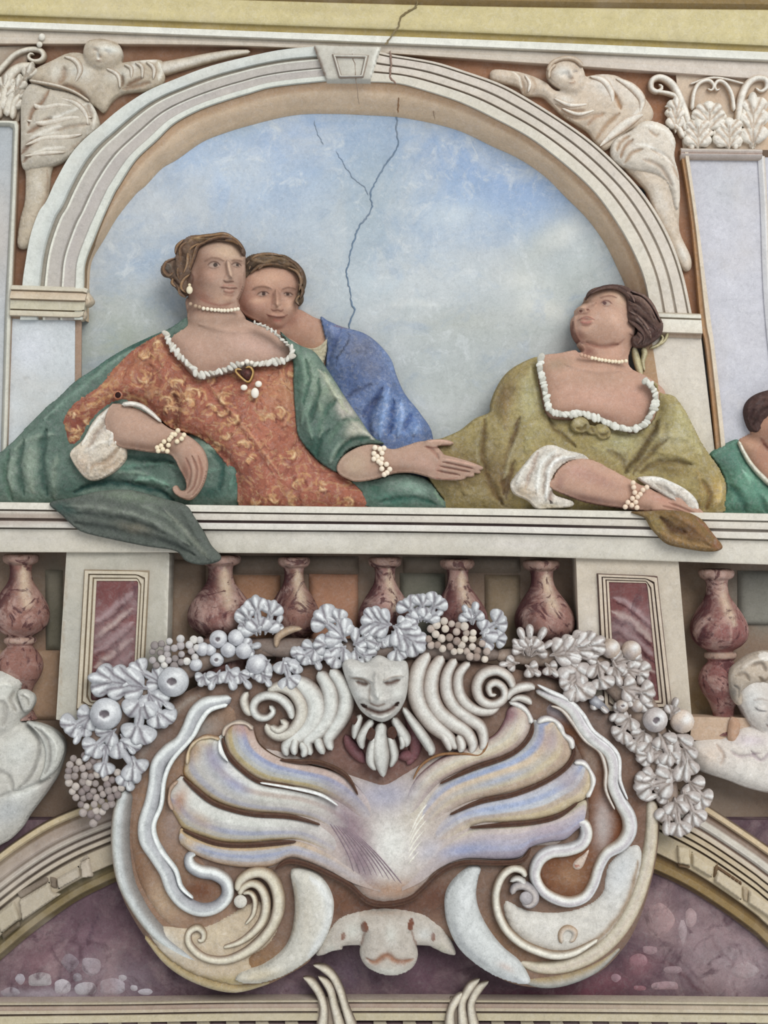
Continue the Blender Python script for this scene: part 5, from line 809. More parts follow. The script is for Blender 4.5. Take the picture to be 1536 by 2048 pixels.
# pedestals
def pedestal(label, O, Fr, Pn, frc, ops, dark, lite):
    t = thing('pedestal', label, 'pedestal', sum(p[0] for p in O)/4, max(p[1] for p in O), 40, group='pedestals of the balcony')
    flat('block', O, 52, frc, ops, kind=None, parent=t, step=5, back=90)
    lerp = lambda A, B, f: [(a[0]+(b[0]-a[0])*f, a[1]+(b[1]-a[1])*f) for a, b in zip(A, B)]
    def ring(A): return A+[A[0]]
    band('frame', t, ring(Fr), ring(Pn), [(0, 2, dark), (.07, 3, dark), (.10, 9, lite), (.34, 9, lite), (.37, 3, dark), (.43, 3, dark), (.46, 7, lite), (.66, 6, lite), (.69, 2, dark), (.75, 2, dark), (.78, 4, lite), (.95, 3, lite), (1, -10, dark)], 53, n=121, smooth=False, back=12)
    ox = sum(p[0] for p in Pn)/4; oy = sum(p[1] for p in Pn)/4; M = []
    relief('marble_panel', t, [([(p[0]+(p[0]-ox)*.02, p[1]+(p[1]-oy)*.02) for p in Pn], 53.2, 1, 6, True)], '#74403f', [
        o for k in range(7) for o in [('l', [(ox-40, oy-60+k*30+24), (ox, oy-66+k*30), (ox+36, oy-96+k*30)] if O[0][0] < 700 else [(ox-40, oy-90+k*30), (ox, oy-70+k*30), (ox+40, oy-30+k*30)], 12, '#b39c94' if k % 2 else '#9c7f80', .95),
                                      ('l', [(ox-40, oy-50+k*30+24), (ox, oy-54+k*30), (ox+36, oy-86+k*30)] if O[0][0] < 700 else [(ox-40, oy-80+k*30), (ox, oy-58+k*30), (ox+40, oy-18+k*30)], 5, '#42181e', .9)]], step=3, mat='fresco_porphyry', back=6)
    return t
pedestal('stone pedestal of the railing on the left, below the green cloak, with maroon marble panel', [(133, 1104), (339, 1106), (330, 1440), (112, 1440)], [(168, 1139), (299, 1141), (284, 1420), (152, 1420)], [(194, 1163), (276, 1163), (264, 1400), (182, 1400)], '#b3b0a4', [('e', 150, 1300, 20, 80, 0, '#a8a69e', .6), ('l', [(336, 1110), (333, 1290)], 5, '#d8d4c8', .7), ('l', [(134, 1120), (118, 1430)], 5, '#9c8c78', .6)], '#85745e', '#c0b6a2')
pedestal('stone pedestal of the railing on the right, under the brown drapery, with maroon marble panel', [(1152, 1114), (1357, 1122), (1384, 1440), (1164, 1440)], [(1194, 1147), (1315, 1152), (1346, 1425), (1208, 1425)], [(1219, 1165), (1294, 1167), (1317, 1400), (1232, 1400)], '#c2b8a8', [('e', 1180, 1240, 16, 60, 0, '#cec5b8', .6), ('e', 1180, 1250, 20, 16, 0, '#ddd6cc', .6)], '#5e4a44', '#c4b6a4')

# balusters, turned bodies of variegated marble
BP = [(0, 0, .50), (0, 3, .60), (0, 10, .62), (0, 17, .56), (0, 22, .40), (0, 30, .37), (0, 45, .385), (0, 58, .46), (0, 75, .66), (0, 92, .85), (0, 110, .98), (0, 128, 1.0), (0, 142, .92), (0, 154, .72), (0, 162, .48), (0, 166, .44), (0, 172, .50), (0, 178, .52), (0, 184, .44), (0, 196, .62), (0, 210, .76), (0, 226, .80), (0, 245, .70), (0, 262, .52), (0, 280, .40), (0, 298, .36), (0, 316, .5), (0, 330, .62)]
def baluster(label, cx, top, r, col, lean=0.0, ops=()):
    t = thing('baluster', label, 'baluster', cx, top+330, 6, group='marble balusters of the balcony')
    body = [(cx+lean*q[1], top+q[1], q[2]*r) for q in BP]
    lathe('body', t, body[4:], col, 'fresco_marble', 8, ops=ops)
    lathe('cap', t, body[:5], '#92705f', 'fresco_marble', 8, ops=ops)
    a = cx+lean*172
    lathe('collar', t, [(a, top+165, r*.44), (a, top+168, r*.54), (a, top+176, r*.55), (a, top+181, r*.44)], '#a3836f', 'fresco_marble', 8)
def bops(cx, top, r): return [('l', [(cx-r*.3, top+20), (cx-r*.35, top+60), (cx-r*.7, top+110), (cx-r*.6, top+150)], r*.6, '#4a2226', .9), ('l', [(cx+r*.15, top+24), (cx+r*.2, top+60), (cx+r*.45, top+110)], r*.34, '#c6ae90', .85)]  # shaded left side and lit right side painted onto the marble
for i, (cx, top, r, col, lean, lab) in enumerate([
    (42, 1108, 58, '#8a5a4c', -.01, 'tan and maroon baluster at the left edge, beside the left pedestal'),
    (441, 1110, 66, '#7d4d45', 0, 'dark maroon baluster under the hanging tip of the green cloak'),
    (588, 1114, 52, '#825648', 0, 'slim baluster right of the first one beside the cloak tip, before an orange-brown stone block'),
    (770, 1114, 54, '#8a5a54', 0, 'pinkish maroon baluster above the middle of the leaf garland, over the horned mask'),
    (914, 1118, 56, '#7b4c46', .05, 'maroon baluster rising directly behind the grape bunch of the garland'),
    (1082, 1120, 60, '#8f6054', .06, 'rosy marble baluster just left of the right pedestal'),
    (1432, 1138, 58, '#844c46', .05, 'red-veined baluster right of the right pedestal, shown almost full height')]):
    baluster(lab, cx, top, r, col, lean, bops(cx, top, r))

# plinth under the right baluster
pt = thing('plinth', 'peach stone plinth under the red-veined baluster at the right', 'plinth', 1420, 1484, 10)
flat('slab', [(1384, 1434), (1500, 1436), (1500, 1484), (1380, 1480)], 40, '#c0a790', kind=None, parent=pt, step=5, back=60)
relief('bracket', pt, [([(1462, 1436), (1480, 1444), (1478, 1470), (1470, 1486), (1456, 1478)], 46, 8, 10)], '#b3927a', step=3, mat='fresco_plaster')
# ================================================================ LOWER WALL, ARCHES, CORNICE, CHERUBS
flat('wall_lower', [(-180, 1640), (1720, 1640), (1720, 2060), (-180, 2060)], 6, '#5d464f', [
    ('e', 90, 1930, 50, 50, 0, '#7d5a60', .8), ('e', 170, 1900, 50, 60, 30, '#745560', .8), ('e', 230, 1960, 90, 50, 0, '#7c6c76', .85), ('e', 280, 1880, 60, 50, 30, '#6d5058', .7), ('e', 90, 1990, 90, 12, 0, '#a096a0', .7),
    ('e', 1320, 1840, 30, 34, 0, '#9a7876', .95), ('e', 1400, 1880, 50, 80, -20, '#90787c', .9), ('e', 1480, 1930, 70, 60, 0, '#97858a', .9), ('e', 1280, 1930, 30, 20, 0, '#7c5058', .9), ('e', 1180, 1985, 80, 20, 0, '#5e303c', .9), ('e', 1060, 1990, 80, 10, 0, '#54283a', .9),
    ('e', 700, 1940, 60, 40, 0, '#6d5866', .8), ('e', 860, 1950, 50, 40, 0, '#604350', .8), ('e', 590, 1985, 60, 16, 0, '#6e5a70', .7), ('e', 1220, 1960, 50, 20, 0, '#74444e', .8),
    ('l', [(1260, 1900), (1340, 1930), (1400, 1980), (1440, 1996)], 7, '#5a3a42', .85), ('l', [(1320, 1880), (1370, 1930), (1430, 1990)], 6, '#56404a', .8), ('l', [(1400, 1840), (1440, 1900), (1500, 1960)], 6, '#70585e', .7),
    ('l', [(110, 1900), (118, 1950), (112, 1990)], 7, '#4a3440', .8), ('l', [(196, 1830), (180, 1870), (176, 1890)], 6, '#4c3644', .8)], mat='fresco_porphyry', step=5, back=40)
mb = thing('marble_inlay', 'patches of pale and rosy stone let into the purple marble left of the cartouche', 'marble', 180, 1995, 8)
def peb(cx, cy, rx, ry, a, col, par=mb):
    q = [(cx+math.cos(k*math.pi/4)*rx*(1+.15*math.sin(3*k+cx)), cy+math.sin(k*math.pi/4)*ry*(1+.15*math.cos(2*k+cy))) for k in range(8)]
    relief('pale_patch', par, [(q, 6, 3, 6)], col, step=3, mat='fresco_porphyry', back=3)
for p in ((80, 1960, 26, 14, 0, '#9d9698'), (125, 1974, 18, 14, 0, '#a8a0a6'), (170, 1978, 22, 14, 0, '#a9a4aa'), (225, 1974, 28, 16, 0, '#9c959e'), (182, 1932, 20, 18, 0, '#968c94'), (140, 1925, 16, 18, 0, '#85757e'), (290, 1984, 14, 7, 0, '#a8a2aa'), (20, 1985, 18, 10, 0, '#8e868e'), (40, 1958, 9, 12, 0, '#989098'), (155, 1955, 10, 8, 0, '#8f8890'), (245, 1956, 9, 6, 0, '#a09aa0'), (268, 1976, 8, 6, 0, '#a8a2a8')): peb(*p)
mb2 = thing('marble_inlay', 'rounded pink stone patches let into the purple marble right of the cartouche', 'marble', 1330, 1995, 8)
for p in ((1320, 1842, 28, 32, 0, '#a08080'), (1382, 1836, 12, 18, 0, '#a2888a'), (1366, 1862, 8, 24, 0, '#a08c90'), (1276, 1922, 18, 14, 0, '#8a6068'), (1300, 1900, 16, 8, 20, '#8f7278'), (1345, 1940, 18, 8, 10, '#8c747a'), (1330, 1972, 30, 9, 12, '#97787e'), (1232, 1956, 10, 8, 0, '#9a7680'), (1280, 1976, 14, 5, 0, '#8a5862'), (1490, 1942, 26, 16, 0, '#9e9094')): peb(*p[:6], par=mb2)

# great arches at both sides
LA = [(240, 1585), (147, 1618), (81, 1649), (0, 1704), (-90, 1780)]
LB = [(240, 1762), (208, 1776), (147, 1808), (65, 1867), (0, 1922), (-90, 2000)]
ap = [(0, 6, '#5a4a3c'), (.02, 16, '#b8a888'), (.07, 16, '#b6a688'), (.10, 9, '#70604e'), (.14, 12, '#94867a'), (.24, 14, '#a1948a'), (.27, 10, '#85796e'), (.29, 14, '#aaa096'), (.33, 14, '#b8b0a4'), (.36, 8, '#6c6058'), (.38, 16, '#b2a89c'), (.42, 16, '#aaa094'), (.44, 10, '#665a50'), (.46, 20, '#b5aa9a'),
      (.50, 20, '#b0a696'), (.52, 12, '#6a5e52'), (.545, 24, '#aa9f8c'), (.76, 24, '#aa9f8b'), (.78, 15, '#544c38'), (.84, 15, '#685c42'), (.86, 19, '#7d6f50'), (.93, 17, '#7d6f52'), (.95, 10, '#5c5038'), (1, 2, '#5a4c3a')]
a1 = thing('vault_arch', 'moulded stone arch with modillion blocks at the lower left, behind the cartouche', 'arch', 60, 1920, 12)
band('moulding', a1, LA, LB, ap, 10, n=70, sub=2, back=3)
RA = [(1300, 1546), (1350, 1576), (1408, 1607), (1467, 1645), (1536, 1692), (1640, 1766)]
RB = [(1296, 1745), (1320, 1753), (1379, 1782), (1452, 1829), (1511, 1873), (1536, 1897), (1640, 1990)]
ap2 = [(t_, h_, c_) for t_, h_, c_ in ap]
ap2 = [(0, 6, '#6a5644'), (.02, 18, '#c8b494'), (.07, 18, '#c4b092'), (.1, 8, '#6e5a4c'), (.14, 12, '#8e7e72'), (.19, 18, '#c4beb2'), (.25, 18, '#c9c4ba'), (.29, 10, '#7c685c'), (.31, 18, '#c4b8a6'), (.36, 18, '#bcae9a'), (.375, 10, '#5f5040'), (.39, 17, '#b9aa90'), (.44, 17, '#b9ab92'), (.455, 10, '#5f5040'), (.47, 20, '#bcae94'), (.51, 20, '#bcae94'),
       (.525, 12, '#5f5040'), (.54, 24, '#b9ac92'), (.76, 24, '#b9ab90'), (.78, 14, '#5a4832'), (.84, 14, '#75603f'), (.87, 18, '#8c7650'), (.94, 16, '#8a7550'), (.96, 8, '#5e4c38'), (1, 2, '#5c4840')]
a2 = thing('vault_arch', 'moulded stone arch with modillion blocks at the lower right, behind the cartouche', 'arch', 1450, 1900, 12)
band('moulding', a2, RA, RB, ap2, 10, n=70, sub=2, back=3)
def modil(par, q, side, col, sd):
    relief('modillion', par, [(q, 34, 12, 3, True)], col, step=2.5, mat='fresco_plaster', back=14)
    relief('modillion_side', par, [(side, 33, 6, 3, True)], sd, step=2.5, mat='fresco_plaster', back=14)
modil(a1, [(114, 1756), (157, 1732), (161, 1755), (116, 1780)], [(99, 1752), (114, 1756), (116, 1780), (101, 1774)], '#aca292', '#75695c')
modil(a1, [(160, 1726), (178, 1716), (186, 1754), (163, 1756)], [(157, 1722), (176, 1708), (178, 1716), (160, 1728)], '#b5aa9a', '#9c9284')
modil(a1, [(38, 1800), (98, 1764), (104, 1784), (120, 1790), (44, 1842)], [(34, 1786), (96, 1752), (98, 1764), (40, 1800)], '#aaa08e', '#7a6e62')
modil(a1, [(-10, 1830), (28, 1802), (40, 1838), (2, 1868)], [(2, 1868), (38, 1842), (40, 1852), (6, 1880)], '#aaa08c', '#655a4a')
modil(a2, [(1384, 1704), (1428, 1734), (1424, 1756), (1384, 1732)], [(1428, 1734), (1436, 1724), (1438, 1752), (1425, 1757)], '#bfb298', '#6c5842')
modil(a2, [(1354, 1692), (1378, 1694), (1382, 1732), (1356, 1726)], [(1356, 1726), (1382, 1732), (1380, 1738), (1358, 1734)], '#bdb096', '#75604a')
modil(a2, [(1434, 1738), (1484, 1772), (1484, 1802), (1428, 1762)], [(1434, 1730), (1484, 1764), (1484, 1772), (1434, 1738)], '#bdb098', '#6a5440')
modil(a2, [(1498, 1778), (1560, 1824), (1560, 1850), (1496, 1806)], [(1484, 1770), (1498, 1778), (1496, 1806), (1485, 1800)], '#bfb29a', '#a3937a')

# cornice at the foot of the picture
lc_ = thing('lower_cornice', 'flat moulded cream cornice along the very bottom, below the purple marble', 'cornice', 768, 2050, 20)
C0 = [(-180, 2000), (0, 1999), (250, 1998), (500, 1994), (1000, 1994), (1536, 1999), (1720, 2001)]; C1 = [(-180, 2050), (0, 2049), (500, 2042), (1000, 2042), (1536, 2046), (1720, 2048)]
band('moulding', lc_, C0, C1, [(0, 6, '#a3948a'), (.08, 26, '#a99f8a'), (.16, 26, '#a89c88'), (.2, 18, '#5c4c44'), (.26, 20, '#a08e80'), (.38, 22, '#98867a'), (.42, 24, '#b3a792'), (.54, 24, '#b0a490'), (.58, 16, '#5a4a44'), (.64, 24, '#b5ab90'), (.93, 24, '#b9af94'), (.96, 14, '#6a5850'), (1, 8, '#7a6660')], 14, n=80, sub=2, back=20, ops=[('x', 1000, 1500, '#c6bca4', .5)])
flat('frieze', [(-180, 2046), (1720, 2044), (1720, 2110), (-180, 2110)], 16, '#6d5a5c', kind=None, parent=lc_, step=12)
for i, x in enumerate(range(-20, 1560, 59)):
    if 600 < x < 700 or 880 < x < 950: continue
    relief('dentil', lc_, [([(x, 2044), (x+27, 2044), (x+27, 2080), (x, 2080)], 24, 10, 3, True)], '#b0a692', step=6, mat='fresco_plaster')
BW = ['#6e6054', '#c6beac', '#d2ccbc', '#8c7e70']
for lab, X, st_ in (('curling acanthus bracket on the bottom cornice, left of centre', 660, ([(626, 1931), (648, 1938), (666, 1954), (680, 1982), (690, 2014), (706, 2060)], [(636, 1954), (652, 1966), (662, 1984), (668, 2010), (682, 2060)], [(606, 1956), (622, 1964), (640, 1990), (648, 2020), (644, 2060)])),
                    ('curling acanthus bracket on the bottom cornice, right of centre', 925, ([(960, 1959), (944, 1972), (932, 1990), (924, 2012), (928, 2060)], [(978, 1964), (960, 1976), (948, 1994), (942, 2016), (950, 2060)], [(926, 1986), (914, 2000), (902, 2024), (900, 2060)]))):
    t = thing('scroll_bracket', lab, 'bracket', X, 2060, 30)
    relief('core', t, [([(X-24, 1996), (X+20, 1992), (X+30, 2070), (X-28, 2070)], 36, 6, 8, True)], '#8d7f70', step=4, mat='fresco_plaster')
    for q in st_: strip('tendril', t, q, [4]+[17]*(len(q)-2)+[24], 44, 10, BW)

# cherubs
c1 = thing('stone_cherub', 'pale stone cherub at the left edge leaning on the lower arch, seen from behind', 'statue', 40, 1690, 30)
relief('body', c1, [
    ([(-60, 1380), (-30, 1346), (20, 1342), (44, 1364), (38, 1390), (60, 1388), (67, 1404), (58, 1424), (44, 1440), (20, 1470), (-40, 1470)], 30, 34, 36),
    ([(-60, 1460), (20, 1450), (50, 1444), (100, 1458), (128, 1490), (116, 1545), (96, 1580), (80, 1602), (56, 1634), (38, 1662), (0, 1692), (-90, 1720), (-90, 1500)], 22, 40, 50)], '#b7b5ad', [
    ('e', 14, 1380, 24, 26, 0, '#c9cac2', .8), ('f', [(0, 1400), (16, 1412), (10, 1450)], 8, -5, '#8f8c86', .7), ('f', [(30, 1380), (24, 1400), (36, 1420)], 6, -5, '#8e8a82', .8), ('f', [(-10, 1380), (10, 1366), (30, 1372)], 6, 4, '#d6d6cc', .7), ('e', 56, 1400, 10, 6, 0, '#d2d0c6', .8), ('f', [(38, 1400), (46, 1414), (56, 1418)], 4, -4, '#85817a', .8),
    ('f', [(50, 1446), (74, 1470), (82, 1500), (64, 1550), (40, 1574)], 5, -6, '#84817c', .9), ('f', [(90, 1462), (110, 1500), (96, 1550), (60, 1576), (34, 1580)], 5, -5, '#87837e', .85), ('e', 40, 1500, 30, 40, 20, '#c6c8c2', .8), ('e', 98, 1500, 10, 30, 0, '#c9cac2', .7),
    ('f', [(0, 1590), (50, 1576), (100, 1556)], 6, -6, '#86827c', .8), ('e', 60, 1580, 50, 12, -20, '#d6d8d2', .8), ('e', 20, 1620, 40, 24, -20, '#a9adae', .8), ('f', [(-20, 1530), (20, 1550), (30, 1580)], 6, -4, '#8c8a84', .6), ('e', 100, 1580, 20, 20, 0, '#9c9088', .6)], step=2.6, mat='fresco_stucco')
wing = relief('wing', c1, [([(52, 1444), (80, 1450), (112, 1466), (128, 1494), (118, 1530), (100, 1552), (78, 1562), (88, 1530), (88, 1496), (74, 1466)], 58, 12, 14)], '#b9bab3', [('f', [(70, 1454), (96, 1480), (100, 1520), (90, 1548)], 5, -4, '#8c8a85', .8), ('f', [(80, 1452), (112, 1484), (112, 1520)], 4, 3, '#d6d8d0', .8)], step=2.4, mat='fresco_stucco')
relief('hair_tuft', c1, [([(34, 1384), (50, 1380), (66, 1390), (68, 1404), (60, 1420), (48, 1424), (40, 1408)], 60, 10, 10)], '#b9b8b0', [('f', [(42, 1390), (54, 1396), (58, 1410)], 4, -3, '#8d8a82', .8), ('f', [(48, 1386), (60, 1394)], 4, 3, '#dad9d0', .8)], step=2.2, mat='fresco_stucco')

c2 = thing('stone_cherub', 'white stone cherub with curly hair at the right edge, eyes lowered', 'statue', 1500, 1600, 30)
relief('body', c2, [
    ([(1462, 1350), (1480, 1330), (1520, 1316), (1580, 1320), (1612, 1370), (1600, 1430), (1560, 1466), (1528, 1466), (1500, 1450), (1484, 1420), (1468, 1390)], 34, 40, 46),
    ([(1380, 1490), (1400, 1478), (1450, 1474), (1490, 1452), (1560, 1450), (1640, 1470), (1700, 1500), (1700, 1600), (1560, 1592), (1500, 1580), (1459, 1564), (1420, 1552), (1396, 1540), (1378, 1516)], 24, 36, 44)], '#cfc8c0', [
    ('e', 1500, 1400, 20, 26, 0, '#dedfdc', .8), ('g', 1518, 1412, 15, 9, 14, -4), ('g', 1518, 1414, 9, 5, 14, 4), ('g', 1566, 1414, 15, 9, -6, -4), ('l', [(1506, 1412), (1516, 1419), (1530, 1420)], 3.4, '#5f5a5c', .9, .4), ('l', [(1554, 1420), (1566, 1420), (1578, 1414)], 3.4, '#5f5a5c', .9, .4), ('l', [(1502, 1400), (1518, 1396), (1532, 1400)], 4, '#a89c94', .7),
    ('r', [(1542, 1404), (1540, 1424), (1538, 1438)], 12, 10), ('l', [(1528, 1446), (1538, 1450), (1548, 1446)], 4, '#6e6460', .8), ('l', [(1530, 1450), (1542, 1454), (1556, 1450)], 4, '#94706a', .7), ('l', [(1468, 1390), (1484, 1420), (1502, 1450), (1528, 1466)], 4, '#9a8c84', .7),
    ('f', [(1460, 1500), (1480, 1512), (1520, 1506)], 5, -4, '#a8989c', .7), ('f', [(1500, 1500), (1520, 1520), (1540, 1500)], 4, -4, '#a4949c', .7), ('e', 1500, 1480, 30, 10, 0, '#cabfc4', .8), ('e', 1420, 1510, 30, 20, 0, '#d2c3b4', .8), ('f', [(1432, 1488), (1446, 1510), (1440, 1530)], 5, -4, '#b39c8c', .7),
    ('e', 1500, 1550, 50, 20, 10, '#dcd8d0', .8), ('l', [(1396, 1542), (1440, 1560), (1500, 1580), (1560, 1590)], 5, '#94847a', .8)], step=2.4, mat='fresco_stucco')
relief('hair', c2, [([(1460, 1376), (1460, 1346), (1474, 1328), (1500, 1310), (1536, 1302), (1600, 1310), (1630, 1360), (1610, 1390), (1580, 1372), (1550, 1376), (1524, 1370), (1500, 1374), (1484, 1384), (1486, 1404), (1478, 1412), (1466, 1398)], 56, 24, 20)], '#b5a898', [
    ('f', [(1470, 1350), (1486, 1346), (1496, 1360)], 5, -5, '#847668', .8), ('f', [(1500, 1330), (1520, 1326), (1530, 1342)], 5, -5, '#85776a', .8), ('f', [(1480, 1336), (1500, 1322), (1530, 1314)], 6, 5, '#cfc6ba', .8), ('f', [(1514, 1352), (1526, 1362), (1536, 1352)], 5, -4, '#806f5c', .8), ('h', 1530, 1312, 14, 8, 0, '#dedad2', .8), ('e', 1466, 1384, 8, 16, 0, '#6f6c68', .7), ('f', [(1466, 1370), (1478, 1380), (1474, 1396)], 4, -4, '#5f5c58', .7), ('g', 1494, 1348, 12, 10, 0, 5), ('g', 1526, 1356, 10, 9, 0, 6)], step=2.2, mat='fresco_stucco')
# ================================================================ SHELL CARTOUCHE
WH, GR, BR, CRM = '#d3d6d2', '#a3a4a6', '#6f5546', '#c5bba6'
ct = thing('shell_cartouche', 'huge carved scallop-shell cartouche with scrolled white rim at the lower centre', 'cartouche', 768, 1985, 60)
plate = relief('back_plate', ct, [([(226, 1690), (224, 1650), (230, 1590), (250, 1520), (280, 1460), (330, 1410), (400, 1370), (480, 1340), (620, 1320), (770, 1310), (900, 1320), (1010, 1335), (1110, 1360), (1200, 1410), (1262, 1470), (1300, 1540), (1320, 1610), (1319, 1665), (1312, 1724), (1297, 1788), (1276, 1847), (1250, 1894), (1203, 1943), (1145, 1966), (1105, 1976), (1050, 1974), (1000, 1958), (940, 1920), (900, 1880), (770, 1860), (640, 1880), (620, 1922), (571, 1953), (519, 1976), (462, 1981), (417, 1968), (358, 1939), (312, 1903), (277, 1857), (247, 1802), (228, 1743)], 58, 14, 22)], '#7d675a', [
    ('e', 300, 1480, 40, 60, 30, '#7a6a62', .7), ('e', 280, 1640, 26, 100, 0, '#8a6d58', .8), ('e', 330, 1800, 40, 60, -30, '#9a7a60', .8), ('e', 1270, 1600, 20, 120, 0, '#7b5f50', .8), ('e', 1000, 1900, 100, 60, 0, '#8c6e55', .7), ('e', 520, 1930, 90, 40, 0, '#8f7050', .8), ('e', 770, 1810, 120, 30, 0, '#5e4034', .9), ('e', 680, 1800, 30, 40, 0, '#6a4c3c', .9),
    ('e', 870, 1790, 40, 30, 0, '#64463a', .9), ('e', 1200, 1440, 60, 60, 0, '#7d6c64', .7), ('e', 770, 1500, 120, 60, 0, '#74504e', .8), ('l', [(320, 1450), (380, 1400), (400, 1392)], 12, '#a0988e', .6), ('l', [(250, 1600), (290, 1500), (340, 1430)], 14, '#8b827a', .5)], step=4.5, mat='fresco_stucco', back=30)
# cream fields inside the rim
relief('inner_field', ct, [([(258, 1640), (268, 1600), (300, 1520), (360, 1480), (420, 1420), (470, 1410), (470, 1480), (380, 1600), (400, 1700), (470, 1800), (480, 1860), (400, 1880), (330, 1850), (280, 1780), (260, 1710)], 66, 10, 20)], '#8f7562', [('e', 400, 1460, 40, 20, -20, '#8f8c88', .8), ('e', 345, 1650, 16, 40, 0, '#94827a', .8), ('e', 330, 1800, 40, 40, 0, '#b09a80', .7), ('e', 400, 1780, 40, 26, 0, '#6a4432', .9), ('e', 400, 1700, 20, 20, 0, '#6a5046', .8), ('e', 280, 1740, 14, 60, -10, '#765842', .8)], step=4, mat='fresco_stucco')
relief('lower_field', ct, [([(290, 1850), (330, 1850), (400, 1850), (470, 1820), (520, 1800), (560, 1840), (540, 1890), (500, 1920), (520, 1960), (470, 1972), (410, 1960), (350, 1930), (310, 1890)], 66, 16, 26)], '#b8a992', [('e', 420, 1870, 50, 20, 0, '#c3b69e', .7), ('e', 330, 1880, 40, 16, 40, '#c5c5be', .8), ('e', 460, 1960, 50, 10, 0, '#a4946a', .8), ('l', [(310, 1900), (380, 1945), (460, 1968)], 12, '#857048', .7)], step=3.5, mat='fresco_stucco')
relief('inner_field', ct, [([(1100, 1400), (1160, 1440), (1220, 1500), (1240, 1560), (1250, 1620), (1250, 1680), (1210, 1720), (1180, 1800), (1110, 1800), (1070, 1750), (1080, 1700), (1160, 1690), (1170, 1600), (1150, 1500), (1090, 1440)], 66, 10, 20)], '#75503a', [('e', 1205, 1650, 16, 50, 0, '#b3a8a4', .95), ('e', 1180, 1520, 16, 40, -10, '#96887c', .7), ('e', 1140, 1750, 26, 22, 0, '#96745a', .9), ('e', 1110, 1420, 40, 16, 20, '#98949a', .8), ('l', [(1225, 1560), (1238, 1620), (1235, 1670), (1190, 1730)], 14, '#6b3f28', .8)], step=4, mat='fresco_stucco')
relief('lower_field', ct, [([(1010, 1800), (1060, 1820), (1140, 1820), (1200, 1790), (1215, 1730), (1260, 1690), (1285, 1700), (1280, 1760), (1250, 1830), (1210, 1880), (1150, 1910), (1090, 1905), (1040, 1880), (1010, 1840)], 66, 18, 28)], '#c9c6be', [('e', 1240, 1740, 30, 60, 20, '#c6cacc', .8), ('e', 1100, 1850, 60, 24, 0, '#cfcdc6', .7), ('l', [(1276, 1720), (1250, 1810), (1190, 1880), (1120, 1908)], 12, '#8f7456', .8)], step=3.5, mat='fresco_stucco')
relief('pendant_drop', ct, [([(1146, 1734), (1150, 1722), (1166, 1710), (1178, 1700), (1172, 1720), (1164, 1736), (1154, 1740)], 76, 6, 6)], '#c9b8aa', [('h', 1154, 1732, 5, 3, 10, '#9c5c48', .8)], step=2, mat='fresco_stucco')

# outer rims
strip('outer_rim', ct, [(254, 1580), (244, 1620), (240, 1670), (243, 1720), (252, 1765), (268, 1800), (292, 1838), (322, 1872), (358, 1900), (404, 1926), (456, 1940), (500, 1938)], [30, 38, 40, 40, 38, 36, 34, 34, 32, 28, 22, 10], 66, 20, ['#7e7a76', '#84807c', '#9a9a98', '#ccd2d2', '#bfc2bc', '#8f7a66'])  # grey shaded side and white lit side painted across
strip('outer_rim', ct, [(1304, 1600), (1304, 1660), (1296, 1720), (1280, 1780), (1256, 1834), (1222, 1880), (1180, 1912), (1130, 1932), (1080, 1936), (1040, 1926)], [24, 28, 30, 32, 34, 34, 34, 32, 26, 12], 66, 20, ['#a48e72', '#cdc4ae', '#c2b7a8', '#cfc9b6', '#8f7c64'])
strip('lower_lip', ct, [(1240, 1895), (1190, 1935), (1130, 1958), (1080, 1964), (1036, 1958)], [10, 24, 30, 26, 8], 64, 12, ['#8d8f8c', '#a8a49a', '#a09072', '#7a6448'])
strip('lower_lip', ct, [(290, 1872), (340, 1922), (400, 1956), (470, 1974), (540, 1964)], [10, 26, 30, 26, 8], 62, 12, ['#7a6650', '#94805c', '#b0a07c', '#a69a80'])
# wavy rims
strip('wavy_rim', ct, [(462, 1398), (440, 1404), (412, 1410), (392, 1428), (378, 1458), (362, 1486), (336, 1506), (316, 1532), (312, 1568), (304, 1607), (293, 1646), (295, 1680), (314, 1712), (333, 1744), (346, 1780), (369, 1808), (402, 1822), (434, 1815), (454, 1793), (451, 1766), (428, 1750), (400, 1745), (380, 1732), (378, 1714), (392, 1706)],
      [18, 26, 32, 34, 32, 32, 34, 34, 34, 34, 36, 38, 36, 34, 32, 30, 28, 26, 26, 26, 26, 26, 24, 18, 12], 76, 24, ['#8a8a90', '#9fa0a4', '#a9abae', '#b2b6b8', '#dfe4e2', '#dde2e0', '#a39a92'])  # rim painted with a grey shaded side and a white lit one
strip('rim_thread', ct, [(455, 1410), (420, 1420), (400, 1445), (384, 1475), (345, 1520), (328, 1560), (322, 1610), (306, 1655), (320, 1700), (350, 1740), (362, 1775), (386, 1798)], [8, 10, 10, 9, 9, 9, 9, 10, 10, 9, 8, 4], 92, 6, ['#c9d0ce', '#e8ecea', '#d4dad8'])
strip('wavy_rim', ct, [(1072, 1382), (1096, 1392), (1120, 1402), (1146, 1420), (1164, 1452), (1186, 1478), (1218, 1504), (1228, 1536), (1226, 1568), (1240, 1602), (1258, 1634), (1260, 1664), (1244, 1690), (1215, 1708), (1199, 1736), (1188, 1770), (1170, 1796), (1140, 1806), (1108, 1798), (1083, 1780), (1070, 1751), (1079, 1722), (1102, 1706), (1134, 1702), (1163, 1691), (1174, 1669), (1168, 1648), (1152, 1646)],
      [10, 18, 26, 30, 30, 30, 30, 28, 28, 28, 30, 30, 28, 24, 22, 22, 22, 22, 22, 22, 24, 26, 26, 26, 26, 26, 22, 12], 76, 24, ['#a8a2a0', '#dcdede', '#b0a8ae', '#dadbd8', '#dfe0da', '#9c8570'])
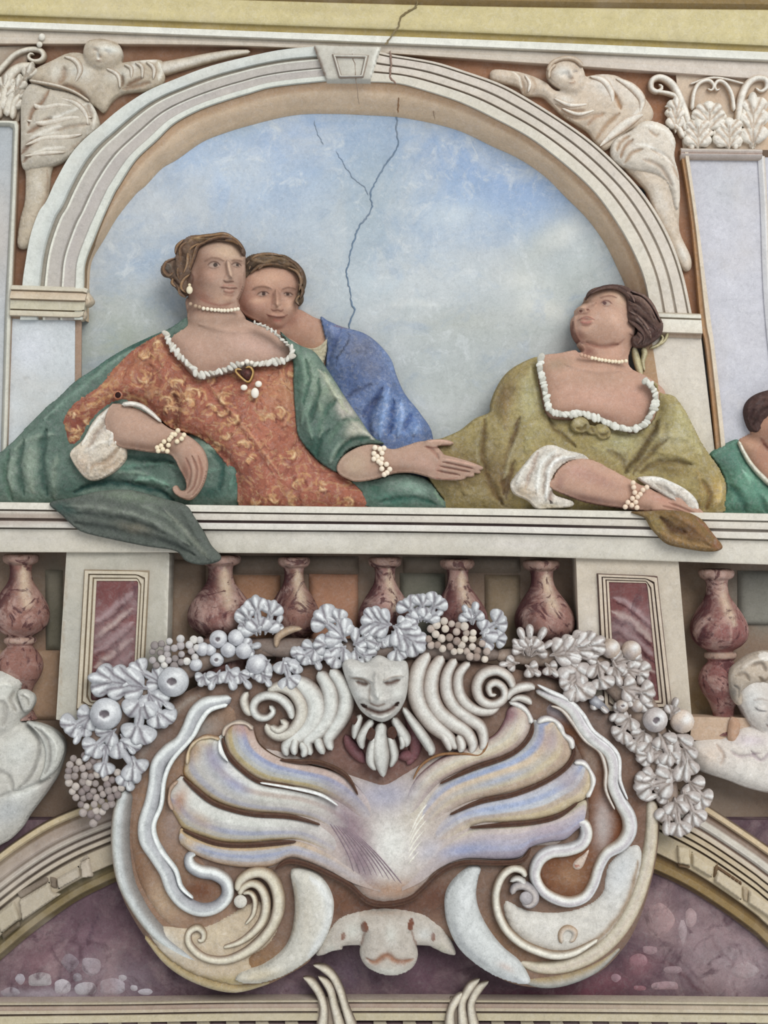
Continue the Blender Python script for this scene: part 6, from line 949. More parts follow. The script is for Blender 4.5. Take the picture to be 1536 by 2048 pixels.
strip('rim_thread', ct, [(1075, 1370), (1101, 1384), (1138, 1402), (1166, 1430), (1186, 1462), (1218, 1488), (1238, 1516), (1240, 1560), (1256, 1600)], [4, 9, 10, 10, 9, 9, 9, 8, 4], 92, 6, ['#c4c4c4', '#e6e8e6', '#b8b2b2'])
strip('rim_thread', ct, [(1102, 1412), (1124, 1420), (1146, 1446), (1170, 1480), (1200, 1504), (1212, 1540), (1212, 1580), (1230, 1620)], [4, 8, 9, 8, 8, 8, 7, 4], 88, 5, ['#8f7a6c', '#d8d4cc', '#a08a78'])

# shell: fan of fluted lobes meeting at the hinge
shell = relief('shell_bowl', ct, [([(470, 1500), (560, 1500), (650, 1530), (740, 1560), (770, 1566), (800, 1550), (870, 1510), (960, 1480), (1040, 1470), (1120, 1560), (1130, 1680), (1062, 1697), (1043, 1722), (994, 1726), (929, 1724), (880, 1740), (845, 1775), (819, 1796), (774, 1806), (740, 1801), (714, 1785), (700, 1768), (656, 1745), (607, 1726), (574, 1722), (545, 1738), (500, 1740), (420, 1700), (400, 1600)], 69, 12, 60)], '#b5a9a2', [('e', 775, 1776, 60, 20, 0, '#a38c7c', .8), 
    ('e', 780, 1690, 50, 60, 10, '#d9dad4', .95), ('e', 700, 1650, 34, 60, -30, '#8c7880', .9), ('e', 720, 1720, 24, 50, -25, '#84707a', .9), ('e', 770, 1590, 60, 30, 0, '#a0a0b0', .9), ('e', 790, 1780, 60, 16, 0, '#a5846c', .8), ('e', 660, 1740, 40, 14, 20, '#a09ca4', .6),
    ('e', 840, 1620, 30, 40, 30, '#c6bfae', .8), ('e', 860, 1700, 26, 20, -30, '#b9b8c2', .8)], step=3, mat='fresco_stucco')
hingeL, hingeR = (762, 1740), (800, 1735)
G = {'L0': [(506, 1456), (520, 1490), (560, 1516), (620, 1530), (680, 1548), (730, 1590), (768, 1660), (778, 1730)],
     'L1': [(447, 1469), (454, 1506), (483, 1539), (519, 1562), (574, 1573), (626, 1584), (690, 1618), (735, 1672), (772, 1745)],
     'L2': [(366, 1552), (389, 1577), (421, 1601), (460, 1617), (509, 1627), (574, 1632), (630, 1645), (690, 1684), (730, 1722), (768, 1758)],
     'L3': [(362, 1656), (375, 1666), (408, 1678), (444, 1687), (493, 1689), (552, 1684), (600, 1684), (660, 1710), (710, 1742), (764, 1770)],
     'L4': [(364, 1694), (390, 1712), (440, 1730), (500, 1738), (545, 1734), (578, 1718), (610, 1724), (656, 1742), (706, 1768), (760, 1786)]}
GR_ = {'R0': [(1010, 1440), (990, 1470), (950, 1490), (900, 1508), (862, 1530), (826, 1566), (800, 1630), (790, 1720)],
      'R1': [(1066, 1441), (1062, 1467), (1043, 1493), (1010, 1513), (945, 1535), (885, 1564), (850, 1602), (820, 1660), (796, 1740)],
      'R2': [(1146, 1486), (1146, 1512), (1127, 1538), (1082, 1566), (1026, 1586), (961, 1600), (922, 1614), (880, 1642), (840, 1690), (800, 1752)],
      'R3': [(1172, 1600), (1153, 1609), (1121, 1628), (1075, 1641), (1010, 1647), (958, 1650), (900, 1682), (850, 1724), (802, 1766)],
      'R4': [(1150, 1666), (1130, 1682), (1095, 1687), (1062, 1697), (1040, 1718), (994, 1722), (929, 1720), (880, 1738), (842, 1766), (804, 1784)]}
TIP = {('L0', 'L1'): ([(476, 1445), (494, 1446)], [(476, 1445), (456, 1453)]), ('L1', 'L2'): ([(392, 1482), (416, 1471), (438, 1473)], [(392, 1482), (375, 1506), (367, 1530)]),
       ('L2', 'L3'): ([(338, 1592), (344, 1570), (356, 1556)], [(338, 1592), (342, 1620), (353, 1642)]), ('L3', 'L4'): ([(357, 1676), (358, 1664)], [(357, 1676), (359, 1687)]),
       ('R1', 'R0'): ([(1034, 1405), (1054, 1418)], [(1034, 1405), (1016, 1420)]), ('R2', 'R1'): ([(1112, 1444), (1126, 1464), (1142, 1476)], [(1112, 1444), (1092, 1437), (1074, 1441)]),
       ('R3', 'R2'): ([(1170, 1528), (1186, 1550), (1186, 1578)], [(1170, 1528), (1158, 1521), (1148, 1524)]), ('R4', 'R3'): ([(1168, 1636), (1165, 1652)], [(1168, 1636), (1175, 1616)])}
def lobe(ka, kb, c, tips=(), tc='#c9c4ba', lean=0):
    GG = {**G, **GR_}; ta, tb = TIP[(ka, kb)]; A = ta+GG[ka]; B = tb+(GG[kb][2:] if (ka, kb) == ('R3', 'R2') else GG[kb])
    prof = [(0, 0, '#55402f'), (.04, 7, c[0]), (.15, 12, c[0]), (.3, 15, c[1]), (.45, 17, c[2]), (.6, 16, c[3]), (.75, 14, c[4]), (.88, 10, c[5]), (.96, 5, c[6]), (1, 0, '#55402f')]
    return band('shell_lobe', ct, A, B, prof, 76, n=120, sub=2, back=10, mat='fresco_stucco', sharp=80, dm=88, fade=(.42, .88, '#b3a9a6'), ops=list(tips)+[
        ('e', 706, 1650, 26, 80, -32, '#806c78', .85), ('e', 733, 1724, 18, 48, -22, '#786472', .85), ('e', 784, 1680, 36, 66, 8, '#dfe0da', .95), ('e', 775, 1580, 60, 24, 0, '#9c9cae', .7), ('e', 775, 1776, 60, 20, 0, '#a38c7c', .8)])  # purple shading beside the hinge painted on
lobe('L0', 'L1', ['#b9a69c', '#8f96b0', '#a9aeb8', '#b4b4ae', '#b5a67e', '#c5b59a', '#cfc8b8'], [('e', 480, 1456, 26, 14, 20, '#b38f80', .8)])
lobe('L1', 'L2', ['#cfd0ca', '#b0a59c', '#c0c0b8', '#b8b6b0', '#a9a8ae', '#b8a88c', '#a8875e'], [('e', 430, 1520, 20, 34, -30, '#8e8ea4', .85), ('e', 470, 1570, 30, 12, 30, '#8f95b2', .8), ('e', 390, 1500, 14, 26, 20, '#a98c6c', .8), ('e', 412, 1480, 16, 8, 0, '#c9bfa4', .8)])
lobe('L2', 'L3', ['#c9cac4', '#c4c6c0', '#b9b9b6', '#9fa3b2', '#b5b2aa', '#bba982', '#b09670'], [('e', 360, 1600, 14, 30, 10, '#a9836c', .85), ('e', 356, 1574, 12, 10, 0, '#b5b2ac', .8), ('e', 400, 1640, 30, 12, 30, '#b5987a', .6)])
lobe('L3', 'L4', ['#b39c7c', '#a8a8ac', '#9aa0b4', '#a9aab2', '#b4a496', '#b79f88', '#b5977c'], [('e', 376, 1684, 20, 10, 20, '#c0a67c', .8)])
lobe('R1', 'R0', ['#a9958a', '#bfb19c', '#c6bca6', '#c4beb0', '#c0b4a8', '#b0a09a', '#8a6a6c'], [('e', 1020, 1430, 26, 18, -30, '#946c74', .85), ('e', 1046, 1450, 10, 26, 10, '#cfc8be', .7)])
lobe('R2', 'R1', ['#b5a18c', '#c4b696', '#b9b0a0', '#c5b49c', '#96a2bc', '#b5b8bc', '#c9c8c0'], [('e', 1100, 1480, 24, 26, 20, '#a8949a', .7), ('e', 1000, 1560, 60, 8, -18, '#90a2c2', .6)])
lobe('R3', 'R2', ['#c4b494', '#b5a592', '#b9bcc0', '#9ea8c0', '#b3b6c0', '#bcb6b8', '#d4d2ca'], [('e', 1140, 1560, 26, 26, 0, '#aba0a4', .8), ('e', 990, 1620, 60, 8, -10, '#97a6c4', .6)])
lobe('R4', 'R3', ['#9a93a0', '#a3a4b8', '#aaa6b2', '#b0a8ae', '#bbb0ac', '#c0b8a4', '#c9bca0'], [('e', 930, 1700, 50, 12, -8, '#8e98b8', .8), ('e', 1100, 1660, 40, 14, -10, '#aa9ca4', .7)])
SC = ['#9c8a7c', '#d9d8d0', '#e2e2dc', '#b9ac9c']
def scallops(pts, r, cols=SC):
    q = resample(cr(pts, False, 5), max(3, int(np.hypot(*np.diff(np.array(pts, float), axis=0).T).sum()/(r*1.3))))
    strip('scalloped_edge', ct, q, [r*(.75+.35*(k % 2)) for k in range(len(q))], 84, 12, cols)
scallops([(1018, 1404), (1042, 1412), (1056, 1426), (1064, 1448)], 12, ['#b5aeb0', '#e8e8e2', '#e2e2dc'])
scallops([(1074, 1446), (1096, 1438), (1118, 1448), (1124, 1468), (1140, 1476), (1146, 1500)], 12, ['#b5aeb0', '#e8e8e2', '#d0ccc6'])
scallops([(1148, 1526), (1166, 1526), (1184, 1549), (1186, 1572), (1174, 1596)], 11, ['#b5aeb0', '#e8e8e2', '#d0ccc6'])
scallops([(446, 1474), (452, 1456), (470, 1446), (492, 1448), (506, 1460)], 9, ['#a99c90', '#cdbfae', '#a3897c'])
scallops([(374, 1530), (378, 1500), (396, 1480), (420, 1474), (440, 1480)], 9, ['#9c7c60', '#c9b79a', '#a3906c'])
scallops([(346, 1622), (338, 1600), (342, 1576), (356, 1562)], 9, ['#94745c', '#b59c88', '#a08a78'])
for q, w_ in (([(438, 1480), (442, 1504), (456, 1524)], [3, 9, 2]), ([(520, 1566), (580, 1576), (640, 1590), (676, 1612)], [3, 5, 6, 2])): strip('bright_edge', ct, q, w_, 96, 4, ['#dfe2e0', '#eceeec', '#dcdeda'])
# hatched flutes by the hinge
for k in range(9):
    x0 = 604+k*12; strip('flute_line', ct, [(x0, 1600+k*7), (x0+50, 1640+k*8), (x0+88, 1700+k*6), (x0+104, 1744+k*3)], [1, 3, 3, 1], 80, 2, ['#8f7f86', '#7d6d76'])
for k in range(6):
    strip('flute_line', ct, [(870-k*6, 1590+k*22), (838-k*3, 1630+k*18), (815, 1680+k*10)], [1, 4, 1], 80, 2, ['#d9d6c8', '#e2e0d6'])

# crescents, rolls and eyes below
relief('crescent', ct, [([(580, 1748), (592, 1738), (626, 1744), (649, 1763), (665, 1794), (667, 1825), (658, 1864), (637, 1903), (605, 1932), (558, 1958), (506, 1970), (470, 1962), (480, 1944), (519, 1934), (558, 1908), (579, 1877), (588, 1830), (587, 1791)], 72, 34, 32)], '#c6c4ba', [('l', [(620, 1752), (654, 1790), (654, 1850), (618, 1912)], 18, '#d9dddc', .8), ('e', 520, 1950, 40, 12, -10, '#b9ae94', .8), ('l', [(588, 1760), (594, 1820), (580, 1880)], 10, '#a89a84', .6), ('e', 612, 1830, 12, 50, 0, '#c0b9aa', .6)], step=3, mat='fresco_stucco')
relief('crescent', ct, [([(962, 1738), (941, 1734), (915, 1752), (895, 1778), (889, 1809), (895, 1851), (915, 1895), (947, 1927), (988, 1953), (1035, 1969), (1060, 1968), (1058, 1953), (1040, 1924), (1009, 1898), (983, 1867), (962, 1830), (953, 1794), (957, 1760)], 72, 34, 30)], '#c3c7c6', [('e', 930, 1790, 14, 30, 10, '#d4d8d8', .7), ('e', 1030, 1958, 26, 7, 10, '#d8dcde', .8), ('l', [(905, 1840), (930, 1890), (980, 1930)], 10, '#a9adb0', .5), ('e', 1010, 1930, 16, 6, 30, '#b8a398', .6)], step=3, mat='fresco_stucco')
RC = ['#8d7862', '#c9c2ae', '#d2ccba', '#857060']
strip('scroll_roll', ct, [(474, 1784), (480, 1764), (498, 1750), (522, 1746), (544, 1760), (556, 1790), (556, 1822), (544, 1854), (520, 1884), (488, 1908), (450, 1922), (412, 1918), (388, 1902), (376, 1884), (378, 1866), (394, 1857), (407, 1868), (404, 1882), (394, 1880)], [13.0, 19.5, 22.1, 23.4, 26.0, 26.0, 26.0, 23.4, 23.4, 20.8, 18.2, 16.9, 16.9, 15.6, 14.3, 14.3, 13.0, 11.7, 7.8], 82, 16, RC)
strip('scroll_roll', ct, [(478, 1792), (486, 1776), (504, 1768), (522, 1778), (532, 1806), (526, 1840), (506, 1866), (478, 1886), (446, 1896)], [10.4, 15.6, 16.9, 18.2, 19.5, 19.5, 16.9, 13.0, 7.8], 82, 14, RC)
strip('scroll_roll', ct, [(484, 1788), (500, 1786), (510, 1802), (506, 1830), (490, 1850)], [7.8, 10.4, 11.7, 10.4, 5.2], 82, 10, RC)
ball('scroll_eye', ct, 481, 1803, 92, 13, '#cfccc2', 'fresco_stucco', .8)
strip('scroll_roll', ct, [(1052, 1756), (1044, 1742), (1026, 1738), (1008, 1750), (996, 1772), (992, 1800), (998, 1832), (1014, 1862), (1040, 1886), (1072, 1902), (1110, 1912), (1150, 1906), (1196, 1880)], [10.4, 15.6, 16.9, 16.9, 16.9, 16.9, 18.2, 18.2, 18.2, 18.2, 18.2, 15.6, 7.8], 82, 16, ['#8d7862', '#dcd9cc', '#d6d2c4', '#8a7460'])
strip('scroll_roll', ct, [(1020, 1764), (1034, 1758), (1046, 1764), (1050, 1776)], [7.8, 13.0, 14.3, 7.8], 86, 9, ['#8f8880', '#d6d6d2', '#9c948c'])
strip('scroll_roll', ct, [(1024, 1790), (1030, 1776), (1048, 1772), (1066, 1784), (1070, 1802), (1058, 1812), (1044, 1806)], [10.4, 15.6, 18.2, 18.2, 16.9, 13.0, 7.8], 86, 10, ['#8a868a', '#bdb6b2', '#9a9494'])
ball('scroll_eye', ct, 1052, 1796, 92, 13, '#a8a4a6', 'fresco_stucco', .8)
strip('scroll_roll', ct, [(1124, 1888), (1122, 1868), (1134, 1856), (1150, 1864), (1146, 1880), (1138, 1884)], [9.1, 11.7, 11.7, 11.7, 9.1, 5.2], 84, 8, ['#a38a70', '#c4b5a4', '#d0ccc4'])
# moustached corbel under the hinge
cb = relief('corbel', ct, [
    ([(632, 1908), (650, 1870), (672, 1838), (704, 1822), (770, 1812), (838, 1822), (866, 1838), (890, 1860), (912, 1908), (890, 1908), (868, 1898), (842, 1892), (700, 1892), (684, 1900), (664, 1904), (644, 1912)], 62, 16, 20),
    ([(722, 1838), (770, 1830), (818, 1838), (826, 1872), (836, 1908), (824, 1936), (792, 1950), (761, 1947), (731, 1931), (719, 1904), (726, 1877)], 68, 26, 26)], '#b3aca2', [
    ('e', 774, 1940, 40, 10, 0, '#d0d0c6', .8), ('l', [(733, 1912), (750, 1918), (774, 1904), (796, 1918), (826, 1914)], 11, '#8f6248', .85), ('f', [(733, 1912), (750, 1918), (774, 1906), (796, 1918), (826, 1914)], 7, -5, '#8f6248', .3), ('h', 729, 1850, 7, 11, 0, '#6e3f2c', .95), ('h', 822, 1846, 6, 11, 0, '#6e3f2c', .95), ('h', 686, 1870, 5, 8, 10, '#744632', .9), ('h', 866, 1872, 5, 9, -10, '#744632', .9),
    ('l', [(731, 1856), (726, 1876), (720, 1890)], 4, '#6e4a38', .8), ('l', [(822, 1854), (828, 1874), (834, 1896)], 4, '#6e4a38', .8), ('e', 782, 1864, 10, 18, 0, '#c9cac2', .7), ('e', 706, 1860, 16, 16, 0, '#c4c6be', .7), ('e', 848, 1866, 14, 12, 0, '#c6c8c4', .8), ('e', 660, 1895, 12, 10, 0, '#bcbcb2', .7), ('e', 884, 1896, 10, 12, 0, '#c0bcac', .7), ('e', 770, 1824, 60, 6, 0, '#9c8a7a', .7)], step=2.6, mat='fresco_stucco')

# upper scroll bands with fringed ends (left and right of the mask)
U = ['#82736a', '#cfd0ca', '#d0d3ce', '#a39c94']; U2 = ['#7c6a60', '#c6c2b6', '#d2d0c6', '#9a8c80']
for q, w_, d in (
    ([(660, 1340), (682, 1366), (692, 1396), (686, 1430), (668, 1458), (656, 1480), (664, 1502)], [16, 22, 24, 24, 22, 18, 9], 84),
    ([(636, 1344), (656, 1372), (662, 1404), (656, 1438), (634, 1466), (614, 1484), (622, 1512)], [16, 24, 26, 26, 24, 18, 10], 82),
    ([(634, 1474), (640, 1494), (648, 1510)], [14, 14, 8], 84), ([(600, 1484), (610, 1500), (604, 1516)], [12, 14, 8], 82),
    ([(582, 1356), (610, 1374), (630, 1400), (632, 1430), (616, 1458), (590, 1478), (572, 1494), (574, 1514)], [14, 26, 32, 34, 30, 24, 16, 9], 80), ([(592, 1476), (588, 1496), (590, 1512)], [12, 13, 8], 84),
    ([(534, 1382), (560, 1374), (586, 1384), (604, 1412), (602, 1440), (584, 1464), (558, 1472), (538, 1462), (532, 1448)], [10, 18, 20, 22, 22, 20, 18, 14, 8], 78),
    ([(584, 1440), (578, 1416), (560, 1398), (536, 1392), (514, 1400), (506, 1418), (516, 1434), (534, 1436), (546, 1424), (538, 1412)], [8, 14, 14, 13, 13, 13, 12, 10, 9, 6], 82),
    ([(560, 1440), (572, 1450), (556, 1462), (540, 1452)], [8, 12, 12, 8], 80), ([(496, 1384), (488, 1400), (494, 1420), (504, 1432)], [8, 14, 14, 8], 78)):
    strip('hair_scroll', ct, q, [v*1.42 for v in w_], d, 19, U if q[0][0] > 560 else U2)
for q, w_, d in (
    ([(858, 1306), (838, 1340), (832, 1380), (842, 1416), (866, 1448), (896, 1474), (914, 1500)], [14, 24, 26, 26, 26, 20, 9], 84),
    ([(886, 1312), (866, 1346), (862, 1386), (876, 1422), (904, 1446), (932, 1464), (946, 1490), (940, 1508)], [14, 22, 24, 24, 24, 20, 16, 8], 84),
    ([(912, 1318), (894, 1350), (894, 1386), (910, 1416), (938, 1438), (962, 1456), (968, 1486), (960, 1502)], [12, 18, 20, 20, 20, 18, 14, 8], 82),
    ([(940, 1324), (918, 1350), (918, 1384), (932, 1408), (956, 1422), (984, 1422), (1000, 1410)], [10, 16, 18, 18, 16, 13, 6], 80),
    ([(1028, 1380), (1018, 1356), (994, 1342), (966, 1350), (954, 1374), (962, 1400), (986, 1410), (1008, 1398), (1008, 1378), (992, 1366), (978, 1374), (982, 1390), (994, 1390)], [10, 14, 15, 16, 16, 15, 14, 13, 12, 12, 11, 8, 5], 84),
    ([(1014, 1402), (1022, 1386), (1040, 1376), (1062, 1374), (1070, 1380)], [6, 12, 15, 13, 6], 86), ([(1020, 1404), (1036, 1396), (1054, 1400), (1064, 1410)], [5, 10, 12, 6], 86),
    ([(916, 1470), (924, 1492), (918, 1506)], [12, 14, 8], 86), ([(880, 1460), (896, 1486), (900, 1504)], [14, 14, 7], 82)):
    strip('hair_scroll', ct, q, [v*1.42 for v in w_], d, 19, ['#80695c', '#d2d2cc', '#c9c4bc', '#a08f84'])
strip('umber_contour_or_shade', ct, [(826, 1560), (844, 1530), (880, 1510), (930, 1508), (960, 1510), (974, 1486), (966, 1464)], [2, 5, 5, 5, 6, 5, 2], 90, 3, ['#94704e', '#7d583c'])
for q in ([(560, 1520), (600, 1524), (640, 1526), (690, 1550), (716, 1590)], [(444, 1476), (456, 1510), (486, 1542), (522, 1565), (576, 1575), (640, 1592)], [(366, 1556), (392, 1580), (424, 1605), (464, 1620), (512, 1630), (580, 1634), (640, 1650)], [(366, 1660), (410, 1680), (450, 1690), (500, 1691), (560, 1686), (592, 1684)],
          [(1066, 1445), (1062, 1468), (1042, 1495), (1008, 1516), (945, 1538), (880, 1568)], [(1148, 1488), (1147, 1514), (1126, 1541), (1080, 1569), (1025, 1590), (960, 1604), (900, 1630)], [(1156, 1606), (1120, 1631), (1074, 1644), (1010, 1650), (940, 1656)], [(1062, 1697), (1044, 1722), (994, 1727), (929, 1726), (884, 1744), (848, 1778), (820, 1800), (774, 1810), (736, 1804), (700, 1772), (656, 1748), (608, 1728), (574, 1724), (550, 1740)]):
    strip('umber_contour_or_shade', ct, q, [3]+[9]*(len(q)-2)+[3], 90, 1.5, ['#60483a', '#463129', '#5a4236'])  # dark strips painted as shade in the grooves between lobes

# grinning mask with leafy beard
mk = thing('grotesque_mask', 'grinning carved stone mask with leaf beard above the shell', 'mask', 764, 1556, 96)
relief('face', mk, [([(684, 1330), (700, 1318), (730, 1326), (756, 1312), (784, 1322), (812, 1324), (818, 1350), (814, 1390), (806, 1412), (792, 1432), (768, 1446), (744, 1440), (722, 1424), (706, 1396), (692, 1362)], 92, 40, 44)], '#bcbab4', [
    ('e', 712, 1344, 20, 12, 20, '#d0d2ce', .7), ('e', 796, 1346, 16, 12, -10, '#d2d3ce', .7), ('r', [(700, 1352), (724, 1350), (744, 1360)], 10, 7), ('r', [(768, 1360), (784, 1350), (808, 1350)], 10, 7), ('l', [(706, 1354), (730, 1360), (742, 1366)], 4, '#75604f', .7),
    ('f', [(712, 1362), (726, 1366), (736, 1366)], 6, -5, '#5a3f33', .95), ('f', [(768, 1364), (782, 1365), (800, 1358)], 6, -5, '#56392f', .95), ('g', 722, 1360, 14, 8, 10, -4), ('g', 786, 1358, 14, 8, -5, -4), ('l', [(700, 1356), (722, 1356), (738, 1362)], 4, '#8d7b6c', .6), ('l', [(766, 1358), (786, 1352), (804, 1350)], 4, '#8d7b6c', .6),
    ('r', [(752, 1344), (752, 1370), (756, 1392)], 18, 16), ('g', 756, 1396, 12, 9, 0, 8), ('g', 740, 1396, 7, 6, 0, 5), ('g', 772, 1396, 7, 6, 0, 5), ('e', 756, 1386, 8, 12, 0, '#d6d8d2', .8), ('l', [(742, 1368), (738, 1390), (740, 1402)], 5, '#8f857c', .8), ('l', [(738, 1403), (748, 1408), (758, 1409), (772, 1404)], 5, '#6c564a', .85),
    ('e', 716, 1386, 12, 12, 0, '#cdcfcb', .8), ('e', 796, 1384, 12, 12, 0, '#d0d2cd', .8), ('g', 718, 1390, 14, 12, 20, 8), ('g', 796, 1388, 14, 12, -20, 8),
    ('f', [(724, 1408), (738, 1418), (760, 1424), (780, 1419), (796, 1404)], 7, -7, '#553a30', .95), ('h', 728, 1410, 7, 4, 30, '#2e1c18', .9), ('h', 793, 1408, 6, 4, -35, '#2e1c18', .9), ('r', [(740, 1428), (760, 1433), (780, 1428)], 7, 6), ('l', [(742, 1429), (760, 1433), (780, 1428)], 5, '#d2d3cd', .8), ('g', 762, 1440, 14, 7, 0, 5), ('f', [(750, 1446), (764, 1450), (778, 1444)], 4, -4, '#6f5a50', .8)], step=1.9, mat='fresco_stucco')
BC = ['#8d837c', '#c2c3be', '#cfd0ca', '#9c948c']
for q, w_, d in (([(746, 1440), (730, 1462), (722, 1480), (726, 1500)], [14, 20, 20, 8], 94), ([(722, 1430), (712, 1456), (708, 1480)], [12, 18, 8], 92), ([(764, 1446), (760, 1480), (762, 1516), (767, 1556)], [18, 34, 38, 8], 98), ([(752, 1470), (744, 1496), (742, 1524), (752, 1542)], [14, 20, 20, 8], 94), ([(778, 1470), (786, 1496), (788, 1516), (780, 1536)], [14, 20, 18, 8], 94),
                 ([(786, 1436), (800, 1460), (812, 1480), (812, 1496)], [14, 22, 22, 8], 94), ([(806, 1416), (822, 1440), (842, 1468), (862, 1500), (858, 1512)], [10, 18, 22, 20, 8], 88), ([(800, 1470), (806, 1488), (800, 1500)], [10, 14, 6], 98)):
    strip('beard_leaf', mk, q, w_, d, 22, BC)
for x, y, e in ((741, 1468, 10), (784, 1466, 10), (708, 1440, 7)): ball('beard_hole', mk, x, y, 110, e, '#4a342c', 'fresco_stucco', .3, 1.3)
for q in ([(690, 1470), (700, 1490), (716, 1510), (730, 1526)], [(812, 1430), (826, 1460), (830, 1500), (814, 1530)], [(796, 1516), (812, 1512), (836, 1516)]): strip('dark_ground', mk, q, [10]+[24]*(len(q)-2)+[12], 76, 8, ['#6d484c', '#7c565a', '#64423f'])
# ================================================================ GARLANDS
def fruit(par, x, y, r, d, col='#b9bcc0', name='fruit', dot=True):
    q = [(x+math.cos(k*math.pi/6)*r, y+math.sin(k*math.pi/6)*r) for k in range(12)]
    ops = [('e', x+r*.3, y-r*.3, r*.5, r*.4, -40, '#dfe2e2', .8), ('e', x-r*.5, y+r*.5, r*.5, r*.5, 0, '#8c8a92', .5)]
    if dot: ops += [('g', x+r*.05, y-r*.05, r*.3, r*.26, 0, -r*.35), ('h', x, y-r*.05, r*.3, r*.24, 0, '#5d5258', .9), ('l', [(x-r*.34, y), (x, y+r*.3), (x+r*.36, y)], r*.14, '#d8dada', .7)]
    return relief(name, par, [(q, d, r*.9, r)], col, ops, step=1.8, mat='fresco_stucco', back=10)
def grapes(par, x0, y0, x1, y1, n, r, d, cols, seed, shape=None):
    gr = group_mesh('grape_cluster', par, (x0+x1)/2, (y0+y1)/2, d); rs = random.Random(seed); P = []; tries = 0
    poly = np.array(shape, float) if shape else None
    while len(P) < n and tries < 6000:
        tries += 1; x, y = rs.uniform(x0, x1), rs.uniform(y0, y1)
        if poly is not None and not inside(np.array([[x, y]]), poly)[0]: continue
        if all(math.hypot(x-a, y-b) > r*1.45 for a, b in P): P.append((x, y))
    for x, y in P: ball('grape', gr, x, y, d+rs.uniform(0, 6), r*rs.uniform(.85, 1.1), rs.choice(cols), 'fresco_stucco', .9)
GC = ['#a39994', '#948a86', '#b5aca4', '#857a78']
g1 = thing('leaf_garland', 'garland of grey-white leaves, grapes and fruit hanging over the left shoulder of the cartouche', 'garland', 300, 1640, 80)
strip('garland_core', g1, [(190, 1560), (200, 1480), (240, 1420), (300, 1375), (360, 1340), (430, 1310), (500, 1296), (560, 1300)], [40, 60, 60, 56, 50, 46, 40, 30], 70, 14, ['#6a5850', '#857468', '#6f6058'])
for a in ((300, 1378, 182, 1355, 46, 4, 86, 16), (330, 1372, 262, 1330, 36, 3, 84, 12), (296, 1380, 330, 1452, 44, 3, 88, 16), (284, 1392, 272, 1486, 52, 3, 90, 18), (300, 1385, 345, 1418, 26, 2, 90, 12),
          (188, 1428, 132, 1462, 40, 3, 84, 14), (176, 1440, 150, 1486, 26, 2, 82, 12), (232, 1458, 174, 1506, 34, 3, 86, 14), (240, 1468, 268, 1506, 26, 2, 88, 12), (214, 1480, 206, 1552, 30, 3, 84, 14), (226, 1474, 272, 1562, 42, 3, 86, 16, 0, -.16), (196, 1490, 168, 1520, 22, 2, 84, 12), (250, 1540, 262, 1580, 34, 2, 82, 12),
          (410, 1346, 400, 1372, 26, 2, 86, 12), (440, 1340, 420, 1378, 26, 2, 88, 12), (452, 1330, 468, 1378, 34, 2, 86, 12), (470, 1336, 500, 1376, 26, 2, 86, 12), (476, 1300, 520, 1290, 26, 2, 84, 12), (286, 1350, 246, 1372, 22, 2, 84, 10),
          (540, 1320, 500, 1350, 28, 3, 84, 12), (566, 1316, 584, 1376, 34, 3, 88, 14), (520, 1340, 540, 1372, 26, 2, 86, 12), (610, 1300, 580, 1340, 30, 3, 86, 12)):
    leaf(g1, *a[:8], *(a[8:] if len(a) > 8 else ()))
fruit(g1, 345, 1364, 31, 88); fruit(g1, 210, 1429, 32, 90)
for x, y, r in ((404, 1299, 14), (436, 1279, 18), (472, 1276, 17), (487, 1302, 17), (433, 1320, 14), (391, 1330, 13), (420, 1300, 12), (456, 1300, 16), (512, 1330, 20)): fruit(g1, x, y, r, 86, '#b7b9be', 'hazelnut', dot=(x in (433, 436)))
grapes(g1, 296, 1274, 400, 1332, 26, 8, 88, ['#c2c0be', '#aaa4a4', '#d0cec8', '#8e8684'], 3, [(296, 1316), (312, 1286), (350, 1272), (400, 1280), (392, 1316), (350, 1336), (306, 1330)])
grapes(g1, 130, 1510, 250, 1648, 74, 8, 78, GC, 4, [(136, 1520), (170, 1508), (236, 1540), (244, 1580), (214, 1620), (188, 1648), (168, 1630), (146, 1590), (132, 1550)])

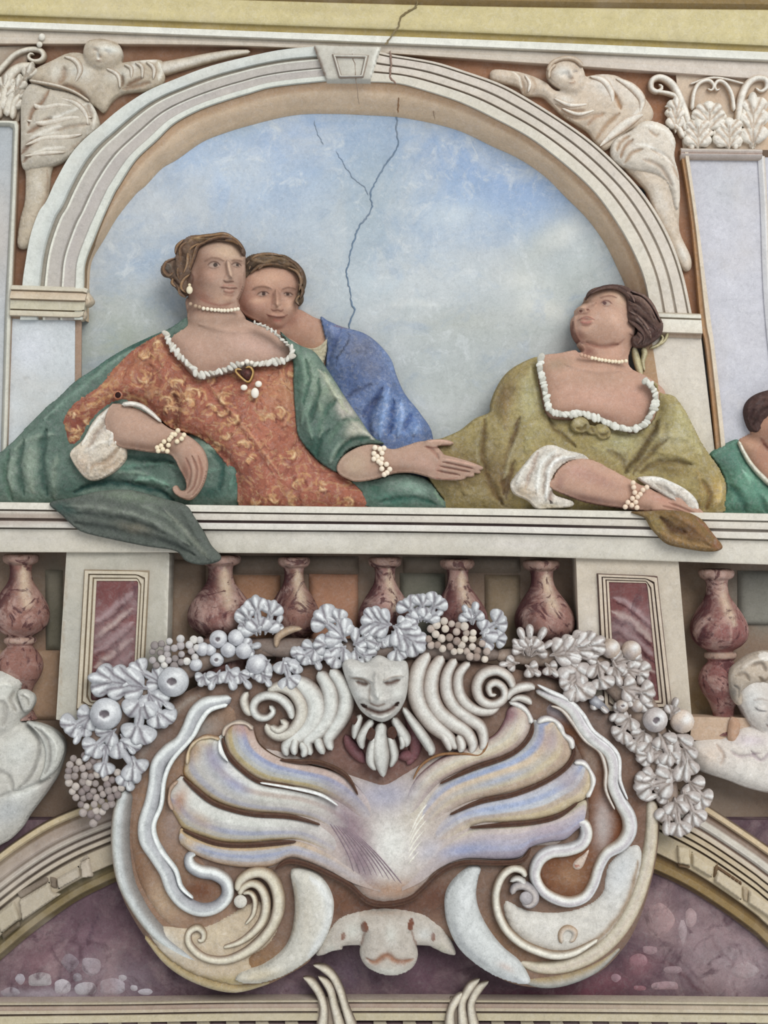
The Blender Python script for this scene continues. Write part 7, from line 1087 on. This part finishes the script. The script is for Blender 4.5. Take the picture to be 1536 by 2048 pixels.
g2 = thing('leaf_garland', 'short festoon of upright white leaves and a grape bunch above the horned mask', 'garland', 740, 1330, 80)
strip('garland_core', g2, [(500, 1290), (560, 1296), (620, 1300), (700, 1300), (780, 1296), (860, 1300), (940, 1306), (1000, 1310)], [24, 40, 44, 44, 44, 40, 36, 24], 70, 14, ['#6f6058', '#857870', '#6a5c54'])
for a in ((514, 1272, 486, 1214, 36, 3, 88, 14), (520, 1270, 510, 1194, 38, 3, 90, 16), (530, 1270, 548, 1204, 34, 3, 88, 14), (500, 1262, 474, 1236, 22, 2, 86, 10), (545, 1270, 562, 1232, 24, 2, 84, 10),
          (694, 1284, 632, 1226, 44, 3, 90, 16), (690, 1280, 668, 1220, 34, 3, 90, 14), (686, 1290, 628, 1290, 34, 3, 88, 14), (692, 1292, 656, 1326, 38, 3, 88, 14), (706, 1290, 744, 1272, 40, 3, 90, 14), (708, 1296, 740, 1320, 38, 3, 88, 14),
          (784, 1250, 724, 1240, 44, 4, 92, 16), (776, 1256, 730, 1272, 30, 2, 88, 12), (786, 1252, 846, 1300, 46, 4, 92, 16), (790, 1250, 834, 1256, 28, 3, 90, 12), (784, 1262, 800, 1322, 30, 3, 88, 12), (764, 1270, 752, 1300, 24, 2, 86, 12),
          (838, 1246, 810, 1200, 34, 3, 90, 14), (842, 1244, 846, 1190, 32, 3, 92, 14), (848, 1244, 880, 1194, 34, 3, 92, 16), (852, 1246, 884, 1222, 26, 2, 90, 12),
          (944, 1250, 928, 1212, 26, 2, 88, 12), (946, 1250, 952, 1206, 30, 2, 90, 14), (960, 1268, 1010, 1236, 36, 3, 88, 14), (960, 1280, 1012, 1276, 30, 3, 86, 12), (632, 1296, 596, 1318, 36, 3, 88, 14), (620, 1300, 640, 1338, 28, 2, 86, 12)):
    leaf(g2, *a[:8])
strip('ribbon_curl', g2, [(552, 1296), (556, 1274), (580, 1260), (604, 1258)], [8, 16, 16, 6], 84, 10, ['#8a7462', '#b39d84', '#947e68'])
grapes(g2, 850, 1240, 980, 1330, 56, 8, 90, ['#c6bcb0', '#b0a298', '#d0c6b8', '#98887e'], 6, [(852, 1262), (872, 1244), (910, 1240), (944, 1262), (976, 1300), (974, 1322), (944, 1316), (900, 1302), (858, 1290)])

g3 = thing('leaf_garland', 'garland of curling leaves and round flowers falling over the right shoulder of the cartouche', 'garland', 1240, 1680, 80)
strip('garland_core', g3, [(990, 1312), (1060, 1314), (1130, 1318), (1200, 1340), (1250, 1380), (1290, 1430), (1310, 1500), (1330, 1580), (1350, 1640)], [24, 36, 44, 54, 60, 64, 64, 54, 24], 68, 14, ['#8d7c70', '#a08f82', '#7d6c60'])
CC = dict(c0='#b0a7a2', c1='#e0e0de', c2='#75685f')
for a in ((1056, 1312, 1040, 1258, 30, 2, 88, 14), (1058, 1312, 1060, 1252, 30, 2, 90, 14), (1060, 1312, 1090, 1258, 30, 2, 88, 14), (1062, 1314, 1104, 1284, 24, 2, 86, 12), (1050, 1312, 1028, 1280, 22, 2, 86, 12),
          (1100, 1312, 1180, 1282, 40, 4, 88, 14), (1120, 1312, 1206, 1278, 36, 4, 90, 16), (1130, 1320, 1196, 1310, 26, 3, 86, 12), (1040, 1326, 1000, 1330, 22, 2, 84, 10), (1050, 1330, 1080, 1350, 26, 2, 84, 12), (1090, 1326, 1116, 1352, 26, 2, 84, 12),
          (1150, 1322, 1170, 1398, 46, 3, 88, 16, 0, .14), (1162, 1340, 1130, 1380, 34, 3, 88, 14), (1158, 1360, 1140, 1402, 30, 2, 90, 12), (1196, 1322, 1212, 1376, 34, 3, 88, 16, 0, .1), (1226, 1320, 1240, 1370, 30, 2, 86, 14), (1180, 1390, 1214, 1424, 22, 2, 84, 12),
          (1240, 1374, 1308, 1388, 36, 3, 88, 14), (1250, 1390, 1304, 1412, 26, 3, 86, 12), (1262, 1430, 1236, 1480, 34, 3, 86, 14), (1258, 1410, 1222, 1440, 26, 2, 84, 12), (1290, 1460, 1262, 1500, 34, 3, 86, 14), (1300, 1470, 1300, 1524, 34, 2, 88, 14),
          (1318, 1466, 1340, 1530, 34, 3, 90, 16, 0, -.12), (1340, 1462, 1372, 1560, 36, 4, 88, 16, 0, -.14), (1330, 1500, 1276, 1520, 30, 3, 86, 14), (1350, 1540, 1284, 1560, 34, 3, 88, 14), (1352, 1560, 1272, 1576, 40, 3, 90, 16), (1348, 1580, 1290, 1598, 28, 2, 86, 12),
          (1336, 1600, 1334, 1668, 34, 2, 84, 14), (1350, 1596, 1360, 1672, 34, 3, 86, 16), (1366, 1580, 1396, 1650, 34, 3, 80, 12), (1340, 1440, 1354, 1398, 24, 2, 86, 12), (1376, 1560, 1416, 1610, 36, 3, 74, 10), (1220, 1330, 1280, 1310, 36, 3, 78, 12), (1250, 1340, 1296, 1350, 36, 3, 78, 12)):
    leaf(g3, *a[:8], *(a[8:] if len(a) > 8 else ()), **CC)
fruit(g3, 1312, 1441, 25, 92, '#b3aaa6', 'round_flower'); fruit(g3, 1366, 1444, 24, 84, '#c9b8a8', dot=False); fruit(g3, 1245, 1413, 13, 88, '#ab9c90', 'round_flower'); fruit(g3, 1264, 1302, 20, 78, '#b7a597', dot=False); fruit(g3, 1222, 1298, 20, 78, '#bcab9b', dot=False); fruit(g3, 1276, 1412, 14, 84, '#a99a8e', dot=False)
relief('seed_pod', g3, [([(1180, 1400), (1192, 1392), (1210, 1408), (1220, 1424), (1204, 1420), (1184, 1412)], 84, 10, 8)], '#85858c', [('e', 1192, 1404, 6, 4, 20, '#c0c4c8', .8)], step=1.8, mat='fresco_stucco')
